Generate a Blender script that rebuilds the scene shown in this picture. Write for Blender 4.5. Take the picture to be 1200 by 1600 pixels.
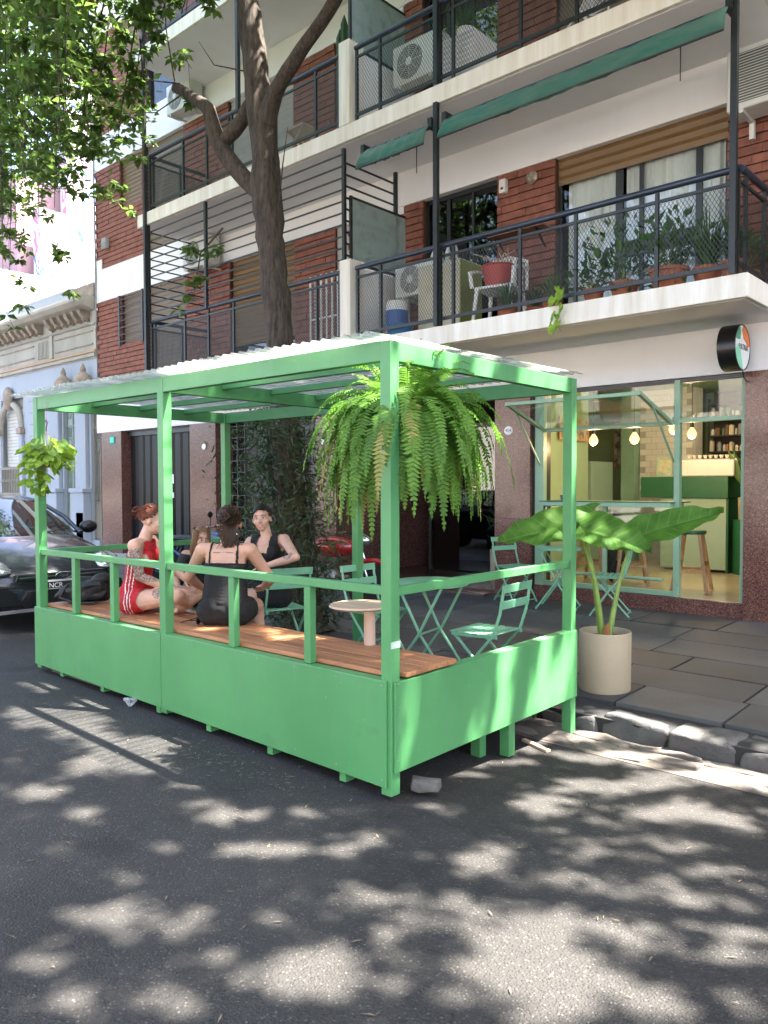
import bpy, bmesh, math, random
import numpy as np
from mathutils import Vector, Matrix, Quaternion, noise
R = math.radians
random.seed(7); rng = np.random.default_rng(7)
scene = bpy.context.scene
col = scene.collection
for o in list(bpy.data.objects): bpy.data.objects.remove(o)

# ---------------------------------------------------------------- camera
cam = bpy.data.cameras.new('camera'); camo = bpy.data.objects.new('camera', cam); col.objects.link(camo)
yaw, pitch, roll = R(42.237), R(1.92), R(-.181)
f0 = Vector((-math.sin(yaw), math.cos(yaw), 0)); r0 = Vector((math.cos(yaw), math.sin(yaw), 0)); u0 = Vector((0, 0, 1))
fw = f0*math.cos(pitch) - u0*math.sin(pitch); up = u0*math.cos(pitch) + f0*math.sin(pitch)
rt = r0*math.cos(roll) + up*math.sin(roll); up = up*math.cos(roll) - r0*math.sin(roll)
mw = Matrix((rt, up, -fw)).transposed().to_4x4(); mw.translation = (0, 0, 1.6); camo.matrix_world = mw
cam.sensor_fit = 'AUTO'; cam.sensor_width = 36; cam.lens = 1230/1600*36; cam.clip_start = .05; cam.clip_end = 800
scene.camera = camo

# ---------------------------------------------------------------- sky, sun, exposure
SUN = Vector((.40, .28, 1)).normalized()
world = bpy.data.worlds.new('World'); scene.world = world; world.use_nodes = True
wn = world.node_tree.nodes; wl = world.node_tree.links
sky = wn.new('ShaderNodeTexSky'); sky.sky_type = 'NISHITA'; sky.sun_disc = False
sky.sun_elevation = math.asin(SUN.z); sky.sun_rotation = math.atan2(SUN.x, SUN.y)
sky.air_density = .8; sky.dust_density = 4.0; sky.ozone_density = .6
bg = wn['Background']; bg.inputs['Strength'].default_value = .12
wl.new(sky.outputs[0], bg.inputs[0])
sl = bpy.data.lights.new('sun', 'SUN'); sl.energy = 5.0; sl.angle = R(.62); sl.color = (1, .93, .84)
so = bpy.data.objects.new('sun', sl); col.objects.link(so); so.location = SUN*40
so.rotation_euler = SUN.to_track_quat('Z', 'Y').to_euler()
vs = scene.view_settings; vs.view_transform = 'Standard'; vs.look = 'None'; vs.gamma = 1; vs.use_curve_mapping = False
vs.exposure = 3.48
scene.render.engine = 'CYCLES'
cy = scene.cycles; cy.use_denoising = True; cy.max_bounces = 10; cy.diffuse_bounces = 5; cy.glossy_bounces = 4
cy.transmission_bounces = 8; cy.transparent_max_bounces = 24; cy.caustics_reflective = False; cy.caustics_refractive = False
cy.sample_clamp_indirect = 6; cy.blur_glossy = .5

# ---------------------------------------------------------------- materials
MATS = {}
def nt(name):
    m = bpy.data.materials.new(name); m.use_nodes = True
    n = m.node_tree.nodes; l = m.node_tree.links
    return m, n, l, n['Principled BSDF']
def c4(c): return (c[0], c[1], c[2], 1)
def mat(name, c, rough=.5, var=.12, sc=3., bump=0., bs=60., metal=0., spec=.5, coat=0., rnd=0., c2=None, stretch=None, trans=0.):
    if name in MATS: return MATS[name]
    m, n, l, b = nt(name)
    geo = n.new('ShaderNodeNewGeometry'); vec = geo.outputs['Position']
    if stretch:
        mp = n.new('ShaderNodeMapping'); l.new(vec, mp.inputs[0]); mp.inputs['Scale'].default_value = stretch; vec = mp.outputs[0]
    nz = n.new('ShaderNodeTexNoise'); nz.inputs['Scale'].default_value = sc; nz.inputs['Detail'].default_value = 6; nz.inputs['Roughness'].default_value = .62
    l.new(vec, nz.inputs['Vector'])
    rp = n.new('ShaderNodeValToRGB'); rp.color_ramp.elements[0].position = .32; rp.color_ramp.elements[1].position = .68
    lo = c2 or [x*(1-var) for x in c]; hi = [min(1, x*(1+var)) for x in c]
    rp.color_ramp.elements[0].color = c4(lo); rp.color_ramp.elements[1].color = c4(hi)
    l.new(nz.outputs['Fac'], rp.inputs[0]); out = rp.outputs[0]
    if rnd:
        oi = n.new('ShaderNodeObjectInfo'); mr = n.new('ShaderNodeMapRange'); l.new(oi.outputs['Random'], mr.inputs[0])
        mr.inputs[3].default_value = 1-rnd; mr.inputs[4].default_value = 1+rnd
        mx = n.new('ShaderNodeMix'); mx.data_type = 'RGBA'; mx.blend_type = 'MULTIPLY'; mx.inputs[0].default_value = 1
        l.new(out, mx.inputs[6]); l.new(mr.outputs[0], mx.inputs[7]); out = mx.outputs[2]
    l.new(out, b.inputs['Base Color'])
    b.inputs['Roughness'].default_value = rough; b.inputs['Metallic'].default_value = metal
    b.inputs['Specular IOR Level'].default_value = spec; b.inputs['Coat Weight'].default_value = coat
    if rough > .15:
        rr = n.new('ShaderNodeMapRange'); l.new(nz.outputs['Fac'], rr.inputs[0]); rr.inputs[3].default_value = rough*.85; rr.inputs[4].default_value = min(1, rough*1.18)
        l.new(rr.outputs[0], b.inputs['Roughness'])
    if bump:
        n2 = n.new('ShaderNodeTexNoise'); n2.inputs['Scale'].default_value = bs; n2.inputs['Detail'].default_value = 4; l.new(vec, n2.inputs['Vector'])
        bp = n.new('ShaderNodeBump'); bp.inputs['Strength'].default_value = bump; bp.inputs['Distance'].default_value = .01
        l.new(n2.outputs['Fac'], bp.inputs['Height']); l.new(bp.outputs[0], b.inputs['Normal'])
    if trans:
        tr = n.new('ShaderNodeBsdfTranslucent'); l.new(out, tr.inputs[0]); ms = n.new('ShaderNodeMixShader'); ms.inputs[0].default_value = trans
        l.new(b.outputs[0], ms.inputs[1]); l.new(tr.outputs[0], ms.inputs[2]); l.new(ms.outputs[0], n['Material Output'].inputs[0])
    MATS[name] = m; return m
def glass(name, tint=(.9, .95, .92), refl=1.0, haze=0., hazecol=(.8, .8, .8), rough=.02, base=0.):
    if name in MATS: return MATS[name]
    m, n, l, b = nt(name); n.remove(b)
    tr = n.new('ShaderNodeBsdfTransparent'); tr.inputs[0].default_value = c4(tint)
    gl = n.new('ShaderNodeBsdfGlossy'); gl.inputs['Roughness'].default_value = rough
    fr = n.new('ShaderNodeLayerWeight'); fr.inputs[0].default_value = .5
    pw = n.new('ShaderNodeMath'); pw.operation = 'POWER'; pw.inputs[1].default_value = 4.5; l.new(fr.outputs['Facing'], pw.inputs[0])
    mu = n.new('ShaderNodeMath'); mu.operation = 'MULTIPLY_ADD'; mu.use_clamp = True; mu.inputs[1].default_value = .8*refl; mu.inputs[2].default_value = .04+base; l.new(pw.outputs[0], mu.inputs[0])
    first = tr
    if haze:
        df = n.new('ShaderNodeBsdfDiffuse'); df.inputs[0].default_value = c4(hazecol)
        tl = n.new('ShaderNodeBsdfTranslucent'); tl.inputs[0].default_value = c4(hazecol)
        ad = n.new('ShaderNodeMixShader'); l.new(df.outputs[0], ad.inputs[1]); l.new(tl.outputs[0], ad.inputs[2])
        geo = n.new('ShaderNodeNewGeometry'); nz = n.new('ShaderNodeTexNoise'); nz.inputs['Scale'].default_value = 5; nz.inputs['Detail'].default_value = 6
        l.new(geo.outputs['Position'], nz.inputs['Vector'])
        mr = n.new('ShaderNodeMapRange'); l.new(nz.outputs['Fac'], mr.inputs[0]); mr.inputs[1].default_value = .3; mr.inputs[2].default_value = .7
        mr.inputs[3].default_value = haze*.6; mr.inputs[4].default_value = haze*1.4
        fa = n.new('ShaderNodeMath'); fa.operation = 'MULTIPLY_ADD'; fa.use_clamp = True; fa.inputs[1].default_value = 3.0; fa.inputs[2].default_value = .10; lw = n.new('ShaderNodeLayerWeight'); l.new(lw.outputs['Facing'], fa.inputs[0])
        mm = n.new('ShaderNodeMath'); mm.operation = 'MULTIPLY'; l.new(fa.outputs[0], mm.inputs[0]); l.new(mr.outputs[0], mm.inputs[1])
        mh = n.new('ShaderNodeMixShader'); l.new(mm.outputs[0], mh.inputs[0]); l.new(tr.outputs[0], mh.inputs[1]); l.new(ad.outputs[0], mh.inputs[2]); first = mh
    mx = n.new('ShaderNodeMixShader'); l.new(mu.outputs[0], mx.inputs[0]); l.new(first.outputs[0], mx.inputs[1]); l.new(gl.outputs[0], mx.inputs[2])
    l.new(mx.outputs[0], n['Material Output'].inputs[0]); MATS[name] = m; return m
def emit(name, c, s):
    m, n, l, b = nt(name); b.inputs['Base Color'].default_value = c4(c); b.inputs['Emission Color'].default_value = c4(c); b.inputs['Emission Strength'].default_value = s
    MATS[name] = m; return m
def leafmat(name, c, c2, trans=.35, rough=.45, sc=2.5):
    return mat(name, c, rough, .25, sc, c2=c2, trans=trans, spec=.4)

def asphalt():
    m, n, l, b = nt('asphalt'); geo = n.new('ShaderNodeNewGeometry'); P = geo.outputs['Position']
    big = n.new('ShaderNodeTexNoise'); big.inputs['Scale'].default_value = .9; big.inputs['Detail'].default_value = 8; l.new(P, big.inputs[0])
    r1 = n.new('ShaderNodeValToRGB'); e = r1.color_ramp.elements; e[0].position = .3; e[0].color = (.0285, .027, .0255, 1); e[1].position = .7; e[1].color = (.049, .0465, .0435, 1)
    l.new(big.outputs[0], r1.inputs[0])
    vo = n.new('ShaderNodeTexVoronoi'); vo.inputs['Scale'].default_value = 95; l.new(P, vo.inputs[0])
    # individual stones: random tone per cell, some pale
    sp = n.new('ShaderNodeSeparateColor'); l.new(vo.outputs['Color'], sp.inputs[0])
    r2 = n.new('ShaderNodeValToRGB'); e = r2.color_ramp.elements; e[0].position = .0; e[0].color = (.55, .55, .55, 1); e[1].position = 1; e[1].color = (1.25, 1.25, 1.25, 1)
    x = r2.color_ramp.elements.new(.84); x.color = (1.15, 1.15, 1.15, 1); x = r2.color_ramp.elements.new(.88); x.color = (1.7, 1.66, 1.62, 1); e[-1].color = (2.7, 2.6, 2.5, 1)
    l.new(sp.outputs[0], r2.inputs[0])
    dm = n.new('ShaderNodeMapRange'); l.new(vo.outputs['Distance'], dm.inputs[0]); dm.inputs[1].default_value = .25; dm.inputs[2].default_value = .6; dm.inputs[3].default_value = 1; dm.inputs[4].default_value = 0
    m1 = n.new('ShaderNodeMix'); m1.data_type = 'RGBA'; l.new(dm.outputs[0], m1.inputs[0]); m1.inputs[6].default_value = (.8, .8, .8, 1); l.new(r2.outputs[0], m1.inputs[7])
    m2 = n.new('ShaderNodeMix'); m2.data_type = 'RGBA'; m2.blend_type = 'MULTIPLY'; m2.inputs[0].default_value = 1; l.new(r1.outputs[0], m2.inputs[6]); l.new(m1.outputs[2], m2.inputs[7])
    wp = n.new('ShaderNodeTexNoise'); wp.inputs['Scale'].default_value = 1.6; wp.inputs['Detail'].default_value = 6; l.new(P, wp.inputs[0])
    av = n.new('ShaderNodeVectorMath'); av.operation = 'MULTIPLY_ADD'; av.inputs[1].default_value = (.9,.9,.9); l.new(wp.outputs['Color'], av.inputs[0]); l.new(P, av.inputs[2])
    vc = n.new('ShaderNodeTexVoronoi'); vc.feature = 'DISTANCE_TO_EDGE'; vc.inputs['Scale'].default_value = .55; l.new(av.outputs[0], vc.inputs[0])
    ck = n.new('ShaderNodeMapRange'); l.new(vc.outputs['Distance'], ck.inputs[0]); ck.inputs[1].default_value = .002; ck.inputs[2].default_value = .007; ck.inputs[3].default_value = .8; ck.inputs[4].default_value = 1
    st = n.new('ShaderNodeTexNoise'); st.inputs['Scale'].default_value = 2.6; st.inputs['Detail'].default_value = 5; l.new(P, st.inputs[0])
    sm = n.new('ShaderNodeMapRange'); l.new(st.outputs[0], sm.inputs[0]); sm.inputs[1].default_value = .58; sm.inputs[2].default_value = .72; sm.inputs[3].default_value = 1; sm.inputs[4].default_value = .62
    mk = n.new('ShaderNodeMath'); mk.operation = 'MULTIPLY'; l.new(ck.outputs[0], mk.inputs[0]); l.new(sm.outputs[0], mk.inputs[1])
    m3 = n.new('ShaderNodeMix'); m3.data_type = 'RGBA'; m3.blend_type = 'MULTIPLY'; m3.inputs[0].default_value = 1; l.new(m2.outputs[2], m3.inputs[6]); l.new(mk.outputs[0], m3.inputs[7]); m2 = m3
    l.new(m2.outputs[2], b.inputs['Base Color']); b.inputs['Roughness'].default_value = .82; b.inputs['Specular IOR Level'].default_value = .35
    nz = n.new('ShaderNodeTexNoise'); nz.inputs['Scale'].default_value = 150; l.new(P, nz.inputs[0])
    ad = n.new('ShaderNodeMath'); ad.operation = 'ADD'; l.new(dm.outputs[0], ad.inputs[0]); l.new(nz.outputs[0], ad.inputs[1])
    bp = n.new('ShaderNodeBump'); bp.inputs['Strength'].default_value = .7; bp.inputs['Distance'].default_value = .006; l.new(ad.outputs[0], bp.inputs['Height']); l.new(bp.outputs[0], b.inputs['Normal'])
    MATS['asphalt'] = m
asphalt()
def granite():
    m, n, l, b = nt('red_granite'); geo = n.new('ShaderNodeNewGeometry'); P = geo.outputs['Position']
    vo = n.new('ShaderNodeTexVoronoi'); vo.inputs['Scale'].default_value = 110; l.new(P, vo.inputs[0])
    sp = n.new('ShaderNodeSeparateColor'); l.new(vo.outputs['Color'], sp.inputs[0])
    r = n.new('ShaderNodeValToRGB'); e = r.color_ramp.elements; e[0].color = (.035, .02, .017, 1); e[1].color = (.27, .15, .12, 1)
    x = e.new(.35); x.color = (.12, .052, .04, 1); x = e.new(.8); x.color = (.17, .075, .055, 1); l.new(sp.outputs[0], r.inputs[0])
    nz = n.new('ShaderNodeTexNoise'); nz.inputs['Scale'].default_value = 2; nz.inputs['Detail'].default_value = 5; l.new(P, nz.inputs[0])
    mr = n.new('ShaderNodeMapRange'); l.new(nz.outputs[0], mr.inputs[0]); mr.inputs[3].default_value = .75; mr.inputs[4].default_value = 1.3
    mx = n.new('ShaderNodeMix'); mx.data_type = 'RGBA'; mx.blend_type = 'MULTIPLY'; mx.inputs[0].default_value = 1; l.new(r.outputs[0], mx.inputs[6]); l.new(mr.outputs[0], mx.inputs[7])
    l.new(mx.outputs[2], b.inputs['Base Color']); b.inputs['Roughness'].default_value = .16; b.inputs['Specular IOR Level'].default_value = .5
    MATS['red_granite'] = m
granite()
def bark():
    m, n, l, b = nt('bark'); geo = n.new('ShaderNodeNewGeometry')
    mp = n.new('ShaderNodeMapping'); mp.inputs['Scale'].default_value = (26, 26, 5); l.new(geo.outputs['Position'], mp.inputs[0])
    nz = n.new('ShaderNodeTexNoise'); nz.inputs['Scale'].default_value = 1; nz.inputs['Detail'].default_value = 8; nz.inputs['Roughness'].default_value = .7; l.new(mp.outputs[0], nz.inputs[0])
    r = n.new('ShaderNodeValToRGB'); e = r.color_ramp.elements; e[0].position = .35; e[0].color = (.014, .010, .007, 1); e[1].position = .72; e[1].color = (.105, .076, .052, 1)
    l.new(nz.outputs[0], r.inputs[0]); l.new(r.outputs[0], b.inputs['Base Color']); b.inputs['Roughness'].default_value = .9
    bp = n.new('ShaderNodeBump'); bp.inputs['Strength'].default_value = .9; bp.inputs['Distance'].default_value = .03; l.new(nz.outputs[0], bp.inputs['Height']); l.new(bp.outputs[0], b.inputs['Normal'])
    MATS['bark'] = m
bark()
def wood(name, a, bcol, ax=(2, 30, 30), rough=.45, rnd=.18):
    m, n, l, b = nt(name); tc = n.new('ShaderNodeNewGeometry')
    oi = n.new('ShaderNodeObjectInfo'); mp = n.new('ShaderNodeMapping'); mp.inputs['Scale'].default_value = ax; l.new(tc.outputs['Position'], mp.inputs[0]); l.new(oi.outputs['Random'], mp.inputs['Location'])
    nz = n.new('ShaderNodeTexNoise'); nz.inputs['Scale'].default_value = 1; nz.inputs['Detail'].default_value = 6; nz.inputs['Distortion'].default_value = .6; l.new(mp.outputs[0], nz.inputs[0])
    r = n.new('ShaderNodeValToRGB'); e = r.color_ramp.elements; e[0].position = .3; e[0].color = c4(a); e[1].position = .7; e[1].color = c4(bcol); l.new(nz.outputs[0], r.inputs[0])
    mr = n.new('ShaderNodeMapRange'); l.new(oi.outputs['Random'], mr.inputs[0]); mr.inputs[3].default_value = 1-rnd; mr.inputs[4].default_value = 1+rnd
    mx = n.new('ShaderNodeMix'); mx.data_type = 'RGBA'; mx.blend_type = 'MULTIPLY'; mx.inputs[0].default_value = 1; l.new(r.outputs[0], mx.inputs[6]); l.new(mr.outputs[0], mx.inputs[7])
    l.new(mx.outputs[2], b.inputs['Base Color']); b.inputs['Roughness'].default_value = rough
    bp = n.new('ShaderNodeBump'); bp.inputs['Strength'].default_value = .25; bp.inputs['Distance'].default_value = .004; l.new(nz.outputs[0], bp.inputs['Height']); l.new(bp.outputs[0], b.inputs['Normal'])
    MATS[name] = m
wood('deck_wood', (.25, .10, .042), (.42, .195, .092)); wood('pale_wood', (.50, .35, .22), (.66, .50, .35), (4, 30, 30), rnd=.05); wood('stool_wood', (.32, .16, .06), (.45, .25, .10), (30, 30, 4))
def green_paint():
    m, n, l, b = nt('parklet_green'); geo = n.new('ShaderNodeNewGeometry'); P = geo.outputs['Position']
    def nz(sc, st=(1,1,1), det=5):
        mp = n.new('ShaderNodeMapping'); mp.inputs['Scale'].default_value = st; l.new(P, mp.inputs[0]); t = n.new('ShaderNodeTexNoise'); t.inputs['Scale'].default_value = sc; t.inputs['Detail'].default_value = det; l.new(mp.outputs[0], t.inputs[0]); return t.outputs[0]
    rp = n.new('ShaderNodeValToRGB'); e = rp.color_ramp.elements; e[0].position = .3; e[0].color = (.066,.228,.082,1); e[1].position = .72; e[1].color = (.084,.285,.102,1); l.new(nz(2.0,(1,1,.6)), rp.inputs[0])
    cur = rp.outputs[0]
    for sc, st, lo, hi, c, amt in ((9,(1,1,.22),.60,.75,(.12,.27,.14),.35),(5,(1,1,1),.64,.74,(.07,.15,.075),.35),(70,(1,1,.4),.735,.75,(.30,.36,.30),.8)):
        mr = n.new('ShaderNodeMapRange'); l.new(nz(sc,st), mr.inputs[0]); mr.inputs[1].default_value = lo; mr.inputs[2].default_value = hi; mr.inputs[3].default_value = 0; mr.inputs[4].default_value = amt
        mx = n.new('ShaderNodeMix'); mx.data_type = 'RGBA'; l.new(mr.outputs[0], mx.inputs[0]); l.new(cur, mx.inputs[6]); mx.inputs[7].default_value = c4(c); cur = mx.outputs[2]
    l.new(cur, b.inputs['Base Color']); b.inputs['Specular IOR Level'].default_value = .45
    rr = n.new('ShaderNodeMapRange'); l.new(nz(6), rr.inputs[0]); rr.inputs[3].default_value = .28; rr.inputs[4].default_value = .55; l.new(rr.outputs[0], b.inputs['Roughness'])
    bp = n.new('ShaderNodeBump'); bp.inputs['Strength'].default_value = .22; bp.inputs['Distance'].default_value = .01; l.new(nz(7,(1,1,.5)), bp.inputs['Height']); l.new(bp.outputs[0], b.inputs['Normal'])
    MATS['parklet_green'] = m
green_paint()
mat('mint_metal', (.17, .40, .245), .35, .06, 6, spec=.5)
mat('shop_mint', (.235, .38, .245), .4, .05, 3)
mat('white_render', (.80, .785, .775), .85, .05, .9, bump=.15, bs=120, stretch=(1, 1, .35))
mat('white_slab', (.84, .815, .76), .8, .0, 2.2, bump=.15, bs=90, c2=(.64, .585, .49), stretch=(3.5, 3.5, .3))
mat('ceiling_paint', (.76, .75, .74), .9, .05, 1.2)
mat('brick', (.23, .085, .054), .8, .25, 7, bump=.4, bs=90, rnd=.14, c2=(.145, .048, .032))
mat('mortar', (.07, .035, .026), .95, .2, 20)
mat('black_iron', (.012, .016, .016), .42, .2, 12)
mat('rail_blue', (.020, .030, .050), .33, .25, 4)
mat('mesh_iron', (.022, .026, .026), .5, .2, 12)
mat('ochre_shutter', (.15, .082, .026), .45, .15, 3, stretch=(1, 1, 8))
mat('brown_shutter', (.17, .125, .09), .55, .12, 3)
mat('grey_shutter', (.40, .37, .33), .6, .08, 3)
mat('dark_frame', (.018, .020, .018), .35, .1, 8)
mat('curtain', (.86, .83, .83), .95, .04, 2, trans=.15)
mat('dark_room', (.02, .018, .016), .9, .2, 2)  # near-black: the darkness of unlit interiors is put into the colour
mat('awning_canvas', (.016, .12, .092), .8, .0, 2.5, c2=(.075, .14, .105), stretch=(1, 3, 5), bump=.2, bs=30)
mat('ac_white', (.60, .60, .56), .5, .06, 4); mat('ac_grille', (.10, .11, .10), .6, .1, 10)
mat('plastic_white', (.72, .71, .68), .4, .05, 4); mat('plastic_red', (.38, .045, .035), .5, .1, 5)
mat('terracotta', (.36, .12, .06), .8, .15, 9, bump=.2); mat('beige_pot', (.38, .31, .20), .6, .06, 5, bump=.06, bs=40)
mat('soil', (.03, .02, .014), .95, .4, 40, bump=.8, bs=90)
mat('paving', (.064, .064, .064), .62, .28, 2.2, bump=.45, bs=60, rnd=.38)
mat('paving_bed', (.022, .022, .022), .95, .2, 9)
mat('kerb_granite', (.075, .072, .07), .8, .25, 9, bump=.6, bs=45, rnd=.15); mat('gutter_stone', (.10, .086, .074), .9, .28, 6, bump=.8, bs=30, rnd=.2)
mat('navy_metal', (.006, .008, .011), .3, .2, 2, spec=.22)
mat('house_blue', (.36, .395, .45), .85, .07, .8, bump=.2, bs=60, stretch=(1, 1, .3)); mat('house_cream', (.36, .34, .29), .85, .16, 1.6, bump=.3, bs=40, stretch=(1, 1, .35))
mat('house_ornament', (.30, .245, .195), .9, .3, 6, bump=.6, bs=40); mat('house_rust', (.45, .29, .18), .9, .1, 5); mat('iron_green', (.20, .24, .20), .6, .15, 8); mat('glass_dull', (.32, .40, .38), .3, .08, 2)
glass('window_glass', (.92, .95, .93), 1.1, base=.01); glass('dark_glass', (.25, .28, .27), 1.8, base=.08); glass('frosted', (.55, .62, .60), .8, haze=1.0, hazecol=(.42, .50, .48), rough=.3)
glass('polycarb', (.93, .95, .96), 1.5, haze=.46, hazecol=(.85, .83, .80), rough=.08, base=.03)
glass('lamp_glass', (.95, .95, .95), 1.2, base=.06); glass('car_glass', (.30, .36, .34), 2.2, base=.10)

# ---------------------------------------------------------------- mesh helpers
class MB:
    def __init__(s): s.v = []; s.f = []
    def add(s, vs, fs):
        o = len(s.v); s.v.extend([tuple(v) for v in vs]); s.f.extend([tuple(i+o for i in f) for f in fs]); return s
    def box(s, x0, x1, y0, y1, z0, z1):
        return s.add([(x0,y0,z0),(x1,y0,z0),(x1,y1,z0),(x0,y1,z0),(x0,y0,z1),(x1,y0,z1),(x1,y1,z1),(x0,y1,z1)],
                     [(3,2,1,0),(4,5,6,7),(0,1,5,4),(1,2,6,5),(2,3,7,6),(3,0,4,7)])
    def cbox(s, c, d, rot=None):
        hx, hy, hz = d[0]/2, d[1]/2, d[2]/2; t = MB().box(-hx,hx,-hy,hy,-hz,hz)
        M = (rot.to_matrix() if rot else Matrix.Identity(3)); c = Vector(c)
        return s.add([M @ Vector(v)+c for v in t.v], t.f)
    def bar(s, p0, p1, w, h=None, upv=(0,0,1)):
        p0, p1 = Vector(p0), Vector(p1); h = h or w; d = p1-p0
        if d.length < 1e-6: return s
        d.normalize(); a = Vector(upv).cross(d)
        if a.length < 1e-3: a = Vector((1,0,0)).cross(d)
        a.normalize(); b = d.cross(a); a = a*w/2; b = b*h/2
        return s.add([p0-a-b,p0+a-b,p0+a+b,p0-a+b,p1-a-b,p1+a-b,p1+a+b,p1-a+b],[(3,2,1,0),(4,5,6,7),(0,1,5,4),(1,2,6,5),(2,3,7,6),(3,0,4,7)])
    def tube(s, pts, rad, n=8, cap=True):
        pts = [Vector(p) for p in pts]; k = len(pts)
        rad = rad if hasattr(rad, '__len__') else [rad]*k
        t = (pts[1]-pts[0]).normalized(); a = t.orthogonal().normalized(); o = len(s.v); vs = []; fs = []
        for i, p in enumerate(pts):
            t2 = ((pts[min(i+1,k-1)]-pts[max(i-1,0)])).normalized()
            q = t.rotation_difference(t2); a = q @ a; a = (a-t2*a.dot(t2)).normalized(); t = t2; b = t.cross(a)
            for j in range(n):
                an = 2*math.pi*j/n; vs.append(p+(a*math.cos(an)+b*math.sin(an))*rad[i])
        for i in range(k-1):
            for j in range(n):
                fs.append((i*n+j, i*n+(j+1)%n, (i+1)*n+(j+1)%n, (i+1)*n+j))
        if cap: fs.append(tuple(range(n-1,-1,-1))); fs.append(tuple((k-1)*n+j for j in range(n)))
        return s.add(vs, fs)
    def cyl(s, p0, p1, r0, r1=None, n=16): return s.tube([p0,p1],[r0,r0 if r1 is None else r1],n)
    def lathe(s, prof, c=(0,0,0), n=24, sx=1., sy=1., axis='z'):
        vs = []; fs = []; k = len(prof)
        for r, z in prof:
            for j in range(n):
                a = 2*math.pi*j/n; p = (r*math.cos(a)*sx, r*math.sin(a)*sy, z)
                if axis == 'x': p = (p[2], p[0], p[1])
                if axis == 'y': p = (p[0], p[2], p[1])
                vs.append((p[0]+c[0], p[1]+c[1], p[2]+c[2]))
        for i in range(k-1):
            for j in range(n): fs.append((i*n+j, i*n+(j+1)%n, (i+1)*n+(j+1)%n, (i+1)*n+j))
        if prof[0][0] > 1e-5: fs.append(tuple(range(n-1,-1,-1)))
        if prof[-1][0] > 1e-5: fs.append(tuple((k-1)*n+j for j in range(n)))
        return s.add(vs, fs)
    def prism(s, poly, axis, a, b):
        n = len(poly); vs = []
        for t in (a, b):
            for p in poly:
                vs.append({'x': (t,p[0],p[1]), 'y': (p[0],t,p[1]), 'z': (p[0],p[1],t)}[axis])
        fs = [tuple(range(n)), tuple(range(2*n-1,n-1,-1))] + [(i, n+i, n+(i+1)%n, (i+1)%n) for i in range(n)]
        return s.add(vs, fs)
    def ell(s, c, r, n=12, m=8, rot=None):
        prof = [(math.sin(math.pi*i/m), -math.cos(math.pi*i/m)) for i in range(m+1)]; t = MB()
        for q, z in prof:
            for j in range(n):
                a = 2*math.pi*j/n; t.v.append((q*math.cos(a)*r[0], q*math.sin(a)*r[1], z*r[2]))
        for i in range(m):
            for j in range(n): t.f.append((i*n+j, i*n+(j+1)%n, (i+1)*n+(j+1)%n, (i+1)*n+j))
        M = rot if rot is not None else Matrix.Identity(3); c = Vector(c)
        return s.add([M @ Vector(v)+c for v in t.v], t.f)
    def mesh(s, name, smooth=False, fix=True):
        me = bpy.data.meshes.new(name); me.from_pydata(s.v, [], s.f)
        if fix:
            bm = bmesh.new(); bm.from_mesh(me); bmesh.ops.remove_doubles(bm, verts=bm.verts, dist=1e-6)
            bmesh.ops.recalc_face_normals(bm, faces=bm.faces); bm.to_mesh(me); bm.free()
        if smooth:
            me.shade_smooth(); me.set_sharp_from_angle(angle=R(smooth if smooth is not True else 50))
        return me
    def build(s, name, m, parent=None, smooth=False, bevel=0, fix=True):
        return link(name, s.mesh(name, smooth, fix), m, parent, bevel)
def link(name, me, m, parent=None, bevel=0):
    if isinstance(m, str): m = MATS[m]
    if m and not me.materials: me.materials.append(m)
    o = bpy.data.objects.new(name, me); col.objects.link(o)
    if parent:
        o.parent = parent
    if bevel:
        b = o.modifiers.new('bevel', 'BEVEL'); b.width = bevel; b.segments = 2; b.limit_method = 'ANGLE'
    return o
def tag(o, label=None, cat=None, group=None, kind=None):
    if label: o['label'] = label
    if cat: o['category'] = cat
    if group: o['group'] = group
    if kind: o['kind'] = kind
    return o
def thing(name, label, cat, loc=(0,0,0), rz=0, group=None):
    o = bpy.data.objects.new(name, None); col.objects.link(o); o.location = loc; o.rotation_euler = (0,0,rz); o.empty_display_size = .1
    return tag(o, label, cat, group)
def copy_tree(o, parent=None):
    c = o.copy(); col.objects.link(c); c.parent = parent
    for ch in [x for x in bpy.data.objects if x.parent == o]: copy_tree(ch, c)
    return c
def text(name, body, size, m, parent, loc, rot, ext=.001):
    cu = bpy.data.curves.new(name, 'FONT'); cu.body = body; cu.size = size; cu.extrude = ext; cu.align_x = 'CENTER'; cu.align_y = 'CENTER'
    o = bpy.data.objects.new(name+'_tmp', cu); col.objects.link(o)
    dg = bpy.context.evaluated_depsgraph_get(); me = bpy.data.meshes.new_from_object(o.evaluated_get(dg)); bpy.data.objects.remove(o)
    t = link(name, me, m, parent); t.location = loc; t.rotation_euler = rot; return t
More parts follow.
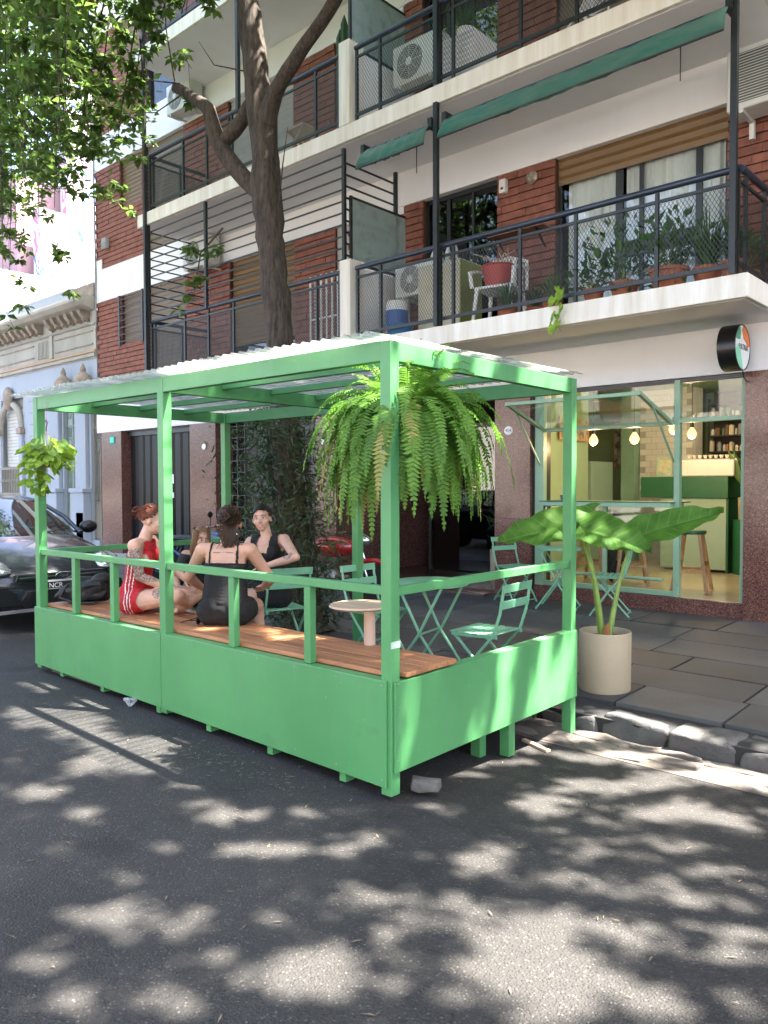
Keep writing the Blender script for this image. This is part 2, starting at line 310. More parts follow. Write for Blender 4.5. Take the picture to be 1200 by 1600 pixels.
def leaf_mesh(P, D, N, L, W, name='leaves', fold=.25):
    """rhombic folded leaves: centres P, directions D, normals N (n,3), lengths L, widths W"""
    P = np.asarray(P); n = len(P); D = D/np.linalg.norm(D, axis=1)[:,None]; S = np.cross(D, N); S /= np.linalg.norm(S, axis=1)[:,None]+1e-9
    N = np.cross(S, D); L = np.broadcast_to(L, n)[:,None]; W = np.broadcast_to(W, n)[:,None]
    V = np.stack([P, P+D*L*.45+S*W*.5+N*W*fold, P+D*L, P+D*L*.45-S*W*.5+N*W*fold], 1).reshape(-1, 3)
    me = bpy.data.meshes.new(name); me.vertices.add(4*n); me.vertices.foreach_set('co', V.ravel())
    idx = np.arange(n)*4; tri = np.stack([idx, idx+1, idx+2, idx, idx+2, idx+3], 1).reshape(-1)
    me.loops.add(6*n); me.loops.foreach_set('vertex_index', tri.astype(np.int32)); me.polygons.add(2*n)
    me.polygons.foreach_set('loop_start', (np.arange(2*n)*3).astype(np.int32)); me.update(calc_edges=True); me.validate(); return me
def rdir(n, zb=0., zs=1.):
    d = rng.normal(size=(n,3)); d[:,2] = d[:,2]*zs+zb; return d/np.linalg.norm(d, axis=1)[:,None]
# ================================================================ ground
def rise(x): return min(.085, max(0, (-2.75-x)*.024))
def road_z(y, x=0):
    return camber(y)+rise(x)
def camber(y):
    t = min(1, max(0, (y-2.3)/2.7)); return -.15*t*t*(3-2*t)*.6 - .15*.4*t
def walk_z(y): return .0 + (y-5.3)*.031
gm = MB().add([(-300,-300,-.32),(300,-300,-.32),(300,300,-.32),(-300,300,-.32)],[(0,1,2,3)])
tag(gm.build('ground', mat('earth', (.16,.14,.12), .9)), 'bare ground sheet under the street and the houses', 'ground', kind='structure')
ys = [-9,-6,-3,0,2.0]+[2.3+i*.27 for i in range(11)]
rb = MB()
for i in range(len(ys)-1):
    for x0, x1 in ((-120,-40),(-40,-20),(-20,-10),(-10,-6.3),(-6.3,-4.5),(-4.5,-2.75),(-2.75,0),(0,10),(10,60)):
        rb.add([(x0,ys[i],road_z(ys[i],x0)),(x1,ys[i],road_z(ys[i],x1)),(x1,ys[i+1],road_z(ys[i+1],x1)),(x0,ys[i+1],road_z(ys[i+1],x0))],[(0,1,2,3)])
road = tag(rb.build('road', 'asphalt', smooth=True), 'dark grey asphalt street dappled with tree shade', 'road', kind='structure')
wb = MB()
for x0, x1 in ((-120,30),):
    wb.add([(x0,5.06,-.03),(x1,5.06,-.03),(x1,13,walk_z(13)-.025),(x0,13,walk_z(13)-.025)],[(0,1,2,3)])
    wb.add([(x0,5.06,-.3),(x1,5.06,-.3),(x1,5.06,-.03),(x0,5.06,-.03)],[(0,1,2,3)])
walk = tag(wb.build('sidewalk', 'paving_bed'), 'grey stone slab sidewalk between the kerb and the facades', 'sidewalk', kind='structure')
rows = [5.36, 5.92, 6.50, 7.05, 7.66, 8.24, 9.05]
pale = mat('paving_pale', (.30,.31,.33), .7, .15, 3, bump=.25, bs=90, rnd=.2)
for i in range(len(rows)-1):
    x = -27+random.random()*.8
    while x < 2.2:
        w = random.choice((.78,.92,1.02,1.1)); g = .006+random.random()*.006
        b = MB().box(-w/2+g, w/2-g, -(rows[i+1]-rows[i])/2+g, (rows[i+1]-rows[i])/2-g, -.03, .006)
        cx, cyy = x+w/2, (rows[i]+rows[i+1])/2
        o = b.build('paving_slab', pale if x < -15.2 else 'paving', walk, bevel=.004)
        o.location = (cx, cyy, walk_z(cyy)+random.uniform(-.004,.004)); o.rotation_euler = (.031+random.gauss(0,.003), random.gauss(0,.003), random.gauss(0,.003)); x += w
def rough_block(dx, dy, dz, amp, seed, sub=3, bev=.18, freq=5):
    bm = bmesh.new(); bmesh.ops.create_cube(bm, size=1)
    for v in bm.verts: v.co = Vector((v.co.x*dx, v.co.y*dy, v.co.z*dz))
    bmesh.ops.bevel(bm, geom=bm.edges[:], offset=min(dx,dy,dz)*bev, segments=3, affect='EDGES', profile=.5)
    bmesh.ops.triangulate(bm, faces=bm.faces[:]); bmesh.ops.subdivide_edges(bm, edges=[e for e in bm.edges if e.calc_length() > .06], cuts=sub, use_grid_fill=True); bmesh.ops.triangulate(bm, faces=bm.faces[:])
    for v in bm.verts:
        q = v.co*freq+Vector((seed*3.7, seed*1.3, 0)); q2 = q*3.1
        v.co += Vector((noise.noise(q), noise.noise(q+Vector((9,0,0))), noise.noise(q+Vector((0,9,0)))))*amp+Vector((noise.noise(q2), noise.noise(q2+Vector((9,0,0))), noise.noise(q2+Vector((0,9,0)))))*amp*.35
    me = bpy.data.meshes.new('block'); bm.to_mesh(me); bm.free(); me.shade_smooth(); me.set_sharp_from_angle(angle=R(45)); return me
kb = MB().box(-60,30,5.07,5.34,-.3,-.035)
kerb = tag(kb.build('kerb', 'kerb_granite'), 'worn granite kerb along the edge of the sidewalk', 'kerb', kind='structure')
x = -16.0; k = 0
while x < 1.5:
    broken = -3.3 < x < -1.5
    w = random.uniform(.35,.5) if broken else random.uniform(.9,1.25)
    me = rough_block(w-.012, .30, .24, .035 if broken else .014, k, 4, .14); o = link('kerb_stone', me, 'kerb_granite', kerb)
    o.location = (x+w/2, 5.20+(random.uniform(-.02,.02) if broken else 0), -.118+(random.uniform(-.05,-.01) if broken else 0)); o.rotation_euler = (random.gauss(0,.05 if broken else .01), random.gauss(0,.03 if broken else .006), random.gauss(0,.06 if broken else .006)); x += w; k += 1
gb = MB()
for x0, x1 in ((-60,-6.3),(-6.3,-4.5),(-4.5,-2.75),(-2.75,30)): gb.add([(x0,4.62,road_z(4.62,x0)+.004),(x1,4.62,road_z(4.62,x1)+.004),(x1,5.07,-.145+rise(x1)),(x0,5.07,-.145+rise(x0))],[(0,1,2,3)])
gut = tag(gb.build('gutter', mat('gutter_bed', (.10,.085,.07), .95, .35, 8, bump=.6, bs=40)), 'cracked pale gutter strip below the kerb', 'gutter', kind='structure')
gshapes = [rough_block(.40,.13,.07,.022,50+i,3) for i in range(6)]
for r_, yy in enumerate((4.70,4.83,4.97)):
    x = -8.0+random.random()*.3
    while x < 1.2:
        w = random.uniform(.28,.5)
        if random.random() < (.96 if r_ else .7):
            o = link('gutter_stone', random.choice(gshapes), 'gutter_stone', gut); o.location = (x+w/2, yy+random.uniform(-.02,.02), road_z(yy,x)-.017+random.uniform(-.008,.006)); o.scale = (w/.42, random.uniform(.85,1.1), 1); o.rotation_euler = (random.gauss(0,.06), random.gauss(0,.03), random.gauss(0,.08))
        x += w

# ================================================================ apartment building
YF, YS = 9.0, 7.66
FL = [3.554+2.92*i for i in range(4)]; SLT = .222; LH = 2.199
BX0, BX1 = -17.0, .4
B = thing('apartment_building', 'white and brick apartment block with balconies above granite shop fronts', 'building', (-8.3, 9, .1))
BL = Vector((-8.3, 9, .1))
def bp(name, mb, m, parent=None, **kw):
    o = mb.build(name, m, None, **kw)
    par = parent or B; o.parent = par; o.matrix_parent_inverse = Matrix.Translation(-BL) if parent is None else Matrix.Identity(4)
    return o
OPEN = {}
def openings(k):
    z = FL[k]
    r = [(-15.88,-15.02,z+1.15,z+LH),(-14.85,-13.45,z+.02,z+LH),(-12.0,-10.2,z+.02,z+LH),(-9.2,-8.92,z+.02,z+LH),(-7.38,-6.08,z+.02,z+LH),(-5.2,-3.08,z+.02,z+LH)]
    return r
def cells(x0, x1, z0, z1, ops):
    xs = sorted({x0,x1,*[min(max(v,x0),x1) for o in ops for v in o[:2]]}); zs = sorted({z0,z1,*[min(max(v,z0),z1) for o in ops for v in o[2:]]})
    for i in range(len(xs)-1):
        for j in range(len(zs)-1):
            cx, cz = (xs[i]+xs[i+1])/2, (zs[j]+zs[j+1])/2
            if not any(o[0] < cx < o[1] and o[2] < cz < o[3] for o in ops): yield xs[i], xs[i+1], zs[j], zs[j+1]
for k in range(3):
    m = MB()
    for c in cells(BX0, BX1, FL[k], FL[k]+LH, openings(k)): m.box(c[0],c[1],YF+.012,YF+.22,c[2],c[3])
    bp('wall', m, 'mortar')
    bp('lintel_band', MB().box(BX0-.02, BX1, YF-.03, YF+.3, FL[k]+LH, FL[k]+2.92), 'white_render', bevel=.006)
bp('lintel_band', MB().box(BX0-.02, BX1, YF-.03, YF+.3, 2.818, FL[0]), 'white_render', bevel=.006)
bp('upper_wall', MB().box(BX0, BX1, YF, YF+.3, FL[3], 15.4), mat('upper_brick', (.28,.08,.045), .85, .2, 6))
bp('side_wall', MB().box(BX0-.03, BX0+.2, YF+.3, 20, 0, 15.4), 'white_render'); bp('side_wall', MB().box(BX1-.2, BX1, YF+.3, 20, 0, 15.4), 'white_render')
bp('roof', MB().box(BX0, BX1, YF+.3, 20, 15.2, 15.4), 'white_render'); bp('back_wall', MB().box(BX0,BX1,19.8,20,0,15.2), 'white_render')
bp('notch_pier', MB().box(BX0-.02, BX0+.32, YF-.034, YF+.1, FL[1], FL[1]+.22), 'white_render')
# slabs
for k in range(4):
    bp('balcony_slab', MB().box(-12.95, -2.43, YS, YF-.031, FL[k]-SLT, FL[k]), 'white_slab', bevel=.008)
    bp('balcony_soffit', MB().box(-12.9, -2.48, YS+.06, YF-.035, FL[k]-SLT-.006, FL[k]-SLT-.002), 'ceiling_paint')
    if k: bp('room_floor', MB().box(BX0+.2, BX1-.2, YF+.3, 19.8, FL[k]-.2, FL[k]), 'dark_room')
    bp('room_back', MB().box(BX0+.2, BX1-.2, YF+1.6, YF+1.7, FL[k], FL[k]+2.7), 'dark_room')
# bricks: those of the right-hand flat one by one, the rest joined
bme = MB().box(-.1205,.1205,0,.030,-.044,.044).mesh('brick'); bme.materials.append(MATS['brick'])
singles = 0; rest = MB()
for k in range(3):
    ops = openings(k)
    for r_ in range(int(LH/.1047)):
        z = FL[k]+.055+r_*.1047; x = BX0+.14+(r_ % 2)*.122+random.uniform(-.01,.01)
        while x < -2.0:
            a, b = x-.1205, x+.1205
            for o in ops:
                if o[2]-.03 < z < o[3]+.03:
                    if a < o[1] and b > o[0]:
                        if x < (o[0]+o[1])/2: b = min(b, o[0]-.002)
                        else: a = max(a, o[1]+.002)
            if -8.9 < x < -7.4 and not (-7.8 < x): b = a
            if b-a > .03 and not (k == 2 and x > -12):
                dz = random.uniform(-.003,.003); dy = random.uniform(-.005,.005)
                one = k == 0 and x > -8 and singles < 300
                if one:
                    ob = bpy.data.objects.new('brick', bme); col.objects.link(ob); ob.parent = B
                    ob.location = Vector(((a+b)/2, YF-.016+dy, z+dz))-BL; ob.scale = ((b-a)/.241,1,1); singles += 1
                else: rest.box(a,b,YF-.016+dy,YF+.012,z-.044+dz,z+.044+dz)
            x += .244
tag(bp('brick_courses', rest, 'brick', fix=False), kind='stuff')
bp('plaster_panel', MB().box(-8.9,-7.75,YF-.006,YF+.01,FL[0],FL[0]+LH), 'white_render'); bp('plaster_panel', MB().box(-8.9,-7.75,YF-.006,YF+.01,FL[1],FL[1]+LH), 'white_render')
# --- windows
def slats(par, name, m, x0, x1, z0, z1, y, step=.085):
    n = max(1, int((z1-z0)/step)); h = (z1-z0)/n
    for i in range(n):
        z = z0+i*h
        bp(name, MB().add([(x0,y,z),(x1,y,z),(x1,y-.018,z+h*.55),(x0,y-.018,z+h*.55),(x0,y-.004,z+h),(x1,y-.004,z+h),(x0,y+.01,z),(x1,y+.01,z),(x1,y+.01,z+h),(x0,y+.01,z+h)],
                          [(0,1,2,3),(3,2,5,4),(6,9,8,7),(0,3,4,9,6),(1,7,8,5,2)]), m, par)
def window(x0, x1, z0, z1, shutter=None, drop=0., curtain=False, mull=(), pane='window_glass', label=None):
    w = bp('window', MB().bar((x0+.02,YF+.1,z0),(x0+.02,YF+.1,z1),.05,.05,(1,0,0)).bar((x1-.02,YF+.1,z0),(x1-.02,YF+.1,z1),.05,.05,(1,0,0)).bar((x0,YF+.1,z0+.03),(x1,YF+.1,z0+.03),.05,.06).bar((x0,YF+.1,z1-.03),(x1,YF+.1,z1-.03),.05,.06), 'dark_frame')
    w.name = 'window'
    for mx, mwid in mull: bp('mullion', MB().box(mx-mwid/2,mx+mwid/2,YF+.085,YF+.115,z0+.05,z1-.05), 'dark_frame', w)
    if drop < .98: bp('pane', MB().box(x0+.04,x1-.04,YF+.106,YF+.112,z0+.05,z1-.05), pane, w)
    if shutter: slats(w, 'shutter_slat', shutter, x0+.01, x1-.01, z1-(z1-z0)*drop, z1, YF+.065)
    if curtain:
        for a, b in curtain:
            n = int((b-a)/.03)+2; m = MB()
            for i in range(n+1):
                x = a+(b-a)*i/n; y = YF+.155+.018*math.sin(i*1.1)+.012*math.sin(i*2.7); m.v += [(x,y,z0+.04),(x,y+.01,z1-.02)]
                if i: m.f.append((2*i-2,2*i,2*i+1,2*i-1))
            bp('curtain', m, 'curtain', w, smooth=True)
    return w
for k in range(3):
    o = openings(k)
    window(*o[0], shutter='ochre_shutter' if k else 'brown_shutter', drop=1.0)
    if k < 2:
        window(*o[1], shutter='brown_shutter', drop=1.0)
        window(*o[2], shutter='ochre_shutter' if k == 0 else 'grey_shutter', drop=.72 if k == 0 else 1., pane='dark_glass')
        bp('gate_leaf', MB().box(o[3][0],o[3][1],YF+.03,YF+.06,o[3][2],o[3][3]), 'grey_shutter')
        window(*o[4], pane='dark_glass', mull=((-6.98,.06),(-6.55,.03)))
    else:
        window(*o[1], shutter='ochre_shutter', drop=.6); window(*o[2], shutter='grey_shutter', drop=1.)
z = FL[0]
window(-5.2,-3.08,z+.02,z+LH, shutter='ochre_shutter', drop=.155, curtain=((-5.1,-4.45),(-4.32,-3.15)), mull=((-4.38,.09),(-4.1,.05),(-3.42,.07)))
bp('mid_rail', MB().box(-4.33,-3.45,YF+.07,YF+.12,z+.80,z+.98), 'dark_frame')
window(-5.2,-3.08,FL[1]+.02,FL[1]+LH, shutter='brown_shutter', drop=.9, pane='dark_glass')
# bars on the small first-floor window
m = MB()
for i in range(7): bp('window_bar', MB().bar((-15.92,YF-.05,z+1.2+i*.15),(-14.98,YF-.05,z+1.2+i*.15),.014), 'black_iron')
for xx in (-15.92,-14.98): bp('window_bar', MB().bar((xx,YF-.05,z+1.1),(xx,YF-.05,z+2.2),.02,.05,(1,0,0)), 'black_iron')
# --- balustrades
def diamond(a, b, z0, z1, w=.0055, pitch=.040, sl=.62):
    a, b = Vector(a), Vector(b); L = (b-a).length; d = (b-a)/L; nn = Vector((-d.y,d.x,0)); m = MB(); H = z1-z0; run = H*sl
    for s in (1,-1):
        t = -run
        off = nn*(.002*s)
        while t < L+run:
            t0, t1 = t, t+run*s; zz0, zz1 = z0, z1
            lo, hi = min(t0,t1), max(t0,t1)
            if hi > 0 and lo < L:
                def at(tt): return z0+(tt-t0)/(run*s)*H
                c0, c1 = min(max(t0,0),L), min(max(t1,0),L); zz0, zz1 = at(c0), at(c1)
                p, q = a+d*c0+off, a+d*c1+off; dv = Vector((d.x*w/2, d.y*w/2, 0))
                m.add([(p.x-dv.x,p.y-dv.y,zz0),(p.x+dv.x,p.y+dv.y,zz0),(q.x+dv.x,q.y+dv.y,zz1),(q.x-dv.x,q.y-dv.y,zz1)],[(0,1,2,3)])
            t += pitch
    return m
def railing(a, b, z, posts, dense=False):
    a3, b3 = Vector((*a,0)), Vector((*b,0)); d = (b3-a3).normalized(); Lr = (b3-a3).length
    g = bp('balustrade', MB().bar(a3+Vector((0,0,z+.10)), b3+Vector((0,0,z+.10)), .03,.04), 'black_iron')
    bp('handrail', MB().tube([a3+Vector((0,0,z+.985)), b3+Vector((0,0,z+.985))], .034, 10), 'rail_blue', g, smooth=True)
    bp('top_bar', MB().bar(a3+Vector((0,0,z+.86)), b3+Vector((0,0,z+.86)), .025,.03), 'black_iron', g)
    for t in posts:
        p = a3+d*t*Lr; bp('baluster', MB().bar(p+Vector((0,0,z+.003)), p+Vector((0,0,z+.95)), .035,.035,(1,0,0)), 'black_iron', g)
    tag(bp('wire_mesh', diamond(a3, b3, z+.11, z+.85, .0075 if dense else .006, .032 if dense else .040), 'mesh_iron', g, fix=False), kind='stuff')
yr = YS+.06
for k in (0,1):
    railing((-7.5,yr),(-2.52,yr),FL[k],(.005,.09,.29,.33,.52,.66,.84,.995))
    railing((-2.52,yr+.02),(-2.52,YF-.03),FL[k],(.1,.55,.98), True)
    railing((-12.62,yr),(-7.8,yr),FL[k],(.005,.22,.36,.5,.72,.9,.995), True)
    railing((-12.62,yr+.02),(-12.62,YF-.03),FL[k],(.05,.5,.98), True)
    bp('dividing_pier', MB().box(-7.76,-7.56,YS-.004,YS+.28,FL[k],FL[k]+1.12), 'white_slab', bevel=.006)
    bp('dividing_wall', MB().box(-7.72,-7.60,YS+.28,YF-.04,FL[k],FL[k]+1.05), 'white_render')
    g = bp('glass_screen', MB().bar((-7.64,YS+.10,FL[k]+1.12),(-7.64,YS+.10,FL[k]+2.0),.035,.035,(1,0,0)).bar((-7.64,YS+.12,FL[k]+1.1),(-7.64,YF-.1,FL[k]+1.1),.03).bar((-7.64,YS+.12,FL[k]+1.98),(-7.64,YF-.1,FL[k]+1.98),.03), 'black_iron')
    bp('pane', MB().box(-7.645,-7.635,YS+.12,YF-.1,FL[k]+1.12,FL[k]+1.97), 'frosted', g)
railing((-12.62,yr),(-7.8,yr),FL[2],(.005,.22,.36,.5,.72,.9,.995), True)
railing((-7.5,yr),(-2.52,yr),FL[2],(.005,.2,.4,.6,.8,.995))
# masts and lattice bars
for xx, za, zb in ((-2.56,FL[0],15),(-6.06,FL[0],FL[1]-SLT),(-6.06,FL[1],FL[2]-SLT),(-12.65,FL[0]-.22,15),(-9.95,FL[1]+.9,FL[2]-SLT)):
    bp('mast', MB().bar((xx,YS-.02,za+.002),(xx,YS-.02,zb-.002),.06,.06,(1,0,0)), 'black_iron', bevel=.004)
for xx, yy, zb in ((-7.70,YS+.03,FL[1]-SLT-.07),(-10.9,YS+.03,FL[1]-SLT-.01),(-12.63,YS+.03,FL[1]-SLT-.01),(-7.67,8.72,FL[1]-SLT-.1)):
    bp('mast', MB().bar((xx,yy,FL[0]+.95),(xx,yy,zb),.05,.05,(1,0,0)), 'black_iron', bevel=.003)
for i in range(10):
    zz = FL[0]+1.14+i*.158
    if zz < FL[1]-.3: bp('lattice_bar', MB().bar((-12.62,YS+.035,zz),(-7.70,YS+.035,zz),.014,.020), 'black_iron')
    bp('lattice_bar', MB().bar((-12.62,YS+.05,zz),(-12.62,YF-.04,zz),.014,.020), 'black_iron')
for i in range(9):
    zz = FL[0]+1.2+i*.155
    if zz < FL[1]-.35: bp('lattice_bar', MB().bar((-7.69,YS+.05,zz),(-7.69,8.70,zz),.016,.024), 'black_iron')
# --- ground floor
GZ = .10
def pil(x0, x1, y0=YF-.05, z1=2.818, depth=.5):
    p = bp('pilaster', MB().box(x0,x1,y0+.004,y0+depth,0,z1-.002), 'red_granite')
    h = 1.15; bp('granite_panel', MB().box(x0-.002,x1+.002,y0,y0+.3,0.02,h-.003), 'red_granite', p, bevel=.004); bp('granite_panel', MB().box(x0-.002,x1+.002,y0,y0+.3,h+.003,z1-.004), 'red_granite', p, bevel=.004)
for a in ((-16.78,-15.92),(-13.30,-12.45),(-9.66,-9.18)): pil(*a)
pil(-6.08,-5.53,YF-.06,2.818,.36); pil(-2.85,-1.2,YF-.06,2.818,.6); pil(-1.19,.4,YF-.06,2.818,.6)
bp('dark_jamb', MB().box(-5.53,-5.49,YF+.0,YF+.4,.05,2.815), 'dark_frame')
# garage door
g = bp('garage_door', MB().box(-15.915,-13.305,YF+.22,YF+.26,.08,2.815), 'navy_metal')
for i in range(9):
    x0 = -15.9+i*.287; bp('door_panel', MB().add([(x0+.005,YF+.20,.12),(x0+.05,YF+.155,.12),(x0+.235,YF+.155,.12),(x0+.28,YF+.20,.12),(x0+.005,YF+.20,2.70),(x0+.05,YF+.155,2.70),(x0+.235,YF+.155,2.70),(x0+.28,YF+.20,2.70)],[(0,1,5,4),(1,2,6,5),(2,3,7,6),(4,5,6,7),(3,2,1,0),(0,4,7,3)]), 'navy_metal', g)
bp('door_beam', MB().box(-15.915,-13.305,YF+.10,YF+.24,2.70,2.815), 'dark_frame', g); 
for zz in (1.45,1.75): bp('notice', MB().box(-14.34,-14.18,YF+.148,YF+.153,zz-.09,zz+.1 if zz > 1.5 else zz+.02), 'plastic_white', g)
# grille window
g = bp('grille_window', MB().box(-12.45,-9.66,YF+.36,YF+.40,.08,2.815), mat('grille_back', (.010,.011,.013), .25, .2, 2))  # near-black sheet stands in for the unlit interior behind the bars
for i in range(13):
    xx = -12.36+i*.222; bp('grille_bar', MB().bar((xx,YF+.06,.3),(xx,YF+.06,2.8),.014,.014,(1,0,0)), mat('grille_iron', (.07,.07,.07), .5), g)
for i in range(12): bp('grille_bar', MB().bar((-12.45,YF+.075,.35+i*.215),(-9.66,YF+.075,.35+i*.215),.012,.012), 'grille_iron', g)
bp('window_base', MB().box(-12.45,-9.66,YF+.0,YF+.30,.05,.30), 'red_granite', g)
# entrance recess
e = bp('entrance_hall', MB().box(-9.18,-6.08,YF-.02,11.34,.05,.16), mat('hall_floor', (.07,.035,.025), .18, .2, 5))
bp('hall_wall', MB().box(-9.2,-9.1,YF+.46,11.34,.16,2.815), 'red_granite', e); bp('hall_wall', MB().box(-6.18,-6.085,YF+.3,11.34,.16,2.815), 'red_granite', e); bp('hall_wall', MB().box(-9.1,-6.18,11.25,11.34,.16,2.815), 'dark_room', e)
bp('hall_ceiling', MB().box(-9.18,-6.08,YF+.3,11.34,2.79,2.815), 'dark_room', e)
for xx in (-8.55,-7.0): bp('door_frame', MB().box(xx-.03,xx+.03,10.6,10.66,.16,2.79), 'dark_frame', e)
bp('door_pane', MB().box(-8.5,-7.05,10.62,10.63,.18,2.6), 'dark_glass', e); bp('door_frame', MB().box(-9.1,-6.18,10.6,10.66,2.55,2.62), 'dark_frame', e)
bp('step', MB().box(-9.178,-6.085,YF-.32,YF-.021,.04,.135), 'red_granite', e, bevel=.006)
# number plaques, green alarm plate
def plaque(x, z, label, txt=None):
    p = thing('house_number_plaque', label, 'plaque', (x, YF-.062, z)); n = 28
    MB().lathe([(.0,0),(.068,0),(.066,.008),(.0,.010)], n=n, axis='y', sy=.86).build('plate', mat('enamel', (.75,.75,.72), .25, .03), p, smooth=True).rotation_euler = (0,0,math.pi)
    if txt: text('numeral', txt, .062, mat('ink_black', (.01,.01,.01), .5), p, (0,-.0115,-.001), (math.pi/2,0,0))
plaque(-5.86, 2.33, 'oval white enamel plate with number 454 on granite pillar', '454'); plaque(-9.45, 2.33, 'small round white plate on granite pillar behind the fern'); plaque(-12.80, 2.36, 'round white plate on pillar right of the dark garage door')
t = thing('alarm_plate', 'small bright green plate on granite pillar beside garage door', 'sign', (-16.28,YF-.05,2.63)); MB().box(-.10,.10,-.02,0,-.075,.075).build('plate', mat('alarm_green', (.0,.42,.28), .4), t, bevel=.01); MB().box(-.07,.07,-.023,-.021,-.05,.05).build('face', mat('alarm_face', (.02,.6,.45), .3), t)
# facade cable run on the left corner and meter box
tag(MB().tube([(-16.96,YF-.04,5.2),(-16.93,YF-.05,6.6),(-16.97,YF-.04,8.4),(-16.95,YF-.05,10.5),(-16.96,YF-.04,13)],.022,6).build('cable_run', mat('cable_grey', (.25,.26,.28), .6, .3, 9), smooth=True), 'grey cable bundle running up the left corner of the brick facade', 'cable')
t = thing('junction_box', 'small grey box fixed to the left brick wall', 'box', (-16.42,YF-.03,6.98)); MB().box(-.10,.10,-.10,.0,-.12,.12).build('case', mat('box_grey', (.28,.28,.26), .6), t, bevel=.02); MB().box(-.085,.085,-.105,-.1,-.10,.02).build('lid', mat('box_lid', (.20,.20,.19), .5), t, bevel=.002)
# ================================================================ parklet
TH = .0187
PK = thing('parklet', 'green timber parklet with wooden bench and clear corrugated roof on the street', 'parklet', (-2.655, 2.975, 0), TH)
# local frame: x along the street (0 at the near corner, negative to the left), y towards the building
Lp, Wp, S = 3.92, 1.985, .07
def pk(name, mb, m='parklet_green', parent=None, **kw):
    o = mb.build(name, m, parent or PK, **kw); return o
XM = -2.02
for x, y in ((-S,0),(XM-S,0),(-Lp,0),(-S,Wp-S),(XM-S,Wp-S),(-Lp,Wp-S)):
    z0 = (0 if y == 0 else -.145)+rise(-2.67+x)
    pk('post', MB().box(x,x+S,y,y+S,z0,2.335), bevel=.004)
zt0, zt1 = 2.235, 2.338
pk('roof_beam', MB().box(-Lp+S,-S,.004,.054,zt0,zt1), bevel=.003); pk('roof_beam', MB().box(-Lp+S,-S,Wp-.054,Wp-.004,zt0,zt1), bevel=.003)
for x in (-.06,XM-.06,-Lp+.006): pk('roof_beam', MB().box(x,x+.05,S,Wp-S,zt0,zt1-.002), bevel=.003)
for y in (.50,.96,1.44): 
    pk('purlin', MB().box(-Lp+.06,XM-.062,y,y+.04,zt1-.042,zt1+.002), bevel=.003); pk('purlin', MB().box(XM-.008,-.062,y,y+.04,zt1-.042,zt1+.002), bevel=.003)
# rails
pk('rail', MB().box(-Lp+S,XM-S,.012,.058,1.035,1.082), bevel=.004); pk('rail', MB().box(XM,-S,.012,.058,1.035,1.082), bevel=.004)
for x in (-.058,-Lp+.012): pk('rail', MB().box(x,x+.046,S,Wp-S,1.03,1.077), bevel=.004)
for x in (-Lp+S+.545,-Lp+S+1.12,XM+.70,XM+1.385): pk('baluster', MB().box(x-.026,x+.026,.012,.058,.60,1.034), bevel=.003)
# panels
for xa, xb in ((-Lp+.002,XM-S/2-.003),(XM-S/2+.003,-S+.045)): pk('front_panel', MB().prism([(xa,.045+rise(xa-2.67)*.9),(xb,.045+rise(xb-2.67)*.9),(xb,.600),(xa,.600)],'y',-.018,-.001), bevel=.003)
pk('panel_frame', MB().box(-Lp+S,XM-S,.0,.06,.555,.598), bevel=.003); pk('panel_frame', MB().box(XM,-S,.0,.06,.555,.598), bevel=.003)
pk('side_panel', MB().box(.001,.016,S*.2,Wp-S*.1,.122,.590), bevel=.003); pk('side_panel', MB().box(-Lp-.016,-Lp-.001,.01,Wp-.01,.1,.590), bevel=.003)
pk('panel_frame', MB().box(-.062,.0,S,Wp-S,.545,.588), bevel=.003)
for x in (-3.50,-2.87,-2.12,-1.55,-.95,-.35): pk('foot_block', MB().box(x-.024,x+.024,.0,.07,-.01+rise(x-2.67),.046+rise(x-2.67)), bevel=.003)
for x, y in ((-.09,1.15),(-.22,1.02)): pk('foot_block', MB().box(x,x+.07,y,y+.07,-.10,.13), bevel=.003)
pk('tape_strip', MB().box(-.0005,.0012,-.002,S+.0012,.765,.80), mat('tape', (.45,.55,.48), .3, .1, 20)).location = (.0006,0,0)
for zz in (.18,.32,.46,.58): pk('screw', MB().lathe([(.0,0),(.005,0),(.004,.002),(0,.003)], (.0165,S*.55,zz), 8, axis='x'), mat('screw_steel', (.3,.3,.3), .4, metal=.8))
for x0_, x1_ in ((-Lp+.03,XM-S/2-.03),(XM-S/2+.03,-S+.02)):
    for i in range(7):
        for zz in (.575,.085+rise(x0_+(x1_-x0_)*i/6-2.67)): pk('screw', MB().lathe([(.0,0),(.0045,0),(.0035,-.0015),(0,-.002)], (x0_+(x1_-x0_)*i/6,-.0181,zz), 8, axis='y'), 'screw_steel')
# platform floor and bench planks
pk('platform', MB().box(-Lp+.12,-.16,.065,Wp+.05,.055,.095), mat('platform_grey', (.05,.05,.052), .7, .2, 5, bump=.3))
pk('bench_front', MB().box(-Lp+.05,-.085,.53,.55,.097,.585), 'parklet_green')
for i in range(6):
    y0 = .022+i*.089
    for x0, x1 in ((-Lp+.075,-2.0-(i%2)*.3),(-2.0-(i%2)*.3+.004,.01 if i > 0 else -.075)):
        if i == 0: pk('bench_plank', MB().box(x0,x1,.062,.108,.60,.626), 'deck_wood', bevel=.003)
        else: pk('bench_plank', MB().box(x0,x1,y0+.001,y0+.086,.60,.626), 'deck_wood', bevel=.003)
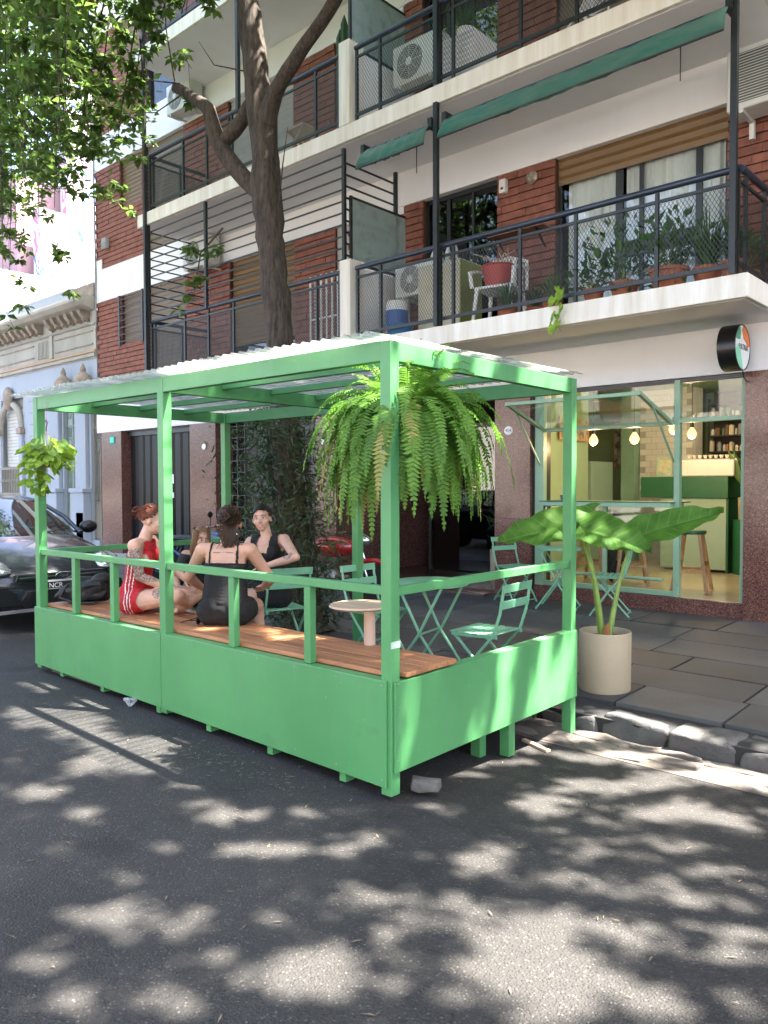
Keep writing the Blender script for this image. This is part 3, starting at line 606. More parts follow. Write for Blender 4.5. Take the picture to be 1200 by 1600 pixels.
# clear corrugated roof sheets
def sheet(x0, x1, y0, y1, z, tilt, lift):
    m = MB(); n = int((x1-x0)/.0095); k = 6
    for j in range(k+1):
        y = y0+(y1-y0)*j/k
        for i in range(n+1):
            x = x0+(x1-x0)*i/n; m.v.append((x, y, z+tilt*(y-y0)+lift+.011*math.sin(x*2*math.pi/.076)+.004*math.sin(y*7+x*3)))
    for j in range(k):
        for i in range(n): a = j*(n+1)+i; m.f.append((a,a+1,a+n+2,a+n+1))
    return m
x = -Lp-.17
for i in range(5):
    w = .865; pk('roof_sheet', sheet(x, x+w, -.12, Wp+.11, 2.362, .012, (i%2)*.006), 'polycarb', smooth=True, fix=False); x += w-.06
for xx in np.arange(-Lp+.05, .05, .304):
    for y in (.03,.52,.98,1.46,Wp-.03):
        pk('roof_screw', MB().lathe([(.0,.0),(.014,.0),(.014,.006),(.007,.012),(.0,.014)], (float(xx),y,2.382), 8), mat('screw_cap', (.75,.75,.72), .4))
# small table fixed on the bench
t = thing('bench_table', 'pale wooden oval table on a round post standing on the bench', 'table', (-3.345, 3.475, .626))
MB().lathe([(0,0),(.036,0),(.034,.215),(0,.215)], (.05,.02,0), n=24).build('post', mat('post_pink', (.50,.36,.27), .6, .05), t, smooth=True)
MB().lathe([(0,.215),(.165,.222),(.195,.236),(.19,.246),(0,.25)], n=48, sx=1., sy=1.05).build('top', 'pale_wood', t, smooth=35)

# ================================================================ bistro furniture
def bistro_chair(label, loc, rz, group=None):
    """folding chair, faces local +x; origin on the ground below the seat centre"""
    t = thing('bistro_chair', label, 'chair', loc, rz, group); m = 'mint_metal'
    for s in (-1,1):
        y = s*.185
        MB().tube([(.21,y,.008),(.0,y,.30),(-.15,y,.47),(-.20,y,.62),(-.235,y,.82)], .011, 6).build('back_frame', m, t, smooth=True)
        MB().tube([(-.22,y*.86,.008),(.0,y*.86,.26),(.19,y*.86,.445)], .011, 6).build('leg', m, t, smooth=True)
        MB().bar((.20,s*.175,.448),(-.17,s*.175,.455),.012,.022).build('seat_rail', m, t)
    for i in range(6):
        x = .185-i*.062; MB().box(x-.023,x+.023,-.195,.195,.462,.470).build('seat_slat', m, t, bevel=.002)
    for z, x in ((.795,-.232),(.68,-.212)):
        MB().cbox((x,0,z),(.008,.41,.058),Quaternion((0,1,0),-.14)).build('back_slat', m, t, bevel=.002)
    for p, q in (((-.21,-.16,.05),(-.21,.16,.05)),((.19,-.185,.04),(.19,.185,.04)),((-.07,-.16,.18),(-.07,.16,.18))): MB().cyl(p,q,.008,n=6).build('crossbar', m, t)
    return t
def bistro_table(label, loc, rz, h=.74, r=.30):
    t = thing('bistro_table', label, 'table', loc, rz, 'mint green folding cafe tables'); m = 'mint_metal'
    MB().lathe([(0,h-.004),(r-.01,h-.004),(r,h-.022),(r+.002,h-.018),(r+.002,h+.002),(r-.008,h+.006),(0,h+.006)], n=48).build('top', m, t, smooth=35)
    for s in (-1,1):
        MB().tube([(-.24,s*.2,.01),(.0,s*.2,.34),(.20,s*.2,h-.02)], .012, 6).build('leg', m, t, smooth=True)
        MB().tube([(.24,s*.17,.01),(.0,s*.17,.34),(-.20,s*.17,h-.02)], .012, 6).build('leg', m, t, smooth=True)
    MB().cyl((-.24,-.2,.03),(-.24,.2,.03),.009,n=6).build('crossbar', m, t); MB().cyl((.24,-.17,.03),(.24,.17,.03),.009,n=6).build('crossbar', m, t); MB().cyl((0,-.2,.345),(0,.2,.345),.009,n=6).build('crossbar', m, t)
    return t
G1 = 'mint green folding cafe chairs'
bistro_chair('mint green folding chair nearest the right end of the parklet', (-3.22,4.66,.097), math.pi+.06, G1)
bistro_chair('mint green folding chair behind the wooden oval bench table', (-4.50,4.86,.097), -.05, G1)
bistro_chair('mint green folding chair with the smiling woman in black sitting on it', (-5.16,4.36,.097), math.pi-.35, G1)
bistro_table('round mint green folding table inside the parklet under the fern', (-3.92,4.86,.097), .2)
bistro_chair('mint green folding chair against the granite pillar by the shop window', (-5.55,8.62,walk_z(8.6)), -.3, G1)
bistro_chair('mint green folding chair by the shop window right of the small table', (-4.15,8.45,walk_z(8.45)), math.pi+.35, G1)
bistro_table('small round mint green table outside the shop window', (-4.85,8.50,walk_z(8.5)), .35, .74, .27)

# ================================================================ street trees
LEAF = leafmat('tree_leaf', (.125,.20,.04), (.06,.115,.025), .52)
LEAF2 = leafmat('tree_leaf_dark', (.05,.10,.03), (.03,.06,.018), .35)
def trunk_tube(path, n=24, amp=.028):
    pts = [Vector(p[:3]) for p in path]; rad = [p[3] for p in path]
    P = []; Rr = []
    for i in range(len(pts)-1):
        st = max(2, int((pts[i+1]-pts[i]).length/.12))
        for j in range(st):
            t = j/st
            p0 = pts[max(i-1,0)]; p1 = pts[i]; p2 = pts[i+1]; p3 = pts[min(i+2,len(pts)-1)]
            q = .5*((2*p1)+(-p0+p2)*t+(2*p0-5*p1+4*p2-p3)*t*t+(-p0+3*p1-3*p2+p3)*t**3)
            P.append(q); Rr.append(rad[i]*(1-t)+rad[i+1]*t)
    P.append(pts[-1]); Rr.append(rad[-1]); m = MB().tube(P, Rr, n)
    c = np.repeat(np.array([list(p) for p in P]), n, 0)
    for i in range(len(c)):
        v = Vector(m.v[i]); d = v-Vector(c[i]); k = 1+amp/max(.03,d.length)*(noise.noise(v*6)*1.0+.6*noise.noise(Vector((v.x*22,v.y*22,v.z*5))))
        m.v[i] = tuple(Vector(c[i])+d*k)
    return m
def place(t, mb, name, m, **kw):
    o = mb.build(name, m, None, **kw); o.parent = t; o.matrix_parent_inverse = t_inv(t); return o
def t_inv(t): return (Matrix.Translation(t.location) @ Matrix.Rotation(t.rotation_euler.z,4,'Z')).inverted()
def place_me(t, me, name, m, kind=None):
    o = link(name, me, m); o.parent = t; o.matrix_parent_inverse = t_inv(t)
    if kind: o['kind'] = kind
    return o
T1 = thing('street_tree', 'street tree with a dark leaning trunk behind the parklet', 'tree', (-6.38,5.75,.0))
place(T1, trunk_tube([(-6.34,5.75,-.06,.30),(-6.40,5.75,.12,.22),(-6.45,5.75,.5,.18),(-6.62,5.75,1.5,.16),(-6.77,5.75,3.2,.150),(-6.93,5.75,4.4,.152),(-7.0,5.75,5.0,.168),(-7.03,5.75,5.5,.152),(-7.15,5.75,6.2,.142),(-7.29,5.75,7.1,.135),(-7.3,5.6,8.2,.13),(-7.1,5.2,9.4,.09)]), 'trunk', 'bark', smooth=True)
for br in ([(-7.0,5.75,5.65,.13),(-6.82,5.75,5.95,.085),(-6.35,5.72,6.22,.072),(-5.81,5.7,6.53,.066),(-5.0,5.5,7.1,.06),(-4.0,5.2,8.0,.045),(-2.9,5.0,8.9,.03)],
           [(-7.0,5.75,4.85,.11),(-7.3,5.68,5.12,.10),(-7.6,5.6,5.5,.098),(-7.74,5.58,5.78,.088),(-7.82,5.57,6.02,.078),(-8.05,5.56,6.2,.07),(-8.45,5.55,6.47,.062)],
           [(-7.64,5.6,5.58,.07),(-7.45,5.66,5.68,.085),(-7.05,5.74,6.05,.08)],
           [(-7.3,5.6,8.2,.09),(-7.6,4.6,8.9,.06),(-8.3,3.4,9.6,.04)],[(-7.2,5.4,8.9,.07),(-6.0,4.2,9.6,.05),(-4.8,2.8,10.2,.03)],[(-7.3,5.6,8.0,.07),(-8.6,5.3,8.8,.05),(-10.2,5.0,9.2,.03)]):
    place(T1, trunk_tube(br, 12, .010), 'branch', 'bark', smooth=True)
# bare twigs near the cut limb
tw = [[(-8.4,5.5,6.5),(-8.42,5.4,7.1),(-8.30,5.3,7.7)],[(-8.3,5.5,6.45),(-8.75,5.4,6.6),(-9.2,5.3,7.0)],[(-7.25,5.7,6.3),(-7.6,5.5,6.42),(-7.75,5.4,6.7)],[(-6.6,5.6,4.6),(-6.3,5.4,4.9),(-6.1,5.3,5.2)],[(-8.3,5.5,6.3),(-8.5,5.3,6.1),(-8.9,5.1,6.15)]]
for p in tw: place(T1, MB().tube(p,[.010,.007,.003],5), 'twig', 'bark', smooth=True)
def hanging(t, starts, name='branch', leafm=None, nper=(28,46), size=.085, seed=1):
    """drooping sprays: list of polylines; leaves sit in small whorls along side twigs"""
    r = np.random.default_rng(seed); P=[]; D=[]; N=[]; Lg=[]; m = MB()
    for pl, nclump, spread in starts:
        pts = [Vector(p) for p in pl]; m.tube(pts, list(np.linspace(.014,.004,len(pts))), 5)
        segs = [(pts[i+1]-pts[i]).length for i in range(len(pts)-1)]; tot = sum(segs)
        for c in range(nclump):
            s = r.uniform(.12,1)*tot; i = 0
            while s > segs[i] and i < len(segs)-1: s -= segs[i]; i += 1
            base = pts[i].lerp(pts[i+1], min(1, s/segs[i])); off = Vector(r.normal(size=3)*spread); off.z = off.z*.8-.05
            tip = base+off; m.tube([base, base.lerp(tip,.5)+Vector((0,0,.03)), tip],[.004,.003,.0015],4)
            for q in range(int(r.integers(2,5))):
                cc = base.lerp(tip, r.uniform(.35,1.05)); nl = int(r.integers(5,9))
                for a in range(nl):
                    d = Vector(r.normal(size=3)); d.z = d.z*.5-.35; d.normalize()
                    P.append(cc+d*.012); D.append(d); nn = Vector(r.normal(size=3)*.5)+Vector((0,0,1)); N.append(nn); Lg.append(size*r.uniform(.7,1.25))
    place(t, m, 'twigs', 'bark', fix=False)['kind'] = 'stuff'
    Lg = np.array(Lg); me = leaf_mesh(np.array([list(p) for p in P]), np.array([list(d) for d in D]), np.array([list(x) for x in N]), Lg, Lg*.54, 'spray'); me.shade_smooth()
    place_me(t, me, 'foliage', leafm or LEAF, 'stuff')
starts = []
r2 = np.random.default_rng(11)
for i in range(34):   # curtain of sprays hanging over the road on the left
    y = r2.uniform(3.6,5.4); fx = r2.uniform(0,1); x0 = -(8.3+fx*3.2)*(y/4.5)
    ztop = 7.4+fx*1.1; zlow = 6.0-fx*1.9+r2.normal()*.4
    x1 = x0+r2.normal()*.35
    starts.append(([(x0+.5,y,ztop+.6),(x0+.1,y,ztop),((x0+x1)/2,y-.1,(ztop+zlow)/2+.2),(x1,y-.15,zlow)], int(11+7*r2.random()), .30))
for pl, n in (([(-7.9,5.5,8.4),(-8.6,5.4,7.7),(-9.0,5.4,7.1),(-9.1,5.35,6.5)],17),([(-8.2,5.4,8.2),(-8.9,5.3,7.4),(-9.3,5.3,6.4),(-9.4,5.3,6.0)],14),([(-7.6,5.4,8.0),(-8.2,5.3,7.4),(-8.6,5.3,6.9)],10),([(-7.4,5.3,7.8),(-7.6,5.2,7.2),(-7.8,5.2,6.95)],5),([(-9.0,5.4,7.2),(-8.9,5.4,6.4),(-8.95,5.4,5.9),(-8.95,5.4,5.5)],8),([(-6.3,5.2,7.6),(-6.05,5.2,7.0),(-6.0,5.2,6.75)],5),([(-9.6,5.4,8.3),(-9.7,5.3,7.2),(-9.9,5.2,6.4)],14),([(-7.6,5.6,4.6),(-7.9,5.5,4.35),(-8.05,5.5,3.9)],6),([(-7.5,5.3,8.0),(-7.62,5.2,7.4),(-7.7,5.2,6.9)],8),([(-7.0,5.3,8.2),(-6.5,5.2,7.4),(-6.2,5.2,6.7)],8),([(-8.2,5.4,8.4),(-8.3,5.3,7.7),(-8.2,5.2,7.2)],10),([(-8.3,5.5,6.6),(-8.1,5.4,6.7),(-7.9,5.4,6.45)],3)):
    starts.append((pl, n, .17))
hanging(T1, starts, seed=4, size=.118)
# crown high over the street; leaves cut away along sun rays to shape light spots
SPOTS = [(-2.67, 1.45, 0.159, 0.108, -2.8), (-2.44, 1.63, 0.084, 0.058, 2.8), (-2.62, 1.14, 0.082, 0.053, -3.11), (-2.14, 1.33, 0.101, 0.075, 3.05), (-1.91, 1.65, 0.148, 0.12, -2.66), (-1.87, 1.77, 0.129, 0.108, -2.6), (-3.1, 2.28, 0.144, 0.104, -2.66), (-2.73, 2.13, 0.156, 0.074, -2.46), (-2.66, 2.24, 0.077, 0.067, -2.95), (-2.46, 2.35, 0.085, 0.073, -2.65), (-2.47, 2.56, 0.117, 0.074, -2.44), (-1.96, 2.71, 0.108, 0.097, -1.78), (-1.92, 2.88, 0.113, 0.097, 1.67), (-1.42, 2.32, 0.256, 0.182, 1.93), (-1.24, 2.18, 0.228, 0.149, -2.24), (-1.48, 2.17, 0.11, 0.091, -2.1), (-1.8, 2.41, 0.09, 0.072, -2.24), (-2.09, 3.61, 0.207, 0.123, 1.98), (-2.15, 3.5, 0.086, 0.067, -2.09), (-1.64, 3.24, 0.092, 0.068, -2.01), (-1.11, 3.05, 0.117, 0.078, -1.93), (-1.24, 3.15, 0.092, 0.064, -1.77), (-1.21, 2.64, 0.132, 0.088, -2.13), (-1.42, 2.54, 0.072, 0.05, -2.18), (-1.14, 3.46, 0.119, 0.057, -2.27), (-1.37, 3.59, 0.107, 0.059, -2.23), (-4.02, 1.77, 0.161, 0.095, -2.71), (-3.59, 1.79, 0.129, 0.071, -2.6), (-3.33, 1.53, 0.068, 0.045, -3.06), (-3.3, 1.34, 0.071, 0.041, -2.69), (-2.02, 4.11, 0.327, 0.124, -2.37), (-1.53, 4.05, 0.259, 0.152, -2.19), (-1.33, 4.12, 0.176, 0.108, -2.08), (-0.79, 2.65, 0.094, 0.059, -1.95), (-0.97, 2.36, 0.09, 0.061, 1.59), (-1.33, 2.9, 0.067, 0.049, 1.55), (-2.03, 2.23, 0.075, 0.049, -2.41), (-5.35, 2.27, 0.25, 0.146, 3.04), (-4.95, 2.44, 0.387, 0.191, 2.82), (-4.39, 2.36, 0.351, 0.209, 2.87), (-4.01, 2.47, 0.371, 0.241, 2.83), (-3.66, 2.45, 0.201, 0.156, 3.13), (-4.15, 2.08, 0.159, 0.107, -2.88), (-6.02, 2.66, 0.185, 0.106, -2.68), (-5.24, 2.77, 0.161, 0.112, -3.04), (-1.56, 3.5, 0.085, 0.042, -2.31), (-1.87, 2.02, 0.05, 0.037, -2.43), (-0.88, 3.02, 0.103, 0.063, -2.04), (-2.44, 3.12, 0.098, 0.066, -2.36), (-2.65, 3.69, 0.148, 0.064, -2.39), (-2.58, 4.12, 0.158, 0.072, -2.37), (-2.75, 3.02, 0.074, 0.053, -2.42), (-3.02, 1.86, 0.082, 0.053, -2.65), (-2.91, 1.61, 0.065, 0.04, -2.65), (-2.19, 1.85, 0.062, 0.039, -2.5), (-2.16, 1.56, 0.053, 0.036, -2.59), (-2.33, 1.14, 0.072, 0.042, -2.64), (-1.69, 1.98, 0.056, 0.04, -2.38), (-2.12, 2.18, 0.06, 0.039, -2.44), (-3.33, 2.23, 0.085, 0.054, -2.6), (-2.84, 2.56, 0.076, 0.046, -2.47), (-0.93, 2.76, 0.064, 0.041, -1.98), (-1.58, 2.92, 0.06, 0.043, -2.15), (-2.22, 4.66, 0.408, 0.12, -2.39), (-1.67, 4.71, 0.384, 0.146, -2.35), (-1.43, 4.86, 0.231, 0.1, -2.3), (-2.35, 5.24, 0.327, 0.215, -2.14), (-2.54, 4.96, 0.168, 0.122, 1.7), (-2.0, 5.06, 0.16, 0.108, 1.55), (-3.99, 3.15, 0.246, 0.171, -2.54), (-3.59, 3.19, 0.155, 0.115, -2.49), (-3.19, 3.12, 0.108, 0.101, -2.46), (-4.37, 3.26, 0.137, 0.115, -2.93), (-3.72, 2.76, 0.22, 0.16, 0), (-2.84, 3.92, 0.22, 0.1, 0), (-2.82, 4.39, 0.22, 0.13, 0), (-2.82, 4.69, 0.2, 0.1, 0), (-3.42, 4.43, 0.12, 0.12, 0), (-3.08, 4.01, 0.1, 0.3, 0), (-7.16, 2.53, 0.35, 0.15, 0), (-5.16, 2.33, 0.5, 0.12, 0), (-3.62, 3.96, 0.15, 0.3, 0), (-5.33, 2.61, 0.1, 0.1, 0), (-4.75, 2.99, 0.1, 0.1, 0), (-2.7, 6.0, 0.0001, 0.0001, 0)]
def crown(t, n, box, seed, leaf=.15, carve=True, m=None):
    r = np.random.default_rng(seed); cl = np.column_stack([r.uniform(box[0],box[1],n), r.uniform(box[2],box[3],n), r.uniform(box[4],box[5],n)])
    k = 36; P = np.repeat(cl, k, 0)+r.normal(size=(n*k,3))*np.array([.20,.20,.14])
    if carve:
        g = P[:,:2]-np.outer(P[:,2], [SUN.x/SUN.z, SUN.y/SUN.z]); keep = np.ones(len(P), bool)
        for sx, sy, rx, ry, a in SPOTS:
            dx, dy = g[:,0]-sx, g[:,1]-sy; ca, sa = math.cos(a), math.sin(a); u = (dx*ca+dy*sa)/(rx+.03); v = (-dx*sa+dy*ca)/(ry+.03)
            ang = np.arctan2(v,u); wob = 1+.18*np.sin(3*ang+sx*7)+.12*np.sin(5*ang+sy*9)
            keep &= (u*u+v*v) > wob**2
        keep &= (P[:,2]-1.6) > .70*np.hypot(P[:,0],P[:,1])
        P = P[keep]
    nn = len(P); D = rng.normal(size=(nn,3)); D[:,2] *= .45; N = rng.normal(size=(nn,3))*.55+np.array([0,0,1]); Lg = leaf*r.uniform(.7,1.25,nn)
    me = leaf_mesh(P, D, N, Lg, Lg*.52, 'crown'); place_me(t, me, 'crown', m or LEAF, 'stuff')
crown(T1, 1750, (-5.8,.9,.9,7.35,6.7,9.0), 21, leaf=.115)
crown(T1, 300, (-5.8,.9,3.5,7.2,9.0,10.4), 25, leaf=.12)
crown(T1, 260, (-10.5,-6.0,2.0,7.0,8.6,11.0), 22, carve=False)
T3 = thing('street_tree', 'leafy tree added past the parked car to shade the left facade', 'tree', (-16.4,5.75,0))  # mostly out of view, added to cut the sky light on the left facade
place(T3, trunk_tube([(-16.4,5.75,-.05,.26),(-16.38,5.75,.4,.19),(-16.3,5.75,3,.17),(-16.2,5.7,5.5,.15),(-16.0,5.5,8.5,.10)]), 'trunk', 'bark', smooth=True)
for br in ([(-16.2,5.7,5.8,.09),(-14.8,5.0,7.4,.06),(-13.2,4.2,8.8,.03)],[(-16.2,5.7,6.2,.08),(-17.6,4.6,7.8,.05),(-18.8,3.4,9,.03)]): place(T3, trunk_tube(br,10,.01), 'branch', 'bark', smooth=True)
crown(T3, 620, (-21,-11.2,.2,7.2,7.2,10.4), 24, carve=False)
T2 = thing('street_tree', 'leafy street tree farther along the kerb beside the shop', 'tree', (3.2,5.75,0))
place(T2, trunk_tube([(3.2,5.75,-.05,.26),(3.22,5.75,.4,.19),(3.1,5.75,3,.17),(3.0,5.7,5.5,.15),(2.9,5.5,7.5,.12),(2.6,5.0,9.2,.07)]), 'trunk', 'bark', smooth=True)
for br in ([(3.0,5.7,5.8,.09),(1.8,5.0,7.4,.06),(.4,4.2,8.8,.03)],[(3.0,5.7,6.2,.08),(4.2,5.0,7.8,.05),(5.4,4.4,9,.03)],[(2.95,5.6,6.6,.08),(2.9,4.2,8.0,.05),(2.8,2.6,9.2,.03)]): place(T2, trunk_tube(br,10,.01), 'branch', 'bark', smooth=True)
crown(T2, 1750, (.2,6.8,-.2,7.35,6.7,9.0), 23, leaf=.115)
# creeper with narrow leaves climbing the trunk
cr = thing('creeper', 'dark green narrow-leaved creeper climbing the tree trunk', 'plant', (-6.4,5.5,0))
n = 5200; zz = rng.uniform(.05,2.5,n)**1.0; cx = -6.42-.13*zz; ang = rng.uniform(0,2*math.pi,n); rr = np.abs(rng.normal(.24,.13,n))+.02+.16*np.exp(-((zz-.9)/.8)**2)*rng.random(n)
P = np.column_stack([cx+np.cos(ang)*rr, 5.74+np.sin(ang)*rr, zz]); ext = 900
e = np.column_stack([rng.normal(-7.15,.25,ext)+.0, rng.normal(5.7,.2,ext), rng.uniform(.7,2.3,ext)]); P = np.vstack([P,e]); n = len(P)
D = rng.normal(size=(n,3)); D[:,2] = D[:,2]*.7-.25; N = rng.normal(size=(n,3))+np.array([0,-.4,.9]); Lg = rng.uniform(.06,.13,n)
place_me(cr, leaf_mesh(P,D,N,Lg,Lg*.22,'creeper'), 'foliage', leafmat('creeper_leaf', (.045,.085,.025), (.02,.045,.015), .25, .4), 'stuff')
m = MB()
for i in range(14):
    a = random.uniform(0,6.28); pts = [(-6.40-.13*z+math.cos(a+z*1.3)*.21, 5.75+math.sin(a+z*1.3)*.21, z) for z in np.arange(.05,2.4,.2)]; m.tube(pts, .008, 5)
for i in range(9): x = -7.15+random.gauss(0,.22); m.tube([(x+.5,5.7,random.uniform(.3,1)),(x+.15,5.7,1.3),(x,5.68,2.1)],[.007,.005,.003],4)
place(cr, m, 'stems', 'bark', fix=False)
# ================================================================ cafe
CF = .30
CB = thing('cafe', 'green fitted cafe room with tiled wall behind the shop window', 'cafe', (-4.2, 9.2, .1)); CBL = Vector((-4.2,9.2,.1))
def cp(name, mb, m, parent=None, **kw):
    o = mb.build(name, m, None, **kw); o.parent = parent or CB
    if parent is None: o.matrix_parent_inverse = Matrix.Translation(-CBL)
    return o
mat('cafe_green', (.26,.36,.20), .7, .05, 1.5); mat('cafe_pale', (.30,.42,.30), .5, .04, 2); mat('cafe_dark', (.012,.10,.035), .4, .1, 3); mat('tile_white', (.74,.70,.62), .2, .04, 9, rnd=.05)
mat('cafe_floor', (.50,.42,.29), .16, .08, 1.2); mat('grout', (.45,.42,.36), .9)
cp('floor', MB().box(-6.05,-1.4,YF+.02,14.2,CF-.05,CF), 'cafe_floor'); cp('floor', MB().box(-7.6,-6.051,11.43,14.2,CF-.05,CF), 'cafe_floor'); cp('ceiling', MB().box(-7.6,-1.4,YF+.3,14.2,3.22,3.30), 'cafe_green')
cp('shelf_panel', MB().box(-4.97,-2.6,14.0,14.05,CF,3.2), mat('panel_dark',(.03,.026,.02),.6)); cp('back_wall', MB().box(-8.6,-1.4,14.2,14.3,CF,3.25), 'cafe_green'); cp('left_wall', MB().box(-6.07,-6.0,YF+.3,11.42,CF,3.25), 'cafe_green'); cp('left_wall', MB().box(-7.6,-6.071,11.36,11.42,CF,3.25), 'cafe_green'); cp('left_wall', MB().box(-7.66,-7.6,11.36,14.2,CF,3.25), 'cafe_green'); cp('right_wall', MB().box(-1.5,-1.4,YF+.6,14.2,CF,3.25), 'cafe_green')
cp('threshold', MB().box(-5.49,-2.852,YF-.03,YF+.10,.08,CF-.004), 'red_granite', bevel=.004)
# column wall with white tiles, each tile a piece
cp('tile_wall', MB().box(-5.95,-4.98,13.2,13.5,CF,3.22), 'grout')
tme = MB().box(-.098,.098,-.012,0,-.048,.048).mesh('wall_tile'); tme.materials.append(MATS['tile_white'])
for r_ in range(17):
    z = 1.55+r_*.102
    for i in range(7):
        x = -5.84+i*.202+(r_%2)*.1
        if x > -5.06: continue
        o = bpy.data.objects.new('wall_tile', tme); col.objects.link(o); o.parent = CB; o.location = Vector((x,13.199,z))-CBL
cp('low_cabinet', MB().box(-7.3,-6.35,12.2,13.0,CF,2.0), 'cafe_pale', bevel=.006); cp('green_column', MB().box(-6.2,-5.96,13.0,13.5,CF,3.22), mat('sage', (.22,.36,.24), .6))
# bar counter
ct = cp('bar_counter', MB().box(-5.0,-4.02,11.85,12.3,CF+.04,1.40), 'cafe_pale', bevel=.006); cp('counter_top', MB().box(-5.3,-3.98,11.80,12.35,1.402,1.72), 'cafe_dark', ct, bevel=.006); cp('counter_side', MB().box(-4.018,-3.99,11.85,13.4,CF,1.39), 'cafe_dark', ct)
# back shelving (metal) and goods
sh = thing('wall_shelf', 'black metal shelving full of bags and jars behind the counter', 'shelf', (-3.9,13.8,CF))
for zz in (1.9,2.15,2.42,2.7,2.95): MB().box(-1.05,1.0,-.15,.15,zz-CF-.012,zz-CF+.012).build('board', 'black_iron', sh)
for x in (-1.04,-.45,.1,.99): MB().box(x-.015,x+.015,-.14,-.11,.4,2.75).build('upright', 'black_iron', sh)
ORD = 'first second third fourth fifth sixth seventh eighth ninth tenth eleventh twelfth thirteenth fourteenth fifteenth sixteenth seventeenth eighteenth nineteenth twentieth'.split(); ORD += ['twenty-'+q for q in ORD[:9]]+['thirtieth']+['thirty-'+q for q in ORD[:9]]
cols = [('jar_cream',(.6,.5,.35)),('jar_brown',(.16,.08,.04)),('jar_white',(.65,.62,.56)),('jar_green',(.10,.22,.12)),('jar_rust',(.42,.16,.07)),('jar_grey',(.22,.22,.22))]
for c in cols: mat(c[0], c[1], .45, .1, 20)
for zz in (1.912,2.162,2.432,2.712):
    x = -4.92; k_ = 0; sname = {1.912:'lowest',2.162:'second',2.432:'third',2.712:'topmost'}[zz]
    while x < -3.0:
        k_ += 1
        w = random.uniform(.035,.075); h = random.uniform(.10,.2); cm = random.choice(cols)[0]
        isj = random.random() < .5; o = thing('storage_jar' if isj else 'coffee_bag', '%s %s, %s from the left on the %s black cafe shelf' % (cm[4:], 'jar' if isj else 'paper bag', ORD[k_-1], sname), 'jar' if isj else 'bag', (x+w/2,13.72,zz), 0, 'goods on the cafe shelf')
        if isj: MB().lathe([(0,0),(w/2,0),(w/2,h*.8),(w*.3,h*.86),(w*.32,h),(0,h)], n=10).build('jar', cm, o, smooth=40)
        else: MB().box(-w/2,w/2,-.05,.05,0,h*.9).prism([(-w/2,h*.9),(w/2,h*.9),(0,h)],'y',-.05,.05).build('bag', cm, o)
        x += w+random.uniform(.01,.05)
# espresso machine
o = thing('espresso_machine', 'low white espresso machine on the dark green counter', 'coffee machine', (-4.35,12.1,1.722), math.pi)
MB().prism([(-.22,0),(.2,0),(.2,.24),(-.05,.27),(-.22,.20)],'x',-.42,.42).build('body', mat('machine_white', (.72,.68,.60), .3, .04), o, bevel=.02)
for x in (-.25,.0,.25):
    g = MB().cyl((x,-.26,.16),(x,-.26,.24),.035).build('group_head', 'screw_steel', o); MB().cyl((x,-.27,.15),(x,-.42,.13),.014).build('handle', 'black_iron', g)
MB().box(-.42,.42,-.32,-.2,0,.05).build('drip_tray', 'screw_steel', o)
for i in range(9): o = thing('coffee_cup', '%s white cup from the left on top of the espresso machine' % ORD[i], 'cup', (-4.66+i*.08,12.1,1.996), 0, 'cups on the espresso machine'); MB().lathe([(.018,0),(.035,.05),(.033,.05),(.016,.004),(0,.004)], n=12).build('cup', 'machine_white', o, smooth=True)
# framed pictures
def picture(label, x, y, z, w, h, seed, fc='stool_wood', flip=0):
    o = thing('framed_picture', label, 'picture', (x,y,z), flip); b = .025
    MB().box(-w/2,w/2,-.02,.0,-h/2,-h/2+b).box(-w/2,w/2,-.02,0,h/2-b,h/2).box(-w/2,-w/2+b,-.02,0,-h/2+b,h/2-b).box(w/2-b,w/2,-.02,0,-h/2+b,h/2-b).build('frame', fc, o)
    MB().box(-w/2+b,w/2-b,-.008,-.001,-h/2+b,h/2-b).build('print', mat('print%d' % seed, ((.75,.72,.62),(.5,.42,.28),(.7,.5,.3))[seed%3], .6, .0, 9+seed*3, c2=((.04,.04,.035),(.09,.06,.04),(.15,.35,.22))[seed%3]), o)
picture('tall framed black and white print on the green wall', -6.72,14.19,2.36,.40,.90,0); picture('wide framed picture high on the left green wall', -5.97,10.9,2.45,.9,.34,1,flip=math.pi/2); picture('small bright poster card standing on the counter', -5.0,12.0,1.88,.26,.30,2,'cafe_pale')
# shop window frames (parts of the building front)
sf = bp('shop_front', MB().box(-5.485,-5.36,YF-.01,YF+.08,.12,2.812), 'shop_mint', bevel=.004)
def sfp(name, mb, m='shop_mint', **kw): return bp(name, mb, m, sf, **kw)
sfp('mullion', MB().box(-3.64,-3.575,YF-.012,YF+.07,CF-.003,2.80), bevel=.004); sfp('top_frame', MB().box(-5.36,-2.853,YF-.006,YF+.06,2.765,2.810), 'dark_frame'); sfp('transom_bar', MB().box(-3.575,-2.853,YF-.008,YF+.06,2.31,2.36), bevel=.004)
sfp('transom_bar', MB().box(-5.36,-3.64,YF-.008,YF+.06,2.285,2.33), bevel=.004); sfp('sill_counter', MB().box(-5.36,-3.64,YF-.10,YF+.30,1.335,1.385), bevel=.005); sfp('sill_top', MB().box(-5.38,-3.62,YF-.08,YF+.45,1.386,1.40), 'cafe_dark')
sfp('bottom_rail', MB().box(-5.36,-3.64,YF-.008,YF+.05,CF-.0,CF+.06), bevel=.004); sfp('foot_rail', MB().cyl((-5.36,YF-.12,.50),(-3.72,YF-.12,.50),.02), smooth=True)
sfp('mid_post', MB().box(-4.53,-4.48,YF-.004,YF+.04,CF+.06,1.335), bevel=.003); sfp('door_jamb', MB().box(-2.90,-2.852,YF-.006,YF+.05,CF,2.765), bevel=.003)
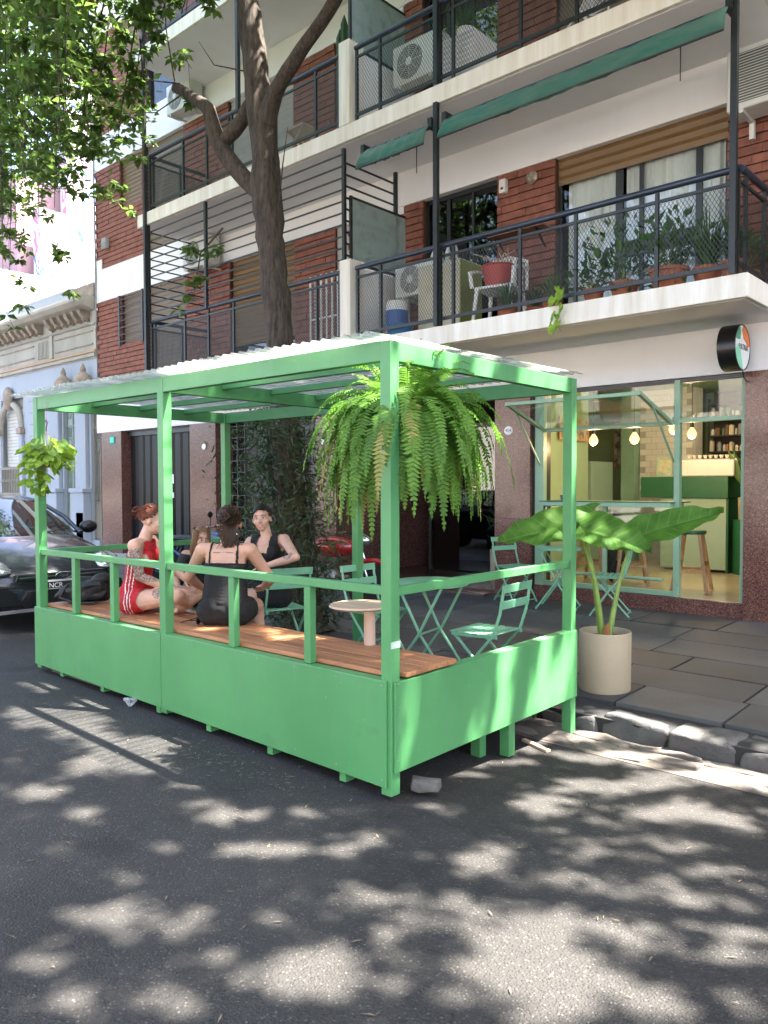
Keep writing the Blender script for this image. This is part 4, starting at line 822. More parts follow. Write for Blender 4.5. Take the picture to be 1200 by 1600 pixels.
for a in ((-5.36,-4.53,CF+.06,1.335),(-4.48,-3.64,CF+.06,1.335),(-5.36,-3.64,2.33,2.765),(-3.575,-2.90,2.36,2.765)): sfp('pane', MB().box(a[0],a[1],YF+.015,YF+.021,a[2],a[3]), 'window_glass')
# open top-hung sash
yo, zo = 8.08, 2.585
def sp(x, t): return Vector((x, YF-.02+(yo-YF+.02)*t, 2.30+(zo-2.30)*t))
sw = bp('awning_sash', MB().bar(sp(-5.33,0),sp(-5.33,1),.045,.04).bar(sp(-3.66,0),sp(-3.66,1),.045,.04).bar(sp(-5.35,.98),sp(-3.64,.98),.045,.04).bar(sp(-5.35,.02),sp(-3.64,.02),.045,.04), 'shop_mint', bevel=.003)
a, b, c, d = sp(-5.31,.04), sp(-3.68,.04), sp(-3.68,.96), sp(-5.31,.96); up_ = Vector((0,.0,.006))
bp('pane', MB().add([a,b,c,d,a+up_,b+up_,c+up_,d+up_],[(3,2,1,0),(4,5,6,7),(0,1,5,4),(1,2,6,5),(2,3,7,6),(3,0,4,7)]), 'window_glass', sw)
bp('stay_arm', MB().bar((-5.39,YF-.03,1.86),sp(-5.36,.72),.018), 'shop_mint', sw); bp('stay_arm', MB().bar((-3.63,YF-.03,1.86),sp(-3.63,.72),.018), 'shop_mint', sw)
# pendant bulbs, lit
bulbg = emit('bulb_glass', (1,.60,.24), .16); bulbm = emit('bulb_glow', (1,.66,.30), 3)
for x, y, z, lb in ((-5.07,9.8,2.20,'leftmost glowing pendant bulb over the window counter'),(-4.49,9.8,2.20,'middle glowing pendant bulb over the window counter'),(-3.97,9.8,2.30,'right glowing pendant bulb beside the mint mullion'),(-4.05,10.6,2.28,'glowing pendant bulb farthest inside the cafe')):
    o = thing('pendant_bulb', lb, 'lamp', (x,y,z), 0, 'pendant bulbs in the cafe')
    MB().lathe([(0,-.068),(.035,-.058),(.06,-.022),(.06,.012),(.04,.05),(.022,.075),(.02,.09)], n=18).build('bulb', bulbg, o, smooth=True)
    MB().tube([(0,0,.06),(.012,0,.02),(-.012,.0,-.015),(.008,0,-.04)], .009, 6).build('filament', bulbm, o)
    MB().cyl((0,0,.085),(0,0,.145),.024).build('socket', 'black_iron', o); MB().cyl((0,0,.14),(0,0,3.22-z),.005,n=6).build('cord', 'black_iron', o)
    L = bpy.data.lights.new('bulb_light', 'POINT'); L.energy = 2.8; L.color = (1,.66,.34); L.shadow_soft_size = .05; lo = bpy.data.objects.new('bulb_light', L); col.objects.link(lo); lo.parent = o; lo.location = (0,0,-.09)
# ceiling lamps of the cafe (warm working light over the counter)
for x, y in ((-4.4,11.3),(-3.2,13.0)):
    o = thing('ceiling_lamp', 'warm ceiling lamp over the cafe counter' if y < 12 else 'warm ceiling lamp before the black shelving', 'lamp', (x,y,3.21)); MB().lathe([(0,0),(.12,0),(.12,-.05),(.1,-.05),(.09,-.02),(0,-.02)], n=20).build('housing', 'machine_white', o, smooth=35)
    L = bpy.data.lights.new('ceiling_light', 'POINT'); L.energy = 5.0; L.color = (1,.80,.58); L.shadow_soft_size = .1; lo = bpy.data.objects.new('ceiling_light', L); col.objects.link(lo); lo.parent = o; lo.location = (0,0,-.12)
# stools
def stool(label, x, y, rz):
    t = thing('bar_stool', label, 'stool', (x,y,CF), rz, 'wooden bar stools')
    MB().lathe([(0,.70),(.16,.70),(.165,.72),(.16,.745),(0,.75)], n=24).build('seat', 'cafe_dark', t, smooth=40)
    for sx, sy in ((1,1),(1,-1),(-1,1),(-1,-1)): MB().bar((sx*.20,sy*.20,0),(sx*.10,sy*.10,.70),.04,.04,(1,0,0)).build('leg', 'stool_wood', t, bevel=.003)
    for s in (-1,1): MB().bar((-.165,s*.165,.26),(.165,s*.165,.26),.025,.04).build('stretcher', 'stool_wood', t); MB().bar((s*.15,-.15,.34),(s*.15,.15,.34),.025,.04).build('stretcher', 'stool_wood', t)
stool('wooden stool with green seat in the shop doorway', -3.66,9.62,.2); stool('wooden stool behind the glass at the middle of the window', -4.5,9.75,.5); stool('wooden stool behind the glass left of the others', -5.05,9.8,.1)
# low dark bag under window counter
o = thing('dark_bag', 'black bag resting on the cafe floor between the stools', 'bag', (-4.8,9.9,CF)); MB().ell((0,0,.25),(.16,.14,.26),16,10).build('body', mat('black_cloth', (.012,.012,.013), .9, .3, 20, bump=.3), o, smooth=True); MB().tube([(-.08,0,.48),(-.05,0,.62),(.05,0,.62),(.08,0,.48)],.012,6).build('handle', 'black_cloth', o, smooth=True)
# plant on green drum
o = thing('plant_drum', 'dark green cylinder pedestal beside the counter', 'pedestal', (-3.72,12.0,CF)); MB().lathe([(0,0),(.24,0),(.24,.78),(.235,.79),(0,.79)], n=36).build('drum', 'cafe_dark', o, smooth=35); MB().box(-.01,.01,-.246,-.238,.01,.78).build('seam', 'screw_steel', o)
o = thing('potted_plant', 'broad-leaved plant in a beige pot on the green pedestal', 'plant', (-3.72,12.0,CF+.792)); MB().lathe([(0,0),(.17,0),(.18,.32),(.165,.32),(.16,.28),(0,.28)], n=28).build('pot', 'beige_pot', o, smooth=35)
for i in range(12):
    a = i*2.4; l_ = .4+.25*random.random(); d = Vector((math.cos(a)*.45, math.sin(a)*.45, 1)).normalized()
    me = leaf_mesh(np.array([[0,0,.30]]), np.array([list(d)]), np.array([[math.cos(a+1.5),math.sin(a+1.5),.3]]), np.array([l_+.25]), np.array([.14])); link('leaf', me, leafmat('cafe_leaf', (.12,.20,.05), (.05,.12,.03)), o)
for x, lb in ((-5.2,'small potted herb at the left end of the sill'),): pass
o = thing('sill_pot', 'small dark pot standing on the window counter', 'pot', (-5.15,9.15,1.401)); MB().lathe([(0,0),(.035,0),(.05,.07),(.045,.07),(0,.05)], n=16).build('pot', mat('pot_slate', (.10,.13,.13), .4), o, smooth=40); MB().tube([(.0,0,.05),(-.02,0,.12),(-.05,0,.16)],.004,5).build('spoon', 'screw_steel', o)
o = thing('hanging_plant', 'trailing dark plant on top of the pale green cabinet', 'plant', (-6.95,12.5,2.002)); MB().lathe([(0,0),(.08,0),(.10,.14),(.09,.14),(0,.12)], n=16).build('pot', 'terracotta', o, smooth=40)
n = 140; P = rng.normal(size=(n,3))*np.array([.16,.16,.16])+np.array([0,-.05,.2]); place_l = leaf_mesh(P, rdir(n,-.3), rdir(n,1), rng.uniform(.07,.14,n), .05); link('foliage', place_l, leafmat('cafe_leaf2', (.04,.09,.03),(.02,.05,.02)), o)['kind'] = 'stuff'
# potted planter in the entrance hall
o = thing('planter', 'beige cylinder planter inside the dark entrance hall', 'planter', (-6.75,10.2,.162)); MB().lathe([(0,0),(.22,0),(.23,.45),(.21,.45),(.2,.4),(0,.4)], n=28).build('pot', 'beige_pot', o, smooth=35); n=60
link('foliage', leaf_mesh(rng.normal(size=(n,3))*np.array([.1,.1,.15])+np.array([0,0,.75]), rdir(n,.6), rdir(n), rng.uniform(.15,.4,n), .05), LEAF2, o)['kind'] = 'stuff'
# projecting round sign
sg = thing('round_sign', 'round black-rimmed projecting shop sign with orange and green shapes', 'sign', (-2.87,8.64,3.03))
MB().lathe([(0,-.095),(.238,-.095),(.24,-.09),(.24,.09),(.232,.092),(.228,.080),(0,.080)], n=56, axis='x').build('drum', mat('sign_black', (.008,.007,.007), .3), sg, smooth=30)
MB().lathe([(0,.081),(.227,.081),(.226,.086),(0,.087)], n=56, axis='x').build('face', mat('sign_white', (.80,.82,.80), .3, .02), sg, smooth=30)
def blob(name, pts, m, x):
    MB().prism(pts, 'x', x, x+.002).build(name, m, sg)
def arcpts(a0, a1, r, n=14): return [(r*math.cos(R(a0+(a1-a0)*i/n)), r*math.sin(R(a0+(a1-a0)*i/n))) for i in range(n+1)]
# viewed from +x: +y is to the right, +z up
blob('orange_shape', arcpts(8,88,.222)+[(-.02,.17),(.03,.09),(.10,.065),(.15,.02)], mat('sign_orange', (.80,.19,.035), .4), .0885)
blob('green_shape', arcpts(112,160,.222)+[(-.16,.07),(-.08,.075),(-.06,.14)], mat('sign_green', (.03,.30,.14), .4), .0885)
blob('mint_shape', arcpts(188,272,.222)+[(-.02,-.14),(-.08,-.02),(-.14,.02)], mat('sign_mint', (.25,.68,.42), .4), .0885)
text('lettering', 'PATRIA', .085, 'ink_black', sg, (.0905,.02,.0), (math.pi/2,0,math.pi/2), .0006)
MB().box(-.04,.04,.235,.33,-.06,.06).build('bracket', 'sign_black', sg); MB().tube([(.06,.1,-.23),(.06,.14,-.30),(.06,.24,-.33),(.06,.33,-.32)],.006,6).build('cable', 'sign_black', sg)

# ================================================================ neighbouring old house
H = thing('old_house', 'pale blue old house with cream cornice and ornate iron doors', 'house', (-22,9,0)); HL = Vector((-22,9,0))
def hp(name, mb, m, parent=None, **kw):
    o = mb.build(name, m, None, **kw); o.parent = parent or H
    if parent is None: o.matrix_parent_inverse = Matrix.Translation(-HL)
    return o
hx0, hx1 = -30., -17.03
hops = [(-18.72,-18.05,.35,3.55),(-17.36,-17.03,.35,3.45),(-22.35,-20.95,1.35,3.95),(-25.4,-24.0,1.35,3.95)]
m = MB()
for c in cells(hx0,hx1,0,4.55,hops): m.box(c[0],c[1],YF+.0,YF+.3,c[2],c[3])
hp('wall', m, 'house_blue'); hp('frieze', MB().box(hx0,hx1,YF-.02,YF+.3,4.55,5.62), 'house_cream'); hp('house_body', MB().box(hx0,hx1,YF+.31,19,0,5.5), 'house_blue')
hp('string_course', MB().box(hx0,hx1,YF-.07,YF-.021,4.58,4.66), 'house_cream', bevel=.01); hp('string_course', MB().box(hx0,hx1,YF-.055,YF-.022,4.68,4.74), 'house_rust', bevel=.01); hp('string_course', MB().box(hx0,hx1,YF-.06,YF-.023,5.30,5.35), 'house_cream', bevel=.008)
hp('cornice', MB().prism([(YF-.02,5.62),(YF-.32,5.72),(YF-.42,5.80),(YF-.42,5.86),(YF-.38,5.92),(YF+.3,5.95)],'x',hx0,-17.04), 'house_cream'); hp('parapet', MB().box(hx0,-18.0,YF-.08,YF+.2,5.951,6.28), 'house_blue', bevel=.01); hp('parapet', MB().box(-17.99,-17.04,YF-.05,YF+.2,5.951,6.25), 'house_ornament')
for i in range(22):
    x = -17.35-i*.34
    if abs(x+19.35) < .12: continue
    hp('modillion', MB().prism([(YF-.024,5.42),(YF-.09,5.40),(YF-.16,5.47),(YF-.24,5.55),(YF-.28,5.64),(YF-.024,5.64)],'x',x-.07,x+.07).ell((x,YF-.14,5.45),(.06,.05,.05),8,6), 'house_ornament')
for i in range(110): hp('dentil', MB().box(-17.2-i*.06-.02,-17.2-i*.06+.02,YF-.075,YF-.06,5.31,5.36), 'house_cream') if i < 95 else None
for x0, x1 in ((-19.0,-17.15),(-22.6,-20.2)):
    hp('frieze_panel', MB().box(x0,x1,YF-.045,YF-.024,4.86,4.89).box(x0,x1,YF-.045,YF-.024,5.16,5.19), 'house_ornament')
for i in range(9): hp('flute', MB().box(-19.95+i*.075,-19.91+i*.075,YF-.05,YF-.024,4.80,5.22), 'house_cream')
hp('pier_block', MB().box(-19.28,-19.12,YF-.06,YF-.021,4.75,5.60), 'house_cream')
# pilasters with plinths
for x0, x1 in ((-19.35,-18.74),(-18.03,-17.38)):
    p = hp('pilaster', MB().box(x0+.06,x1-.06,YF-.10,YF-.001,1.55,3.7), 'house_blue', bevel=.02); hp('plinth', MB().box(x0,x1,YF-.20,YF-.002,.0,1.45), 'house_blue', p, bevel=.015); hp('plinth_cap', MB().box(x0-.02,x1+.02,YF-.23,YF-.003,1.452,1.56), 'house_blue', p, bevel=.02); hp('capital', MB().box(x0+.02,x1-.02,YF-.15,YF-.002,3.55,3.7), 'house_cream', p, bevel=.02)
for i in range(8): hp('rustication_joint', MB().box(-20.6,-19.36,YF-.006,YF+.002,1.7+i*.30,1.715+i*.30), 'house_ornament')
hp('plinth_band', MB().box(hx0,-19.36,YF-.06,YF-.002,.0,1.30), mat('house_plinth', (.36,.40,.47), .85, .1, 2, bump=.2), bevel=.01)
# urns over the doors
for x in (-18.35,-17.38):
    hp('urn', MB().lathe([(0,0),(.10,0),(.12,.05),(.06,.09),(.07,.14),(.20,.24),(.21,.34),(.15,.44),(.06,.52),(.07,.58),(.03,.68),(0,.72)], (x,YF-.16,3.72), 16), 'house_ornament', smooth=40); hp('urn_bracket', MB().prism([(YF-.004,3.45),(YF-.34,3.62),(YF-.34,3.72),(YF-.004,3.72)],'x',x-.18,x+.18), 'house_cream')
# iron and glass doors
def iron_door(x0, x1, z0, z1, m1, m2):
    d = hp('door', MB().box(x0,x1,YF+.10,YF+.13,z0,z1), m2)
    hp('lower_panel', MB().box(x0+.03,x1-.03,YF+.085,YF+.10,z0+.05,z0+.85), m1, d, bevel=.01)
    k = max(1, round((x1-x0)/.36)); w = (x1-x0)/k
    for q in range(k):
        a, b = x0+q*w, x0+(q+1)*w; hp('stile', MB().box(a,a+.035,YF+.07,YF+.10,z0,z1), m1, d); hp('stile', MB().box(b-.035,b-.001,YF+.07,YF+.10,z0,z1), m1, d)
        for i in range(4): x = a+.06+i*(w-.12)/3; hp('iron_bar', MB().bar((x,YF+.08,z0+.9),(x,YF+.08,z1-1.05),.016,.016,(1,0,0)), m1, d)
        cx = (a+b)/2
        for rr, zc in ((.11,z1-.92),(.07,z0+1.02),(.08,z1-.2)): hp('iron_ring', MB().tube([(cx+rr*math.cos(t*math.pi/8),YF+.075,zc+rr*1.3*math.sin(t*math.pi/8)) for t in range(17)], .011, 5), m1, d)
        for i in range(3): x = a+.09+i*(w-.18)/2; hp('iron_bar', MB().bar((x,YF+.08,z1-.75),(x,YF+.08,z1-.52),.016,.016,(1,0,0)), m1, d)
        hp('iron_bar', MB().bar((a,YF+.08,z1-.48),(b,YF+.08,z1-.48),.03,.03), m1, d); hp('iron_bar', MB().bar((a,YF+.08,z0+.88),(b,YF+.08,z0+.88),.03,.03), m1, d)
iron_door(-18.72,-18.05,.35,3.55,'iron_green','glass_dull'); iron_door(-17.36,-17.04,.35,3.45,mat('iron_brown',(.22,.20,.16),.6),mat('door_grey',(.16,.16,.14),.4))
hp('doorstep', MB().box(-18.8,-17.9,YF-.3,YF+.1,.0,.34), 'house_plinth')
# arched shuttered windows
for xc in (-21.65,-24.7):
    w = hp('arched_window', MB().box(xc-.70,xc+.70,YF+.12,YF+.16,1.35,3.95), 'house_cream')
    for i in range(17): hp('shutter_slat', MB().box(xc-.58,xc+.58,YF+.10,YF+.119,2.15+i*.09,2.15+i*.09+.075), mat('house_shutter',(.55,.54,.50),.6), w)
    pts = [(xc+.66*math.cos(R(a)), YF-.04, 3.15+.66*math.sin(R(a))) for a in range(0,181,12)]; hp('arch_moulding', MB().tube(pts, .085, 8), 'house_cream', w, smooth=True)
    for s in (-1,1): hp('jamb', MB().box(xc+s*.66-.09,xc+s*.66+.09,YF-.09,YF-.001,1.35,3.10), 'house_blue', w, bevel=.02); hp('impost', MB().box(xc+s*.66-.13,xc+s*.66+.13,YF-.14,YF-.002,2.98,3.14), 'house_ornament', w, bevel=.02)
    hp('keystone', MB().ell((xc,YF-.10,3.95),(.22,.12,.32),12,8), 'house_ornament', w, smooth=True)
    hp('balcony_rail', MB().box(xc-.66,xc+.66,YF-.10,YF-.06,2.06,2.12).box(xc-.66,xc+.66,YF-.10,YF-.06,1.38,1.44), 'iron_brown', w)
    for i in range(13): hp('baluster', MB().bar((xc-.62+i*.103,YF-.08,1.44),(xc-.62+i*.103,YF-.08,2.06),.022,.022,(1,0,0)).ell((xc-.62+i*.103,YF-.08,1.75),(.03,.02,.06),6,5), 'iron_brown', w)
t = thing('low_gate_pillar', 'small rusty stone block beside the old house doors', 'pillar', (-17.55,8.92,.1)); MB().box(-.2,.16,-.12,.07,0,.9).build('block', 'house_ornament', t, bevel=.01)
# far sunlit party walls
far = tag(MB().prism([(9.9,0),(21,0),(21,17.5),(14.7,17.5),(14.7,12.2),(13.6,12.2),(13.6,9.6),(9.9,9.6)],'x',-30.5,-30.0).build('far_party_wall', None), 'sunlit wall with graffiti rising behind the old house', 'wall')
m, n, l, b = nt('graffiti_wall'); geo = n.new('ShaderNodeNewGeometry'); nz = n.new('ShaderNodeTexNoise'); nz.inputs['Scale'].default_value = .75; nz.inputs['Detail'].default_value = 3; nz.inputs['Distortion'].default_value = 1.5; l.new(geo.outputs['Position'], nz.inputs[0])
rp = n.new('ShaderNodeValToRGB'); rp.color_ramp.interpolation = 'CONSTANT'; e = rp.color_ramp.elements; e[0].color = (.02,.14,.06,1); e[1].position = .36; e[1].color = (.42,.41,.42,1)
for p, c in ((.38,(.38,.36,.37)),(.50,(.32,.15,.25)),(.54,(.42,.41,.42)),(.60,(.07,.14,.28)),(.64,(.42,.41,.42)),(.72,(.25,.08,.16))): x = e.new(p); x.color = c4(c)
l.new(nz.outputs[0], rp.inputs[0]); l.new(rp.outputs[0], b.inputs['Base Color']); b.inputs['Roughness'].default_value = .9; far.data.materials.append(m)
far2 = tag(MB().box(-40,-31,13.2,22,0,13.6).build('far_pink_building', mat('pink_paint', (.40,.25,.27), .9, .04, 1)), 'pink building far behind the old house', 'building')
# buildings on the sunny side of the street, seen in reflections
op = thing('opposite_building', 'cream building across the street behind the viewer', 'building', (-8,-11,0)); OPL = Vector((-8,-11,0))
def opp(name, mb, m, parent=None):
    o = mb.build(name, m, None); o.parent = parent or op
    if parent is None: o.matrix_parent_inverse = Matrix.Translation(-OPL)
    return o
wops = [(x, x+1.5, z, z+1.8) for x in np.arange(-29,17,3.4) for z in (1.0,4.3)]
m = MB()
for c in cells(-32,20,0,7,wops): m.box(c[0],c[1],-12.3,-12,c[2],c[3])
opp('wall', m, mat('opposite_cream', (.80,.74,.66), .9, .08, .6)); opp('rooms', MB().box(-32,20,-12.9,-12.8,0,7), 'dark_room'); opp('cornice', MB().box(-32,20,-12.3,-11.6,7.0,7.3), 'opposite_cream')
for o_ in wops: opp('window', MB().box(o_[0],o_[1],-12.2,-12.18,o_[2],o_[3]), 'dark_glass')
ow = MB().box(-60,30,-12,-9,-.2,.0); tag(ow.build('far_sidewalk', 'kerb_granite'), 'pale sidewalk on the far side of the street', 'sidewalk', kind='structure')
tag(MB().box(.45,14,9.0,18,0,12.6).box(.45,14,8.8,9.0,12.1,12.8).build('shading_house', mat('corner_plaster', (.6,.55,.48), .9, .1, 1)), 'unseen plain house next door, its height set to shade the sidewalk', 'house')  # out of view; height set so its shadow covers the sidewalk up to the kerb
# ================================================================ plants at the parklet
FERN = leafmat('fern_leaf', (.15,.30,.04), (.085,.20,.028), .5, .5, 5)
FERN_D = leafmat('fern_dry', (.34,.30,.09), (.22,.26,.06), .4, .6, 6)
def frond(p0, d, length, droop, width, mname, parent, pairs=26, seed=0, twist=0.):
    r = random.Random(seed); pts = []; p = Vector(p0); v = Vector(d).normalized(); n = pairs+6; st = length/n
    for i in range(n+1):
        pts.append(p.copy()); p = p+v*st; v = (v+Vector((0,0,-droop*st*(1+1.2*i/n)))).normalized()
    m = MB(); m.tube(pts[::3]+[pts[-1]], [.0028]+[.0022]*(len(pts[::3])-1)+[.001], 4, cap=False)
    for i in range(4, n):
        t = i/n; tan = (pts[i+1]-pts[i-1]).normalized(); side = tan.cross(Vector((0,0,1)))
        if side.length < .05: side = Vector((d[1],-d[0],0)) if abs(d[0])+abs(d[1]) > .01 else Vector((1,0,0))
        side.normalize(); side = (Quaternion(tan, twist+.25*math.sin(i*.5+seed)) @ side); nrm = side.cross(tan)
        w = width*min(1, (i-2)/6)*(1-t**2.6)*r.uniform(.85,1.1)+.004
        for s in (-1,1):
            if r.random() < .04: continue
            q = pts[i]; tip = q+side*s*w+tan*w*.22-Vector((0,0,w*.16))+nrm*r.uniform(-.006,.006); hw = st*.46
            mid = q.lerp(tip,.5)
            m.add([q-tan*hw*.9, q+tan*hw*.6, mid+tan*hw*1.0+nrm*.003, tip, mid-tan*hw*.8+nrm*.003],[(0,1,2,3,4)])
    o = m.build('frond', mname, parent, fix=False); return o
F = thing('hanging_fern', 'large bright green fern hanging from the near corner of the parklet', 'fern', (-2.89,3.37,1.80))
MB().lathe([(0,0),(.10,0),(.135,.17),(.14,.20),(.128,.20),(.12,.16),(0,.16)], n=28).build('pot', mat('fern_pot', (.16,.045,.03), .5, .1, 8), F, smooth=35)
for i in range(3): a = i*2.094+.4; MB().tube([(math.cos(a)*.13,math.sin(a)*.13,.19),(math.cos(a)*.05,math.sin(a)*.05,.40),(0,0,.50)],.003,4).build('hanger_wire', 'black_iron', F)
rf = random.Random(5)
for i in range(270):
    a = rf.uniform(0,2*math.pi); tier = i/270
    if tier < .12: el, ln, dr = rf.uniform(.9,1.5), rf.uniform(.40,.58), rf.uniform(1.5,3.5)      # upright
    elif tier < .5: el, ln, dr = rf.uniform(.30,.95), rf.uniform(.55,.86), rf.uniform(2.4,4.2)    # arching
    else: el, ln, dr = rf.uniform(.05,.7), rf.uniform(.58,1.0), rf.uniform(2.2,4.8)               # hanging
    p0 = (math.cos(a)*.07, math.sin(a)*.07, .19); d = (math.cos(a)*math.cos(el), math.sin(a)*math.cos(el), math.sin(el))
    frond(p0, d, ln, dr, rf.uniform(.058,.085), FERN_D if (tier > .5 and rf.random() < .16) else FERN, F, 30, i, rf.uniform(-.3,.3))
F.scale = (.88,.88,.9); F.location.z = 1.82
# pothos in a hanging basket
PO = thing('hanging_pothos', 'lime green pothos in a small red-brown hanging pot at the far left post', 'plant', (-6.33,2.90,1.73))
MB().lathe([(0,0),(.065,0),(.088,.11),(.09,.125),(.08,.125),(0,.10)], n=24).build('pot', mat('pot_rust', (.22,.06,.03), .5, .1), PO, smooth=35)
for i in range(3): a = i*2.094+1; MB().tube([(math.cos(a)*.085,math.sin(a)*.085,.11),(0,0,.37)],.0022,4).build('hanger_wire', mat('hanger_pink', (.55,.22,.22), .5), PO)
MB().tube([(0,0,.36),(0,0,.40),(.018,0,.43),(.022,0,.455),(.0,0,.475),(-.02,0,.46)],.006,6).build('hook', mat('hook_red',(.10,.02,.03),.4), PO, smooth=True)
def heart(L, W, cup=.15):
    m = MB(); n = 9; rowsv = []
    for i in range(n+1):
        t = i/n; w = W*.5*(math.sin(math.pi*min(1,(t+.12)/1.12)**.75))**.8*(1 if t < 1 else 0)
        row = []
        for j in range(-2,3):
            s = j/2; yb = -.16*L*(abs(s)**1.2)*(1-t)**3
            row.append(len(m.v)); m.v.append((L*t+yb, s*w, cup*W*abs(s)**1.3-.10*L*t*t))
        rowsv.append(row)
    for i in range(n):
        for j in range(4): m.f.append((rowsv[i][j],rowsv[i+1][j],rowsv[i+1][j+1],rowsv[i][j+1]))
    return m
hm = [heart(.075+.016*i, .062+.014*i).mesh('heart_leaf', smooth=True, fix=False) for i in range(4)]
POT = leafmat('pothos_leaf', (.30,.42,.05), (.14,.28,.04), .4, .35, 14)
for me in hm: me.materials.append(POT)
m = MB()
for i in range(150):
    a = rf.uniform(0,6.283); h = rf.random(); trail = i % 5 == 0
    rr = .06+.22*math.sqrt(rf.random()); z = .16+rf.gauss(.02,.06)-.55*max(0,rr-.12)+(-rf.random()*.22 if trail else 0)
    p = Vector((math.cos(a)*rr, math.sin(a)*rr*.8, z))
    if trail and rf.random() < .7: p = Vector((-.10+rf.gauss(0,.05), -.03+rf.gauss(0,.05), .05-rf.random()*.32))
    m.tube([(math.cos(a)*.05,math.sin(a)*.05,.10),(p.x*.6,p.y*.6,max(p.z,.12)+.06),tuple(p)],[.003,.0025,.002],4)
    o = bpy.data.objects.new('leaf', rf.choice(hm)); col.objects.link(o); o.parent = PO; o.location = p; o.rotation_euler = (rf.gauss(0,.5), rf.uniform(.1,1.0), a+rf.gauss(0,.6))
m.build('stems', mat('stem_green', (.16,.26,.05), .5), PO, fix=False)['kind'] = 'stuff'
MB().cyl((0,0,.47),(0,0,.66),.0025,n=4).build('hanger_cord', 'hanger_pink', PO); PO.scale = (.8,.8,.8); PO.location.z = 1.76
# elephant-ear plant in the beige cylinder
EP = thing('elephant_ear_plant', 'broad-leaved elephant-ear plant in a beige cylinder pot on the sidewalk', 'plant', (-2.82,5.66,walk_z(5.6)))
MB().lathe([(0,.002),(.188,.002),(.194,.014),(.198,.452),(.195,.460),(.186,.460),(.182,.452),(.178,.40),(0,.395)], n=48).build('pot', 'beige_pot', EP, smooth=35)
MB().lathe([(0,.415),(.10,.412),(.177,.405)], n=24).build('soil', 'soil', EP)
def ear(L, W, droop, wav, seed):
    m = MB(); n, k = 26, 10; g = {}
    for i in range(n+1):
        t = i/n
        for j in range(-k,k+1):
            s = j/k; w = W*.5*(math.sin(math.pi*min(1,.13+.87*t)**.82)**.72) if t < 1 else 0
            back = -.24*L*abs(s)**1.6*(1-t)**2.2
            x = L*t+back; y = s*w
            z = .10*W*abs(s)**1.5-droop*L*(t**1.8)+wav*.5*math.sin(t*26-abs(s)*5.5)*abs(s)*.018*3+wav*.035*abs(s)**3*math.sin(t*17+seed)
            z -= .012*math.exp(-(s*9)**2)
            g[i,j] = len(m.v); m.v.append((x,y,z))
    for i in range(n):
        for j in range(-k,k): m.f.append((g[i,j],g[i+1,j],g[i+1,j+1],g[i,j+1]))
    return m
def earmat():
    m, n, l, b = nt('ear_leaf'); tc = n.new('ShaderNodeTexCoord'); sx = n.new('ShaderNodeSeparateXYZ'); l.new(tc.outputs['Object'], sx.inputs[0])
    ab = n.new('ShaderNodeMath'); ab.operation = 'ABSOLUTE'; l.new(sx.outputs[1], ab.inputs[0])
    ml = n.new('ShaderNodeMath'); ml.operation = 'MULTIPLY_ADD'; ml.inputs[1].default_value = -.7; l.new(ab.outputs[0], ml.inputs[0]); l.new(sx.outputs[0], ml.inputs[2])
    wv = n.new('ShaderNodeMath'); wv.operation = 'MULTIPLY'; wv.inputs[1].default_value = 75; l.new(ml.outputs[0], wv.inputs[0])
    sn = n.new('ShaderNodeMath'); sn.operation = 'SINE'; l.new(wv.outputs[0], sn.inputs[0]); pw = n.new('ShaderNodeMath'); pw.operation = 'GREATER_THAN'; pw.inputs[1].default_value = .93; l.new(sn.outputs[0], pw.inputs[0])
    mr = n.new('ShaderNodeMath'); mr.operation = 'LESS_THAN'; mr.inputs[1].default_value = .006; l.new(ab.outputs[0], mr.inputs[0]); mxm = n.new('ShaderNodeMath'); mxm.operation = 'MAXIMUM'; l.new(pw.outputs[0], mxm.inputs[0]); l.new(mr.outputs[0], mxm.inputs[1])
    nz = n.new('ShaderNodeTexNoise'); nz.inputs['Scale'].default_value = 7; l.new(tc.outputs['Object'], nz.inputs[0]); rp = n.new('ShaderNodeValToRGB'); rp.color_ramp.elements[0].position = .3; rp.color_ramp.elements[1].position = .7; rp.color_ramp.elements[0].color = (.035,.11,.012,1); rp.color_ramp.elements[1].color = (.075,.19,.02,1); l.new(nz.outputs[0], rp.inputs[0])
    mx = n.new('ShaderNodeMix'); mx.data_type = 'RGBA'; l.new(mxm.outputs[0], mx.inputs[0]); l.new(rp.outputs[0], mx.inputs[6]); mx.inputs[7].default_value = (.085,.19,.03,1)
    l.new(mx.outputs[2], b.inputs['Base Color']); b.inputs['Roughness'].default_value = .6; b.inputs['Specular IOR Level'].default_value = .25
    bu = n.new('ShaderNodeBump'); bu.inputs['Strength'].default_value = .25; bu.inputs['Distance'].default_value = .003; l.new(sn.outputs[0], bu.inputs['Height']); l.new(bu.outputs[0], b.inputs['Normal'])
    tr = n.new('ShaderNodeBsdfTranslucent'); ml2 = n.new('ShaderNodeMix'); ml2.data_type = 'RGBA'; ml2.blend_type = 'MULTIPLY'; ml2.inputs[0].default_value = 1; l.new(mx.outputs[2], ml2.inputs[6]); ml2.inputs[7].default_value = (1.6,1.5,.8,1); l.new(ml2.outputs[2], tr.inputs[0])
    ms = n.new('ShaderNodeMixShader'); ms.inputs[0].default_value = .28; l.new(b.outputs[0], ms.inputs[1]); l.new(tr.outputs[0], ms.inputs[2]); l.new(ms.outputs[0], n['Material Output'].inputs[0]); MATS['ear_leaf'] = m
earmat()
STM = mat('ear_stem', (.20,.30,.06), .4, .15, 9, c2=(.13,.22,.04))
